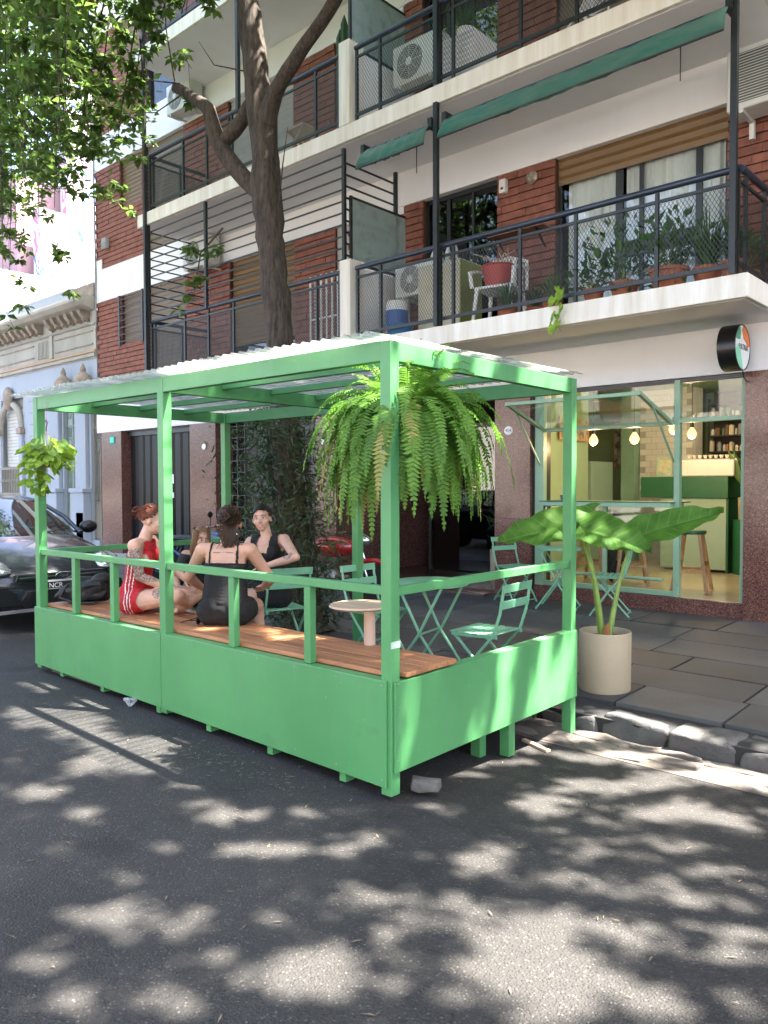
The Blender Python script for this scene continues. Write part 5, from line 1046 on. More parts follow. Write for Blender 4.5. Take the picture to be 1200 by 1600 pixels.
# stem tip (local, right = r0, depth = f0) then leaf direction
def ear_leaf(tip, mid, L, W, dirv, upv, droop, seed, base=(0,0,.40)):
    MB().tube([base, Vector(base).lerp(Vector(mid),.55)+Vector((0,0,.02)), mid, Vector(mid).lerp(Vector(tip),.6), tip],[.026,.021,.016,.012,.007],8).build('stem', STM, EP, smooth=True)
    o = ear(L,W,droop,.4,seed).build('leaf', 'ear_leaf', EP, smooth=True, fix=False)
    X = Vector(dirv).normalized(); Z = Vector(upv); Y = Z.cross(X).normalized(); Z = X.cross(Y)
    M = Matrix((X,Y,Z)).transposed().to_4x4(); M.translation = Vector(tip); o.matrix_local = M; return o
rr_ = lambda a, b, z: (r0*a+f0*b+Vector((0,0,z)))
ear_leaf(rr_(-.16,.04,1.30), rr_(-.10,.02,.95), .68,.36, rr_(-1,.05,-.16), rr_(-.15,-.68,.72), .10, 1, (-.03,0,.40))
ear_leaf(rr_(-.22,-.06,1.27), rr_(-.09,-.03,.85), .56,.38, rr_(.70,-.5,-.16), rr_(.05,-.70,.72), .16, 2, (-.01,-.02,.40))
ear_leaf(rr_(.20,-.02,1.19), rr_(.11,.0,.85), .72,.30, rr_(1,-.10,.36), rr_(-.25,-.68,.72), .10, 3, (.03,.0,.40))
MB().tube([(.02,-.03,.40),(.03,-.04,.47),(.05,-.05,.53)],[.035,.03,.006],8).build('sheath', mat('sheath_brown',(.28,.12,.03),.7,.3,20), EP, smooth=True)

# ================================================================ things on the balconies
def ac_unit(label, x, y, z, w=.80, h=.55, d=.28, rz=0, grille='round'):
    t = thing('air_conditioner', label, 'air conditioner', (x,y,z), rz, 'outdoor air conditioner units')
    MB().box(-w/2,w/2,-d/2,d/2,0,h).build('casing', 'ac_white', t, bevel=.02); gx = -w*.12
    MB().lathe([(0,0),(h*.40,0),(h*.41,.004),(0,.005)], (gx,-d/2-.006,h/2), 32, axis='y').build('fan_recess', 'ac_grille', t)
    m = MB()
    for i in range(9): rr = h*(.06+.042*i); m.tube([(gx+rr*math.cos(k*math.pi/12),-d/2-.012,h/2+rr*math.sin(k*math.pi/12)) for k in range(25)],.0035,4)
    for k in range(8): a = k*math.pi/4; m.bar((gx+.03*math.cos(a),-d/2-.013,h/2+.03*math.sin(a)),(gx+h*.41*math.cos(a),-d/2-.013,h/2+h*.41*math.sin(a)),.006)
    m.build('fan_guard', 'ac_white', t, fix=False); MB().lathe([(0,0),(.055,0),(.05,-.012),(0,-.015)],(gx,-d/2-.012,h/2),20,axis='y').build('hub','ac_white',t)
    for s in (-1,1): MB().bar((s*w*.33,-d/2,-.02),(s*w*.33,d/2+.12,-.02),.035,.035).build('bracket','ac_white',t)
    return t
ac_unit('air conditioner on the wall above the left second-floor balcony', -13.05,8.75,8.72); ac_unit('air conditioner behind the lattice bars of the left first-floor balcony', -12.55,8.75,5.68); 
ac_unit('air conditioner behind mesh at left end of the right second-floor balcony', -7.0,8.50,7.12); ac_unit('air conditioner behind mesh at left end of the right first-floor balcony', -6.95,8.45,4.20,.75,.45)
# large condenser with square louvres at top right
t = thing('air_conditioner', 'large cream air conditioner on the wall at the upper right corner', 'air conditioner', (-2.50,8.72,5.46), 0, 'outdoor air conditioner units')
MB().box(-.45,.5,-.16,.20,0,.62).build('casing','ac_white',t,bevel=.02); MB().box(-.40,.30,-.168,-.161,.06,.56).build('louvre_recess','ac_grille',t)
for i in range(18): MB().bar((-.40,-.172,.07+i*.028),(.30,-.172,.07+i*.028),.006).build('louvre','ac_white',t)
MB().bar((-.3,-.16,-.02),(-.3,.24,-.02),.04).build('bracket','ac_white',t); MB().bar((-.3,.2,-.2),(-.3,.2,-.01),.05).build('bracket','ac_white',t)
# awnings
def awning(label, x0, x1):
    t = thing('drop_awning', label, 'awning', ((x0+x1)/2,YS-.1,5.97)); w = (x1-x0)/2; m = MB(); n = 40
    prof = [(.10,.03),(.02,.01),(-.05,-.08),(-.09,-.17),(-.10,-.24)]
    for i in range(n+1):
        x = -w+2*w*i/n
        for j, (y,z) in enumerate(prof): m.v.append((x, y+.012*math.sin(i*.9+j), z-.03*math.sin(math.pi*i/n)*(j/4)+.006*math.sin(i*2.3+j*2)))
    for i in range(n):
        for j in range(4): a = i*5+j; m.f.append((a,a+1,a+6,a+5))
    o = m.build('canvas','awning_canvas',t,smooth=True,fix=False); s = o.modifiers.new('thick','SOLIDIFY'); s.thickness = .006
    MB().cyl((-w-.03,.10,.03),(w+.03,.10,.03),.03).build('roller','rail_blue',t,smooth=True); MB().cyl((-w,-.10,-.25),(w,-.10,-.25),.012).build('front_rod','black_iron',t)
    MB().cyl((w*.75,-.05,-.2),(w*.75,-.05,-.55),.006,n=6).build('crank','black_iron',t)
    for s in (-1,1): MB().box(s*w-.03,s*w+.03,.02,.16,-.02,.10).build('bracket','black_iron',t)
awning('short faded green awning rolled under the slab left of the mast', -7.25,-6.12); awning('long faded green awning rolled under the second-floor slab', -5.9,-2.6)
# white plastic chair with a red tub on it
t = thing('plastic_chair', 'white plastic armchair on the first-floor balcony', 'chair', (-5.45,8.12,FL[0]+.002), .2)
for sx, sy in ((1,1),(1,-1),(-1,1),(-1,-1)): MB().tube([(sx*.25,sy*.25,0),(sx*.21,sy*.21,.42)],[.022,.028],8).build('leg','plastic_white',t,smooth=True)
MB().box(-.24,.24,-.24,.24,.40,.435).build('seat','plastic_white',t,bevel=.015)
for s in (-1,1): MB().tube([(s*.26,-.25,.42),(s*.28,-.27,.60),(s*.28,-.05,.66),(s*.27,.22,.70)],.026,8).build('arm','plastic_white',t,smooth=True)
for i in range(5): MB().box(-.20+i*.085,-.14+i*.085,.23,.26,.44,.86).build('back_slat','plastic_white',t,bevel=.006)
MB().tube([(-.25,.24,.44),(-.24,.27,.8),(0,.28,.88),(.24,.27,.8),(.25,.24,.44)],.024,8).build('back_rim','plastic_white',t,smooth=True)
t = thing('red_tub', 'red plastic tub standing on the white plastic chair', 'tub', (-5.45,8.08,FL[0]+.438)); MB().lathe([(0,0),(.15,0),(.20,.24),(.215,.25),(.21,.26),(.19,.25),(.14,.02),(0,.02)],n=28).build('tub','plastic_red',t,smooth=35)
for i in range(8): MB().tube([(0,0,.02),(rf.gauss(0,.1),rf.gauss(0,.05),.3),(rf.gauss(0,.2),rf.gauss(0,.1),.42)],.006,4).build('dry_stem','pale_wood',t)
t = thing('cabinet', 'cream wooden cabinet on the first-floor balcony behind the mesh', 'cabinet', (-6.55,8.55,FL[0]+.002)); MB().box(-.35,.35,-.25,.25,0,1.0).build('body',mat('cabinet_cream',(.50,.46,.34),.6),t,bevel=.008); MB().box(.351,.36,-.24,.24,.02,.98).build('side',mat('cabinet_olive',(.22,.24,.06),.6),t); MB().box(-.02,.02,-.262,-.251,.4,.46).build('handle','black_iron',t)
t = thing('blue_drum', 'blue and white plastic container under the balcony air conditioner', 'container', (-7.15,8.15,FL[0]+.002)); MB().lathe([(0,0),(.14,0),(.15,.1),(.15,.5),(.13,.55),(0,.56)],n=24).build('body','plastic_white',t,smooth=40); MB().lathe([(.152,.22),(.155,.24),(.155,.40),(.152,.42)],n=24).build('band',mat('blue_plastic',(.03,.10,.32),.4),t)
t = thing('blue_basin', 'blue basin on the balcony floor beside the cream cabinet', 'basin', (-6.95,7.98,FL[0]+.002)); MB().lathe([(0,0),(.14,0),(.19,.16),(.20,.17),(.18,.16),(.13,.02),(0,.02)],n=28).build('basin',mat('basin_blue',(.04,.16,.34),.35),t,smooth=40)
for i, x in enumerate((-6.75,-6.62,-6.5,-6.38)):
    t = thing('bottle', ('tall clear bottle on the cream cabinet','second bottle from the left on the cream cabinet','third bottle from the left on the cream cabinet','rightmost bottle on the cream cabinet')[i], 'bottle', (x,8.45,FL[0]+1.004), 0, 'bottles on the cabinet'); MB().lathe([(0,0),(.04,0),(.042,.15),(.018,.21),(.018,.26),(0,.26)],n=12).build('body',mat('bottle_pale',(.45,.48,.46),.2),t,smooth=40); MB().cyl((0,0,.26),(0,0,.285),.02).build('cap','blue_plastic',t)
t = thing('wooden_shelf', 'small wall shelf on the brick beside the balcony window', 'shelf', (-5.62,8.82,FL[0]+1.30)); MB().box(-.42,.42,-.14,.14,0,.03).build('board',mat('shelf_brown',(.20,.10,.06),.7),t); MB().bar((-.3,.13,-.2),(-.3,-.1,0),.02).build('bracket','black_iron',t); MB().bar((.3,.13,-.2),(.3,-.1,0),.02).build('bracket','black_iron',t)
t = thing('wall_lamp', 'round brass bulkhead lamp on the brick by the balcony shutter', 'lamp', (-5.52,8.97,FL[0]+2.03)); MB().lathe([(0,-.0),(.085,0),(.085,-.03),(.06,-.055),(.06,-.06),(0,-.065)],n=24,axis='y').build('body',mat('old_brass',(.35,.30,.24),.4,.2,12,metal=.6),t,smooth=40)
for k in range(6): a = k*math.pi/3; MB().tube([(.08*math.cos(a),-.03,.08*math.sin(a)),(.05*math.cos(a),-.07,.05*math.sin(a)),(0,-.08,0)],.005,4).build('cage_wire','old_brass',t)
t = thing('lantern', 'black wall lantern above the left first-floor balcony', 'lamp', (-10.5,8.75,FL[0]+1.95)); MB().lathe([(0,0),(.05,0),(.085,.20),(.03,.27),(0,.30)],n=6).build('body',mat('lantern_black',(.02,.02,.02),.5),t); MB().lathe([(.056,.03),(.08,.18)],n=6).build('pane','lamp_glass',t); MB().tube([(0,0,.29),(0,.08,.36),(0,.22,.36)],.012,6).build('arm','lantern_black',t)
t = thing('security_box', 'small white alarm box on the brick beside the dark balcony window', 'box', (-5.95,8.96,FL[0]+2.02)); MB().box(-.05,.05,-.06,.02,-.09,.09).build('case','plastic_white',t,bevel=.01); MB().box(-.02,.02,-.064,-.06,-.05,-.02).build('lens','dark_frame',t)
t = thing('white_gate', 'white slatted gate leaning beside the balcony pier', 'gate', (-8.75,8.3,FL[0]+.002)); 
for i in range(6): MB().bar((-.3+i*.12,0,0),(-.3+i*.12,0,1.25),.022,.022,(1,0,0)).build('slat','plastic_white',t)
for zz in (.15,.6,1.2): MB().bar((-.32,0.023,zz),(.32,0.023,zz),.03,.02).build('rail','plastic_white',t)
# balcony plants
def potted(label, x, y, z, r, h, kind, n, hgt, pm='terracotta', lm=None, seed=0):
    t = thing('potted_plant', label, 'plant', (x,y,z+.002), 0, 'potted plants on the balcony'); rg = np.random.default_rng(seed)
    MB().lathe([(0,0),(r*.72,0),(r*.98,h*.85),(r*1.08,h*.86),(r*1.08,h),(r*.95,h),(r*.9,h*.88),(0,h*.86)],n=24).build('pot',pm,t,smooth=35)
    if kind == 'grass':
        m = MB()
        for i in range(n):
            a = rg.uniform(0,6.28); l_ = hgt*rg.uniform(.6,1.1); out = rg.uniform(.25,.95); p = [Vector((math.cos(a)*.02,math.sin(a)*.02,h*.86))]
            for k in range(1,6): s = k/5; p.append(Vector((math.cos(a)*out*l_*s*.8, math.sin(a)*out*l_*s*.8, h*.86+l_*(s-.75*out*s*s))))
            w = .009; sd = Vector((-math.sin(a),math.cos(a),0))*w; b = len(m.v)
            for k, q in enumerate(p): ww = sd*(1-(k/5)**2*.9); m.v += [tuple(q-ww),tuple(q+ww)]
            for k in range(5): m.f.append((b+2*k,b+2*k+1,b+2*k+3,b+2*k+2))
        m.build('foliage',lm or 'balcony_leaf',t,fix=False)['kind'] = 'stuff'
    else:
        P = rg.normal(size=(n,3))*np.array([hgt*.32,hgt*.28,hgt*.30])+np.array([0,0,h+hgt*.42]); D = P-np.array([0,0,h*.8]); D /= np.linalg.norm(D,axis=1)[:,None]; D = D+rg.normal(size=(n,3))*.5; Lg = rg.uniform(.07,.15,n)
        link('foliage',leaf_mesh(P,D,rg.normal(size=(n,3))*.4+np.array([0,0,1]),Lg,Lg*.42),lm or 'balcony_leaf',t)['kind'] = 'stuff'
        m = MB()
        for i in range(7): m.tube([(0,0,h*.85),tuple(P[i]*np.array([.5,.5,.8])),tuple(P[i])],[.007,.005,.003],4)
        m.build('stems','stem_green',t,fix=False)
leafmat('balcony_leaf',(.055,.13,.035),(.03,.075,.02),.3); leafmat('balcony_leaf_pale',(.14,.20,.08),(.07,.13,.04),.3)
z = FL[0]
potted('wide terracotta pot of dark leafy plant at the right of the balcony',-3.30,7.98,z,.19,.24,'leaf',260,.55,seed=1); potted('feathery plant in the middle terracotta pot on the balcony',-3.78,7.98,z,.15,.19,'leaf',220,.62,seed=2)
potted('tall spider plant with long thin blades near the balcony corner',-2.95,8.1,z,.14,.22,'grass',150,.85,seed=3); potted('spiky plant in the balcony corner against the mast',-2.66,7.95,z,.10,.2,'grass',90,.65,seed=4)
potted('small plant in the terracotta pot left of the middle one',-4.12,7.95,z,.11,.17,'leaf',70,.34,seed=5); potted('spider plant at the foot of the white curtain',-4.62,7.93,z,.11,.13,'grass',120,.50,lm='balcony_leaf_pale',seed=6)
potted('spider plant beside the plastic chair',-5.22,7.93,z,.11,.12,'grass',110,.46,seed=7); potted('low grassy plant behind the mast on the balcony',-5.0,8.2,z,.11,.14,'grass',90,.42,seed=8)
potted('dark shrub behind the mesh at the balcony side',-2.75,8.55,z,.14,.22,'leaf',120,.4,seed=12)
# vine trailing over the slab edge
t = thing('trailing_vine', 'small vine trailing over the white slab edge', 'vine', (-4.35,YS-.02,FL[0]+.06)); MB().tube([(0,.15,.1),(0,.0,.08),(.01,-.03,-.1),(-.03,-.035,-.25),(.02,-.03,-.36)],.003,4).build('stem','stem_green',t)
for i in range(13): o = bpy.data.objects.new('leaf',hm[i%4]); col.objects.link(o); o.parent = t; o.location = (rf.gauss(0,.06),-.03-rf.random()*.03,.12-i*.037); o.rotation_euler = (rf.gauss(0,.3),1.1,-1.57+rf.gauss(0,.8))
# second-floor balcony: white boxes, wire chair, plants
t = thing('storage_box', 'white quilted storage box on the second-floor balcony', 'box', (-5.95,8.1,FL[1]+.002)); MB().box(-.3,.3,-.25,.25,0,.62).build('box','plastic_white',t,bevel=.02)
for i in range(9): MB().box(-.302,.302,-.256,-.251,.04+i*.065,.075+i*.065).build('band',mat('weave_white',(.5,.52,.55),.6),t)
potted('bushy plant on the white box on the second-floor balcony',-5.95,8.1,FL[1]+.625,.11,.16,'grass',90,.45,'plastic_white',seed=9)
t = thing('wire_chair', 'white wire shell chair on the second-floor balcony', 'chair', (-4.35,8.05,FL[1]+.002), -1.2); m = MB()
for i in range(22):
    a = R(-80+i*160/21); m.tube([(0,-.02,.36),(math.sin(a)*.22,.10,.40+.05*math.cos(a)),(math.sin(a)*.42,.26,.46+.42*math.cos(a))],.006,4)
m.tube([(math.sin(R(a))*.42,.26,.46+.42*math.cos(R(a))) for a in range(-85,86,10)],.012,6); m.build('shell',mat('wire_white',(.6,.6,.58),.4),t,fix=False)
for sx, sy in ((1,1),(1,-1),(-1,1),(-1,-1)): MB().cyl((sx*.2,sy*.2,0),(0,0,.36),.01,n=6).build('leg','wire_white',t)
t = thing('folding_stool', 'small pale folding stool on the left second-floor balcony', 'stool', (-8.9,8.0,FL[1]+.002)); MB().box(-.2,.2,-.15,.15,.40,.43).build('seat','pale_wood',t)
for s in (-1,1): MB().bar((-.2,s*.13,0),(.18,s*.13,.40),.025).build('leg','pale_wood',t); MB().bar((.2,s*.1,0),(-.18,s*.1,.40),.025).build('leg','pale_wood',t)
t = thing('climbing_cactus', 'tall dark green cactus at the right end of the left balcony', 'cactus', (-8.15,8.2,FL[1]+.002)); MB().lathe([(0,0),(.13,0),(.16,.26),(.14,.26),(0,.22)],n=20).build('pot','terracotta',t,smooth=35)
for i in range(5): a = i*1.3; MB().lathe([(.045,.2),(.06,.6),(.055,1.1+.15*i),(.0,1.25+.15*i)],(math.cos(a)*.09,math.sin(a)*.09,0),6).build('stem',LEAF2,t)
# ================================================================ parked car
def car(loc, rz=0):
    t = thing('parked_car', 'dark grey hatchback parked nose-on behind the parklet', 'car', loc, rz)
    paint = mat('car_paint', (.026,.030,.037), .25, .08, 2, metal=.2, coat=.4, spec=.4)
    blk = mat('car_black', (.008,.008,.009), .35, .1, 8)
    st = [(.02,.50,.24,.52,.56),(-.02,.66,.21,.56,.62),(-.10,.78,.19,.62,.69),(-.25,.86,.18,.66,.765),(-.5,.895,.18,.74,.86),(-.85,.905,.18,.82,.945),(-1.2,.91,.18,.88,1.0),(-1.7,.912,.18,.93,1.02),(-2.6,.912,.18,.96,1.03),(-3.5,.90,.19,.98,1.05),(-4.0,.86,.24,.98,1.06),(-4.25,.78,.30,.95,1.02),(-4.34,.6,.36,.88,.9)]
    m = MB(); ring = []
    for x, w, zb, zs, zt in st:
        h = [(0,zb),(w*.7,zb),(w*.95,zb+.06),(w,zb+.22),(w*.995,(zb+zs)/2+.06),(w*.985,zs-.05),(w*.93,zs+.015),(w*.72,zt-.012),(w*.4,zt+.008),(0,zt+.014)]
        pts = h+[(-y,z) for y, z in h[-2:0:-1]]; r_ = []
        for y, z in pts:
            xx = x-(.05*(y/.9)**2*4 if x > -.3 else 0); r_.append(len(m.v)); m.v.append((xx,y,z))
        ring.append(r_)
    n = len(ring[0])
    for i in range(len(ring)-1):
        for j in range(n): m.f.append((ring[i][j],ring[i][(j+1)%n],ring[i+1][(j+1)%n],ring[i+1][j]))
    m.f.append(tuple(ring[0])); m.f.append(tuple(reversed(ring[-1])))
    b = m.build('body', paint, t, smooth=70); s = b.modifiers.new('sub','SUBSURF'); s.levels = 2; s.render_levels = 2
    # greenhouse: windscreen, side and rear glass
    def arc(x, zc, w, k=8, bow=.10): return [(x-bow*((2*i/k-1)**2), w*(2*i/k-1), zc-.05*((2*i/k-1)**2)) for i in range(k+1)]
    def loft(rows):
        q = MB(); k = len(rows[0])
        for r_ in rows: q.v += r_
        for i in range(len(rows)-1):
            for j in range(k-1): q.f.append((i*k+j,i*k+j+1,(i+1)*k+j+1,(i+1)*k+j))
        return q
    loft([arc(-1.02,.985,.76,bow=.22),arc(-1.45,1.20,.71,bow=.20),arc(-1.95,1.42,.62,bow=.16)]).build('windscreen','car_glass',t,smooth=True,fix=False)
    loft([arc(-1.96,1.428,.625,bow=.16),arc(-2.4,1.485,.60,bow=.08),arc(-3.1,1.48,.59,bow=.0),arc(-3.75,1.40,.56,bow=-.05)]).build('roof',paint,t,smooth=True,fix=False)
    loft([arc(-3.76,1.395,.56,bow=-.05),arc(-4.12,1.06,.66,bow=-.08)]).build('rear_window','car_glass',t,smooth=True,fix=False)
    for s_ in (-1,1):
        MB().add([(-1.25,s_*.775,.98),(-2.1,s_*.625,1.37),(-3.1,s_*.60,1.42),(-3.75,s_*.57,1.33),(-4.05,s_*.70,1.03)],[(0,1,2,3,4)]).build('side_window','car_glass',t,fix=False)
        MB().tube([(-1.18,s_*.79,.985),(-1.55,s_*.735,1.19),(-2.1,s_*.635,1.385),(-2.6,s_*.612,1.43)],.028,6).build('pillar',paint,t,smooth=True); MB().tube([(-2.6,s_*.615,1.43),(-2.55,s_*.80,1.0)],.03,6).build('pillar',blk,t); MB().tube([(-3.6,s_*.57,1.39),(-3.95,s_*.74,1.03)],.06,6).build('pillar',paint,t,smooth=True)
        mi = MB().ell((-1.38,s_*.99,1.05),(.085,.12,.085),14,10).build('mirror',blk,t,smooth=True); MB().bar((-1.36,s_*.80,.99),(-1.37,s_*.92,1.02),.05,.03).build('arm',blk,mi)
        hl = MB().ell((-.30,s_*.665,.70),(.25,.155,.062),20,12,rot=Matrix.Rotation(.30,3,'Y') @ Matrix.Rotation(-s_*.55,3,'Z')).build('headlight',mat('lamp_chrome',(.6,.62,.62),.12,.05,9,metal=.7,coat=1),t,smooth=True)
        MB().ell((-.16,s_*.60,.685),(.06,.05,.045),14,10).build('projector','lamp_glass',hl,smooth=True); MB().ell((-.30,s_*.665,.705),(.257,.16,.066),20,12,rot=Matrix.Rotation(.30,3,'Y') @ Matrix.Rotation(-s_*.55,3,'Z')).build('lens',glass('lens_clear',(.93,.95,.95),1.5,base=.05),hl,smooth=True)
        MB().prism([(s_*.42,.30),(s_*.76,.30),(s_*.78,.36),(s_*.70,.50),(s_*.60,.50)],'x',-.10,.015).build('fog_intake',blk,t)
        for q in range(5): MB().bar((.018-.10*(.5/.9),s_*(.47+.025*q),.325+q*.035),(-.06,s_*.74,.325+q*.035),.012).build('intake_slat','car_black',t)
        for xw in (-.86,-3.5):
            wh = MB().lathe([(.20,-.10),(.30,-.10),(.315,-.07),(.315,.07),(.30,.10),(.20,.10)],(xw,s_*.80,.315),32,axis='y').build('wheel',mat('tyre',(.012,.012,.012),.85),t,smooth=35)
            MB().lathe([(0,.02),(.05,.03),(.19,.02),(.205,.06),(.205,-.06),(0,-.06)],(xw,s_*.84,.315),28,axis='y').build('rim',mat('alloy',(.35,.36,.37),.35,.1,metal=.8),wh,smooth=35)
    MB().prism([(-.52,.555),(.52,.555),(.50,.625),(-.50,.625)],'x',-.05,.028).build('grille',blk,t,bevel=.008); MB().box(.024,.034,-.48,.48,.583,.597).build('chrome_strip',mat('chrome',(.6,.6,.62),.12,.02,metal=1),t)
    MB().prism([(-.40,.26),(.40,.26),(.46,.34),(.40,.44),(-.40,.44),(-.46,.34)],'x',-.06,.024).build('lower_grille',blk,t,bevel=.006)
    MB().bar((.03,-.70,.235),(.03,.70,.235),.05,.03).build('splitter',mat('splitter_grey',(.16,.17,.18),.35),t)
    em = MB().lathe([(0,.0),(.058,.0),(.062,.006),(.058,.012),(0,.012)],(.034,0,.59),32,axis='x',sx=1.55,sy=.62).build('emblem',mat('emblem_dark',(.02,.025,.04),.2),t,smooth=30)
    em2 = MB().tube([(.047,.094*math.cos(k*math.pi/16),.59+.038*math.sin(k*math.pi/16)) for k in range(33)],.005,5).build('ring','chrome',em,smooth=True); text('script','Ford',.052,'chrome',em,(.0475,0,.588),(math.pi/2,0,math.pi/2),.001)
    pl = MB().box(.026,.034,-.20,.20,.44,.555).build('licence_plate',mat('plate_black',(.02,.02,.025),.4),t,bevel=.003); MB().box(.0345,.0355,-.19,.19,.525,.548).build('plate_band','plastic_white',pl); text('plate_letters','NCR',.075,'plastic_white',pl,(.0352,-.085,.482),(math.pi/2,0,math.pi/2),.0008)
    MB().box(.0343,.035,-.195,.195,.445,.449).build('plate_edge','plastic_white',pl)
    for s_ in (-1,1): MB().bar((-1.12,s_*.10,.985),(-1.16,s_*.62,1.05),.012).build('wiper',blk,t)
    return t
car((-8.62,4.10,.02), -.02)
# ================================================================ motorcycles
def motorcycle(label, loc, rz, colr, name):
    t = thing('motorcycle', label, 'motorcycle', loc, rz, 'motorcycles on the sidewalk'); pm = mat(name, colr, .25, .05, coat=.8)
    for x in (-.62,.62):
        w = MB().lathe([(.25,-.04),(.29,-.045),(.305,-.02),(.305,.02),(.29,.045),(.25,.04)],(x,0,.305),32,axis='y').build('wheel','tyre',t,smooth=35)
        MB().tube([(x+.25*math.cos(k*math.pi/12),0,.305+.25*math.sin(k*math.pi/12)) for k in range(25)],.012,6).build('rim','chrome',w); 
        for k in range(10): a = k*math.pi/5; MB().cyl((x,0,.305),(x+.25*math.cos(a),0,.305+.25*math.sin(a)),.004,n=4).build('spoke','chrome',w)
        MB().cyl((x,-.06,.305),(x,.06,.305),.05).build('hub','chrome',w)
        MB().tube([(x+.33*math.cos(R(a)),0,.305+.33*math.sin(R(a))) for a in range(20,150,10)],.035,8).build('mudguard',pm,t,smooth=True)
    for s_ in (-1,1): MB().cyl((.62,s_*.07,.305),(.42,s_*.07,.92),.02).build('fork','chrome',t); MB().tube([(.40,s_*.08,.95),(.36,s_*.25,1.0),(.30,s_*.36,.99)],.013,6).build('handlebar','chrome',t); mi = MB().ell((.36,s_*.34,1.17),(.015,.06,.045),10,8).build('mirror','car_black',t,smooth=True); MB().cyl((.33,s_*.30,1.0),(.36,s_*.33,1.15),.006,n=5).build('stalk','car_black',mi)
    MB().ell((.12,0,.80),(.30,.13,.13),18,12).build('tank',pm,t,smooth=True); MB().ell((-.32,0,.80),(.34,.12,.06),16,10).build('seat','car_black',t,smooth=True); MB().ell((.0,0,.42),(.22,.12,.17),14,10).build('engine',mat('engine_grey',(.2,.2,.2),.4,.3,20,metal=.6),t,smooth=True)
    MB().lathe([(0,.0),(.085,.0),(.09,.02),(.05,.10),(0,.12)],(.50,0,.88),18,axis='x').build('headlamp','chrome',t,smooth=True); MB().tube([(.05,-.13,.3),(-.3,-.16,.28),(-.7,-.16,.36)],[.02,.03,.04],8).build('exhaust','chrome',t,smooth=True); MB().tube([(.38,0,.86),(.1,0,.55),(-.1,0,.35),(-.62,0,.31)],.025,6).build('frame','car_black',t); MB().tube([(.3,0,.78),(-.4,0,.72),(-.6,0,.33)],.02,6).build('frame','car_black',t)
motorcycle('red motorcycle parked behind the tree trunk', (-7.15,6.75,walk_z(6.75)), .5, (.35,.012,.012), 'moto_red'); motorcycle('dark blue motorcycle parked behind the seated women', (-9.5,6.6,walk_z(6.6)), .35, (.03,.06,.14), 'moto_blue')

# ================================================================ people
SK = {}
def skin(name, c): 
    m = mat(name, c, .5, .08, 18, bump=.05, bs=200); b = m.node_tree.nodes['Principled BSDF']; b.inputs['Subsurface Weight'].default_value = .12; b.inputs['Subsurface Radius'].default_value = (.01,.004,.002); return m
_bm = bmesh.new(); bmesh.ops.create_icosphere(_bm, subdivisions=2, radius=1); SPV = np.array([v.co[:] for v in _bm.verts]); SPF = [tuple(v.index for v in f.verts) for f in _bm.faces]; _bm.free()
class Body:
    def __init__(s): s.c=[]; s.r=[]; s.M=[]; s.lab=[]
    def sph(s, c, r, lab, M=None):
        s.c.append(list(c)); s.r.append([r]*3 if not hasattr(r,'__len__') else list(r)); s.M.append(np.eye(3) if M is None else np.array(M)); s.lab.append(lab)
    def limb(s, pts, rad, lab):
        for i in range(len(pts)-1):
            a, b = Vector(pts[i]), Vector(pts[i+1]); n = max(2, int((b-a).length/(min(rad[i],rad[i+1])*.45)))
            for k in range(n+1): t = k/n; s.sph(a.lerp(b,t), rad[i]*(1-t)+rad[i+1]*t, lab)
    def mesh(s, name, vox):
        V=[]; Fc=[]; o=0
        for c, r, M in zip(s.c,s.r,s.M):
            V.append((SPV*np.array(r)) @ M.T+np.array(c)); Fc += [tuple(i+o for i in f) for f in SPF]; o += len(SPV)
        me = bpy.data.meshes.new(name); me.from_pydata(np.vstack(V).tolist(),[],Fc); ob = bpy.data.objects.new('tmp',me); col.objects.link(ob)
        rm = ob.modifiers.new('r','REMESH'); rm.mode='VOXEL'; rm.voxel_size=vox; sm = ob.modifiers.new('s','SMOOTH'); sm.factor=.5; sm.iterations=5
        dg = bpy.context.evaluated_depsgraph_get(); out = bpy.data.meshes.new_from_object(ob.evaluated_get(dg)); bpy.data.objects.remove(ob); out.shade_smooth(); return out
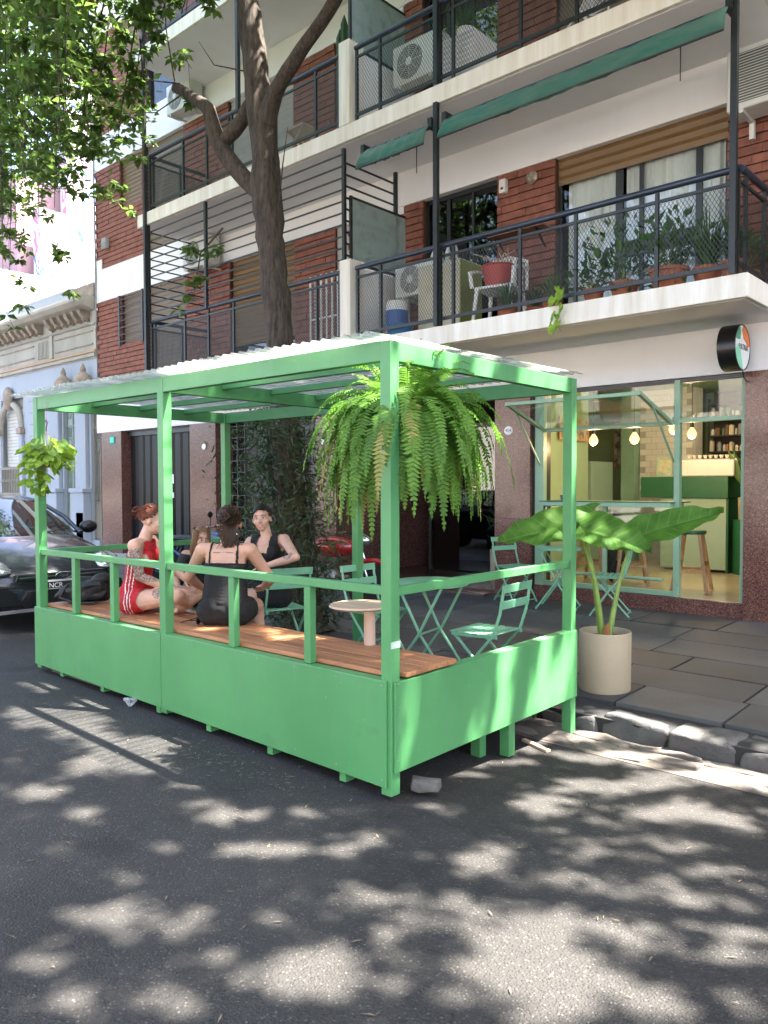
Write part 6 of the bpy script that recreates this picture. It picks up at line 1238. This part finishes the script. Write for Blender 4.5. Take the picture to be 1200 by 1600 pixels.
def person(label, J, skinm, clothes, hair, face=True, vox=.0062, tattoos=()):
    """J: world joints. f torso forward, hf head forward; arms/legs as joint lists"""
    P, C, N, Hd = (Vector(J[k]) for k in ('pelvis','chest','neck','head')); f = Vector(J['f']).normalized()
    upv = (N-P).normalized(); left = upv.cross(f).normalized(); f = left.cross(upv)
    M = np.array([list(left),list(f),list(upv)]).T; B_ = Body(); k = J.get('k',1.)
    B_.sph(P,(.158*k,.115*k,.105*k),'torso',M); g_ = J.get('hip',1.); B_.sph(P+upv*.02-f*.04+left*.062,(.085*k*g_,.085*k*g_,.09*k*g_),'torso',M); B_.sph(P+upv*.02-f*.04-left*.062,(.085*k*g_,.085*k*g_,.09*k*g_),'torso',M)
    for t in np.linspace(.1,.84,16): B_.sph(P.lerp(N,float(t)),(float(np.interp(t,(.1,.2,.36,.52,.68,.84),(.155,.146,.132,.133,.142,.150)))*k,float(np.interp(t,(.1,.36,.68,.84),(.112,.092,.100,.092)))*k,.06*k),'torso',M)
    shd = P.lerp(N,.90); B_.sph(shd,(.150*k,.062*k,.05*k),'torso',M)
    for s_ in (-1,1): B_.sph(P.lerp(N,.70)+f*.075*k+left*s_*.07*k,(.058*k,.05*k,.06*k),'torso',M)
    B_.limb([N-upv*.05,N.lerp(Hd,.55)],[.052*k,.046*k],'neck')
    for s_, key in ((1,'armL'),(-1,'armR')):
        sh = shd+left*s_*.165*k; el, wr, hd = (Vector(x) for x in J[key]); B_.limb([shd+left*s_*.10*k,sh],[.055*k,.052*k],'torso')
        B_.limb([sh,sh.lerp(el,.4),el,el.lerp(wr,.3),wr],[.050*k,.044*k,.036*k,.038*k,.024*k],key)
        hdv = (hd-wr).normalized(); sd = hdv.cross(Vector((0,0,1))); sd = sd.normalized() if sd.length > .1 else left; nr = sd.cross(hdv)
        Mh = np.array([list(sd),list(hdv),list(nr)]).T; B_.sph(wr+hdv*.045,(.037*k,.048*k,.016*k),key,Mh); ln = (.062,.072,.068,.052)
        for q in range(4):
            b0 = wr+hdv*.08+sd*(-.027+q*.018)*k; B_.limb([b0,b0+hdv*ln[q]*.5-nr*.010,b0+hdv*ln[q]*.9-nr*.034],[.0095,.0088,.0078],key)
        b0 = wr+hdv*.03+sd*.034*k; B_.limb([b0,b0+sd*.022+hdv*.028-nr*.008,b0+sd*.022+hdv*.058-nr*.02],[.012,.0105,.009],key)
    for s_, key in ((1,'legL'),(-1,'legR')):
        hp_ = P+left*s_*.085*k-upv*.01; kn, an, toe = (Vector(x) for x in J[key]); B_.limb([hp_,hp_.lerp(kn,.35),kn],[.098*k,.085*k,.058*k],key); B_.limb([kn,kn.lerp(an,.32),an],[.056*k,.056*k,.034*k],key)
        B_.limb([an,an.lerp(toe,.55)],[.036*k,.034*k],key); B_.limb([an.lerp(toe,.4),toe],[.034*k,.026*k],key)
    # head
    hf = Vector(J['hf']).normalized(); hu = Vector(J.get('hu',(0,0,1))); hl = hu.cross(hf).normalized(); hu = hf.cross(hl); Mh = np.array([list(hl),list(hf),list(hu)]).T
    def h(a,b,c): return Hd+hl*a*k+hf*b*k+hu*c*k
    B_.sph(h(0,-.012,.022),(.074*k,.092*k,.088*k),'head',Mh); B_.sph(h(0,.022,-.030),(.060*k,.066*k,.080*k),'head',Mh); B_.sph(h(0,.056,-.083),(.030*k,.026*k,.022*k),'head',Mh); B_.sph(h(0,.068,-.052),(.032*k,.02*k,.026*k),'head',Mh)
    for s_ in (-1,1): B_.sph(h(s_*.038,.052,-.028),(.024*k,.024*k,.026*k),'head',Mh); B_.sph(h(s_*.076,-.010,-.012),(.010*k,.018*k,.030*k),'head',Mh); B_.sph(h(s_*.030,.070,.028),(.024*k,.014*k,.010*k),'head',Mh)
    B_.limb([h(0,.080,.012),h(0,.099,-.022)],[.009*k,.0125*k],'head'); B_.sph(h(.009,.088,-.026),.009*k,'head'); B_.sph(h(-.009,.088,-.026),.009*k,'head')
    me = B_.mesh('body', vox); t = thing('person', label, 'person', (P.x,P.y,P.z)); T_ = Matrix.Translation(-P); me.transform(T_)
    body = link('body', me, skinm, t)
    n = len(me.vertices); co = np.empty(n*3); me.vertices.foreach_get('co',co); co = co.reshape(-1,3); nor = np.empty(n*3); me.vertices.foreach_get('normal',nor); nor = nor.reshape(-1,3)
    cw = co+np.array(P); sc_ = np.array(B_.c); sr = np.array(B_.r).max(1); best = np.full(n,1e9); bi = np.zeros(n,int)
    for i in range(len(sc_)):
        d = np.linalg.norm(cw-sc_[i],axis=1)-sr[i]; u_ = d < best; best[u_] = d[u_]; bi[u_] = i
    lab = np.array(B_.lab)[bi]; loc = (co) @ M   # local: left, forward, up from the pelvis
    polys = [tuple(p.vertices) for p in me.polygons]; pv = np.array([p[0] for p in polys])
    tl = (N-P).length
    info = dict(lab=lab, x=loc[:,0], y=loc[:,1], z=loc[:,2]/tl, w=cw, P=P, J=J)
    def shell(name, mask, off, m):
        sel = [p for p in polys if all(mask[i] for i in p)]
        if not sel: return
        used = sorted({i for p in sel for i in p}); mp = {v:i for i,v in enumerate(used)}; off_ = off[used][:,None] if hasattr(off,'__len__') else off
        m2 = bpy.data.meshes.new(name); m2.from_pydata((co[used]+nor[used]*off_).tolist(),[],[tuple(mp[i] for i in p) for p in sel]); m2.shade_smooth(); o = link(name,m2,m,t); return o
    for nm, fn, off, m in clothes: shell(nm, fn(info), off(info) if callable(off) else off, m)
    for nm, fn, m in tattoos: shell(nm, fn(info), .0012, m)
    # facial features
    if face:
        br = MB(); li = MB()
        for s_ in (-1,1):
            MB().ell(h(s_*.030,.0755,.006)-P,(.0135*k,.008*k,.0065*k),10,6,rot=Matrix(Mh.tolist())).build('eye',mat('eye_white',(.75,.72,.70),.2),t,smooth=True); MB().ell(h(s_*.030,.0815,.006)-P,(.0055*k,.004*k,.006*k),8,6,rot=Matrix(Mh.tolist())).build('iris',mat('eye_dark',(.03,.015,.01),.15),t,smooth=True); MB().tube([h(s_*.014,.0865,.028)-P,h(s_*.030,.086,.034)-P,h(s_*.048,.073,.028)-P],[.002,.003,.0015],5).build('eyebrow',hair['mat'],t,smooth=True)
            MB().tube([h(s_*.017,.0815,.010)-P,h(s_*.030,.0845,.0145)-P,h(s_*.044,.076,.010)-P],.0012,4).build('eyelash',MATS['eye_dark'],t)
        sm_ = J.get('smile',.3); li.tube([h(-.027,.080,-.052+.008*sm_)-P,h(-.012,.0905,-.054)-P,h(0,.092,-.053)-P,h(.012,.0905,-.054)-P,h(.027,.080,-.052+.008*sm_)-P],[.002,.0045,.004,.0045,.002],6); li.tube([h(-.025,.080,-.054+.006*sm_)-P,h(-.012,.0895,-.066)-P,h(0,.091,-.068)-P,h(.012,.0895,-.066)-P,h(.025,.080,-.054+.006*sm_)-P],[.002,.0045,.0055,.0045,.002],6)
        li.build('lips',mat('lip_rose',(.42,.14,.12),.35),t,smooth=True)
        if sm_ > .6: MB().tube([h(-.018,.084,-.057)-P,h(0,.0905,-.060)-P,h(.018,.084,-.057)-P],.0042,6).build('teeth',mat('teeth_white',(.8,.78,.72),.2),t,smooth=True)
    # hair: a cap cut to the hairline, then locks
    rg = random.Random(hair.get('seed',1)); hm_ = MB(); cap = MB().ell((0,0,0),(1,1,1),28,20)
    kp = []
    for v in cap.v:
        a, b, c = v; kp.append((a*.083, b*.102-.014, c*.102+.022, (b > .25 and c < -.05+.87*(b-.25)) or (b > -.30 and c < -.12) or c < hair.get('cut',-.42)))
    hm_.v = [tuple(h(a,b,c)-P+hu*noise.noise(Vector((a*60,b*60,c*20)))*.003) for a,b,c,_ in kp]; hm_.f = [q for q in cap.f if not any(kp[i][3] for i in q)]
    hm_.build('hair_cap',hair['mat'],t,smooth=80,fix=False); lk = MB()
    for i in range(hair['n']):
        pts = hair['lock'](rg, i); lk.tube([h(*p)-P for p in pts], [hair.get('r',.006)]*(len(pts)-1)+[.0015], 5, cap=False)
    lk.build('hair_locks',hair['mat'],t,smooth=True,fix=False)
    return t
def hairmat(name, a, b): return mat(name, b, .5, .1, 60, c2=a, stretch=(1,1,.15), spec=.25)
brown = hairmat('hair_brown',(.018,.010,.006),(.055,.028,.015)); auburn = hairmat('hair_auburn',(.05,.014,.007),(.13,.035,.015)); black = hairmat('hair_black',(.006,.005,.005),(.018,.014,.012)); blond = hairmat('hair_light_brown',(.10,.05,.025),(.22,.13,.07))
def swept(rg, back=(0,-.10,.03), rad=.03):       # strands gathered into a knot at the back
    a = rg.uniform(-1,1)*math.pi*.98; c = rg.uniform(-.25,.95); s_ = math.sqrt(max(0,1-c*c)); x, y, z = .083*s_*math.sin(a), .100*s_*math.cos(a)-.014, .098*c+.022
    if y > .04 and z < .078: z = .078+rg.random()*.025; y = min(y,.070)
    elif y > .02 and z < .03: z = .03+rg.random()*.03
    e = (back[0]+rg.gauss(0,rad), back[1]+rg.gauss(0,rad), back[2]+rg.gauss(0,rad)); n_ = math.sqrt((x/.084)**2+((y+.014)/.102)**2+((z-.022)/.1)**2)
    mx, my, mz = (x+e[0])/2, (y+e[1])/2, (z+e[2])/2; q = math.sqrt((mx/.088)**2+((my+.014)/.106)**2+((mz-.022)/.104)**2)+1e-6; s2 = max(1,1/q)
    n_ *= 1.02; return [(x/n_,(y+.014)/n_-.014,(z-.022)/n_+.022),(mx*s2,(my+.014)*s2-.014,(mz-.022)*s2+.022),e]
def bun(rg, c, r_):
    a = rg.uniform(0,6.28); b = rg.uniform(-1.3,1.3); p = []
    for k in range(5): u_ = a+k*.6; p.append((c[0]+r_*math.cos(u_)*math.cos(b), c[1]+r_*.8*math.sin(u_), c[2]+r_*math.cos(u_)*math.sin(b)*.6+r_*math.sin(b)*.5))
    return p
skA, skB, skC, skD = skin('skin_fair',(.56,.33,.24)), skin('skin_warm',(.50,.28,.19)), skin('skin_light',(.54,.32,.23)), skin('skin_tan',(.46,.26,.18))
redc = mat('dress_red',(.42,.006,.012),.7,.1,6,bump=.15,bs=30); blkc = mat('dress_black',(.006,.006,.007),.9,.2,8,bump=.2,bs=30); whc = mat('stripe_white',(.75,.74,.73),.7)
ink = mat('tattoo_ink',(.05,.05,.06),.6,.1)
def inkmat():
    m, n, l, b = nt('tattoo_pattern'); geo = n.new('ShaderNodeNewGeometry'); nz = n.new('ShaderNodeTexNoise'); nz.inputs['Scale'].default_value = 42; nz.inputs['Detail'].default_value = 3; nz.inputs['Distortion'].default_value = 2; l.new(geo.outputs['Position'],nz.inputs[0]); rp = n.new('ShaderNodeValToRGB'); e = rp.color_ramp.elements; e[0].position=.40; e[0].color=(.10,.08,.08,1); e[1].position=.6; e[1].color=(.46,.29,.23,1); l.new(nz.outputs[0],rp.inputs[0]); l.new(rp.outputs[0],b.inputs['Base Color']); b.inputs['Roughness'].default_value=.5; return m
inkp = inkmat()
BZ = .626
# A: red dress, sitting sideways on the bench, cross-legged, facing right
tor = lambda d: d['lab'] == 'torso'
def dressA(d): 
    thigh = (np.char.startswith(d['lab'],'leg')) & (np.linalg.norm(d['w']-np.array(d['P']),axis=1) < .23)
    back = (d['z'] < .70+.0*d['y']); front = (d['y'] > .0) & (d['z'] < .96) & (np.abs(d['x']) < .115)
    return (tor(d) & (back | front)) | thigh
def stripesA(d):
    base = dressA(d) & (d['x'] < 0); s_ = d['y']+.02-.10*np.clip(.25-d['z'],0,1)
    return base & (np.abs(((s_+.004)/.026)%1-.5) < .24) & (np.abs(s_+.0) < .042) & (d['z'] < .66)
person('woman in a red striped dress sitting cross-legged on the bench', dict(pelvis=(-5.54,3.22,BZ+.105),chest=(-5.53,3.22,.95),neck=(-5.46,3.25,1.21),head=(-5.40,3.30,1.342),f=(.80,.60,0),hf=(.76,.65,-.10),smile=.5,
   armR=((-5.34,3.14,.92),(-5.18,3.32,.82),(-5.12,3.38,.81)),armL=((-5.45,3.50,.95),(-5.28,3.52,.86),(-5.21,3.52,.85)),legR=((-5.06,3.28,BZ+.16),(-5.18,3.46,BZ+.06),(-5.26,3.52,BZ+.045)),legL=((-5.28,3.62,BZ+.13),(-5.16,3.40,BZ+.05),(-5.10,3.30,BZ+.045))), skA,
   [('dress',dressA,.007,redc),('stripes',stripesA,.0095,whc)], dict(mat=auburn,n=260,seed=2,r=.0055,lock=lambda rg,i: swept(rg,(0,-.125,.045),.018) if i < 190 else bun(rg,(0,-.135,.050),.040)), tattoos=[('arm_tattoo',lambda d: (d['lab']=='armR') & (np.linalg.norm(d['w']-np.array((-5.34,3.14,.92)),axis=1) < .23) & (d['w'][:,2] > .88),inkp),('thigh_tattoo',lambda d: (d['lab']=='legR') & (np.linalg.norm(d['w']-np.array((-5.18,3.20,BZ+.19)),axis=1) < .06),inkp)])
# B: black dress, seen from behind
def dressB(d):
    thigh = np.char.startswith(d['lab'],'leg') & (np.linalg.norm((d['w']-np.array(d['P']))[:,:2],axis=1) < .27)
    return (tor(d) & (d['z'] < .70)) | (tor(d) & (d['y'] > .02) & (d['z'] < .80)) | thigh
def strapsB(d): return tor(d) & (d['z'] >= .68) & (np.abs(np.abs(d['x'])-.095) < .010)
person('woman in a black strappy dress sitting on the bench seen from behind', dict(pelvis=(-4.54,3.33,BZ+.105),chest=(-4.55,3.35,.95),neck=(-4.58,3.38,1.19),head=(-4.60,3.42,1.335),f=(-.62,.78,0),hf=(-.80,.60,-.05),smile=.2,k=1.05,hip=.9,
   armL=((-4.88,3.26,.94),(-4.99,3.46,.83),(-4.98,3.54,.81)),armR=((-4.41,3.64,.93),(-4.61,3.74,.85),(-4.68,3.77,.84)),legL=((-4.89,3.60,BZ+.07),(-4.91,3.66,.18),(-4.99,3.74,.125)),legR=((-4.71,3.74,BZ+.07),(-4.73,3.80,.18),(-4.79,3.90,.125))), skB,
   [('dress',dressB,lambda d: np.where(d['lab']=='torso',.009+.010*np.exp(-((d['z']-.36)/.17)**2),.010),blkc),('straps',strapsB,.005,blkc)], dict(mat=brown,n=330,seed=3,r=.0055,lock=lambda rg,i: swept(rg,(.0,-.118,.035),.026) if i < 200 else (bun(rg,(.012,-.125,.045),.042) if i < 255 else [(rg.gauss(0,.032),-.098,-.015),(rg.gauss(0,.032),-.108,-.075),(rg.gauss(0,.03),-.098,-.13-rg.random()*.05)])), tattoos=[('neck_tattoo',lambda d: tor(d) & (d['y'] < 0) & (np.abs(d['z']-.855) < .010) & (np.abs(d['x']) < .075),ink)])
# C: smiling woman in black on the chair, looking over
def dressC(d):
    thigh = np.char.startswith(d['lab'],'leg') & (np.linalg.norm(d['w']-np.array(d['P']),axis=1) < .30)
    return (tor(d) & (d['z'] < .72)) | (tor(d) & (np.abs(d['x']) > .055) & (np.abs(d['x']) < .135)) | thigh
person('smiling woman in a black tank dress resting an arm on her chair back', dict(pelvis=(-5.24,4.34,.66),chest=(-5.24,4.33,.95),neck=(-5.28,4.32,1.18),head=(-5.31,4.29,1.322),f=(.35,-.94,0),hf=(.62,-.78,-.02),hu=(-.10,.0,1),smile=1.0,
   armL=((-4.82,4.24,1.02),(-5.02,4.08,.945),(-5.09,4.04,.92)),armR=((-5.46,4.12,.92),(-5.30,3.96,.84),(-5.22,3.93,.83)),legL=((-5.20,3.90,.70),(-5.17,3.92,.18),(-5.15,3.80,.125)),legR=((-5.39,3.92,.70),(-5.42,3.94,.18),(-5.42,3.82,.125))), skC,
   [('dress',dressC,.008,blkc)], dict(mat=black,cut=-.7,n=230,seed=4,r=.005,lock=lambda rg,i: swept(rg,(.0,-.105,.0),.018) if i < 170 else bun(rg,(0,-.115,.0),.032)), tattoos=[('forearm_tattoo',lambda d: (d['lab']=='armL') & (np.linalg.norm(d['w']-np.array((-4.87,4.20,1.03)),axis=1) < .045),inkp)])
# D: girl partly hidden behind the others
def teeD(d): return (tor(d) & (d['z'] < .95)) | (np.char.startswith(d['lab'],'arm') & (d['z'] > .62))
def shortsD(d): return np.char.startswith(d['lab'],'leg') & (np.linalg.norm(d['w']-np.array(d['P']),axis=1) < .28)
person('girl with long light brown hair in a dark top seated behind the others', dict(pelvis=(-6.24,4.32,.56),chest=(-6.20,4.29,.80),neck=(-6.13,4.25,1.0),head=(-6.08,4.21,1.12),f=(.70,-.70,0),hf=(.93,-.30,-.15),smile=.1,k=.92,
   armL=((-5.94,4.36,.78),(-5.82,4.16,.74),(-5.77,4.10,.76)),armR=((-6.20,4.0,.76),(-6.02,3.92,.70),(-5.96,3.90,.70)),legL=((-5.90,4.14,.62),(-5.88,4.12,.18),(-5.78,4.06,.125)),legR=((-6.06,3.96,.60),(-6.04,3.94,.18),(-5.94,3.88,.125))), skD,
   [('top',teeD,.009,mat('tee_black',(.012,.012,.014),.8)),('shorts',shortsD,.010,mat('shorts_navy',(.015,.02,.05),.8))], dict(mat=blond,cut=-.9,n=260,seed=6,r=.006,lock=lambda rg,i: (lambda a: [(.080*math.sin(a),-.014+.098*math.cos(a),.05+rg.random()*.05),(.090*math.sin(a),-.02+.100*math.cos(a)*(.8 if math.cos(a)>0 else 1),-.03),(.088*math.sin(a)+rg.gauss(0,.008),-.03+.085*math.cos(a),-.13),(.08*math.sin(a)+rg.gauss(0,.012),-.035+.06*math.cos(a),-.22-rg.random()*.05)])(rg.uniform(.75,5.53))))
t = thing('floor_stool', 'low stool the girl sits on behind the bench', 'stool', (-6.24,4.32,.097)); MB().lathe([(0,.30),(.17,.30),(.18,.33),(.16,.355),(0,.36)],n=24).build('seat','pale_wood',t,smooth=40)
for k in range(4): a = k*math.pi/2+.4; MB().cyl((.16*math.cos(a),.16*math.sin(a),0),(.11*math.cos(a),.11*math.sin(a),.31),.018,n=8).build('leg','pale_wood',t)
# necklace and earrings are too small to matter; sunglasses and bag on the bench
t = thing('sunglasses', 'black sunglasses lying on the bench between the two women', 'sunglasses', (-4.70,3.24,BZ+.002), .4)
for s_ in (-1,1): MB().tube([(.0,s_*.034+.024*math.cos(k*math.pi/8),.022+.020*math.sin(k*math.pi/8)) for k in range(17)],.005,6).build('rim','car_black',t); MB().lathe([(0,0),(.022,.0),(.022,.002),(0,.002)],(0,s_*.034,.022),14,axis='x').build('lens','car_black',t); MB().tube([(0,s_*.058,.028),(-.07,s_*.062,.026),(-.13,s_*.055,.006)],.004,5).build('temple','car_black',t)
MB().bar((0,-.012,.026),(0,.012,.026),.006).build('bridge','car_black',t)
t = thing('black_bag', 'crumpled black leather bag lying on the left end of the bench', 'bag', (-6.28,3.20,BZ+.002), .7)
me = rough_block(.42,.26,.19,.07,91,5,.35); o = link('body',me,mat('bag_leather',(.004,.004,.005),.6,.2,14,bump=.4,bs=40),t); o.location=(0,0,.10); o.modifiers.new('s','SUBSURF').render_levels=1
MB().tube([(-.12,-.10,.16),(-.16,-.16,.06),(-.02,-.19,.02),(.14,-.17,.02)],.012,6).build('strap','bag_leather',t,smooth=True); MB().ell((.14,.0,.20),(.09,.11,.05),12,8).build('flap','bag_leather',t,smooth=True)
# ================================================================ litter on the street
t = tag(link('stone', rough_block(.15,.085,.05,.022,77,2,.08,14), mat('stone_grey',(.12,.115,.105),.9,.3,12,bump=.5), None), 'broken piece of stone beside the near parklet post', 'stone'); t.location = (-2.62,3.20,.012); t.rotation_euler = (.1,.1,.5)
t = tag(link('crumpled_cup', rough_block(.08,.05,.035,.03,33,3,.4,22), glass('cup_plastic',(.8,.85,.88),1.5,haze=.4,rough=.1), None), 'crushed clear plastic cup by the parklet panel', 'litter'); t.location = (-5.06,2.90,.022+rise(-5.06))
t = tag(MB().cbox((0,0,.0),(.26,.035,.018)).build('wood_scrap','pale_wood',bevel=.003), 'thin scrap of wood by the parklet foot', 'wood scrap'); t.location = (-2.72,4.48,road_z(4.48)+.012); t.rotation_euler = (0,0,-.35)
n = 420; gx = rng.uniform(-6.5,1.2,n); gy = rng.uniform(.9,4.5,n); cl = rng.normal(size=(110,2))*np.array([.28,.08]); gx = np.concatenate([gx,cl[:55,0]-3.75,cl[55:,0]-3.35]); gy = np.concatenate([gy,cl[:55,1]+2.68,cl[55:,1]+2.76]); n = len(gx)
P = np.column_stack([gx,gy,[road_z(y,x)+.006 for x, y in zip(gx,gy)]]); D = np.column_stack([rng.normal(size=(n,2)),np.zeros(n)+.02]); Nn = np.tile([0,.1,1.],(n,1)); Lg = rng.uniform(.015,.05,n)
tag(link('leaf_litter',leaf_mesh(P,D,Nn,Lg,Lg*.16),mat('straw',(.17,.13,.08),.8,.4,30)), 'scattered dry straw and leaf bits on the asphalt', 'leaf litter', kind='stuff')
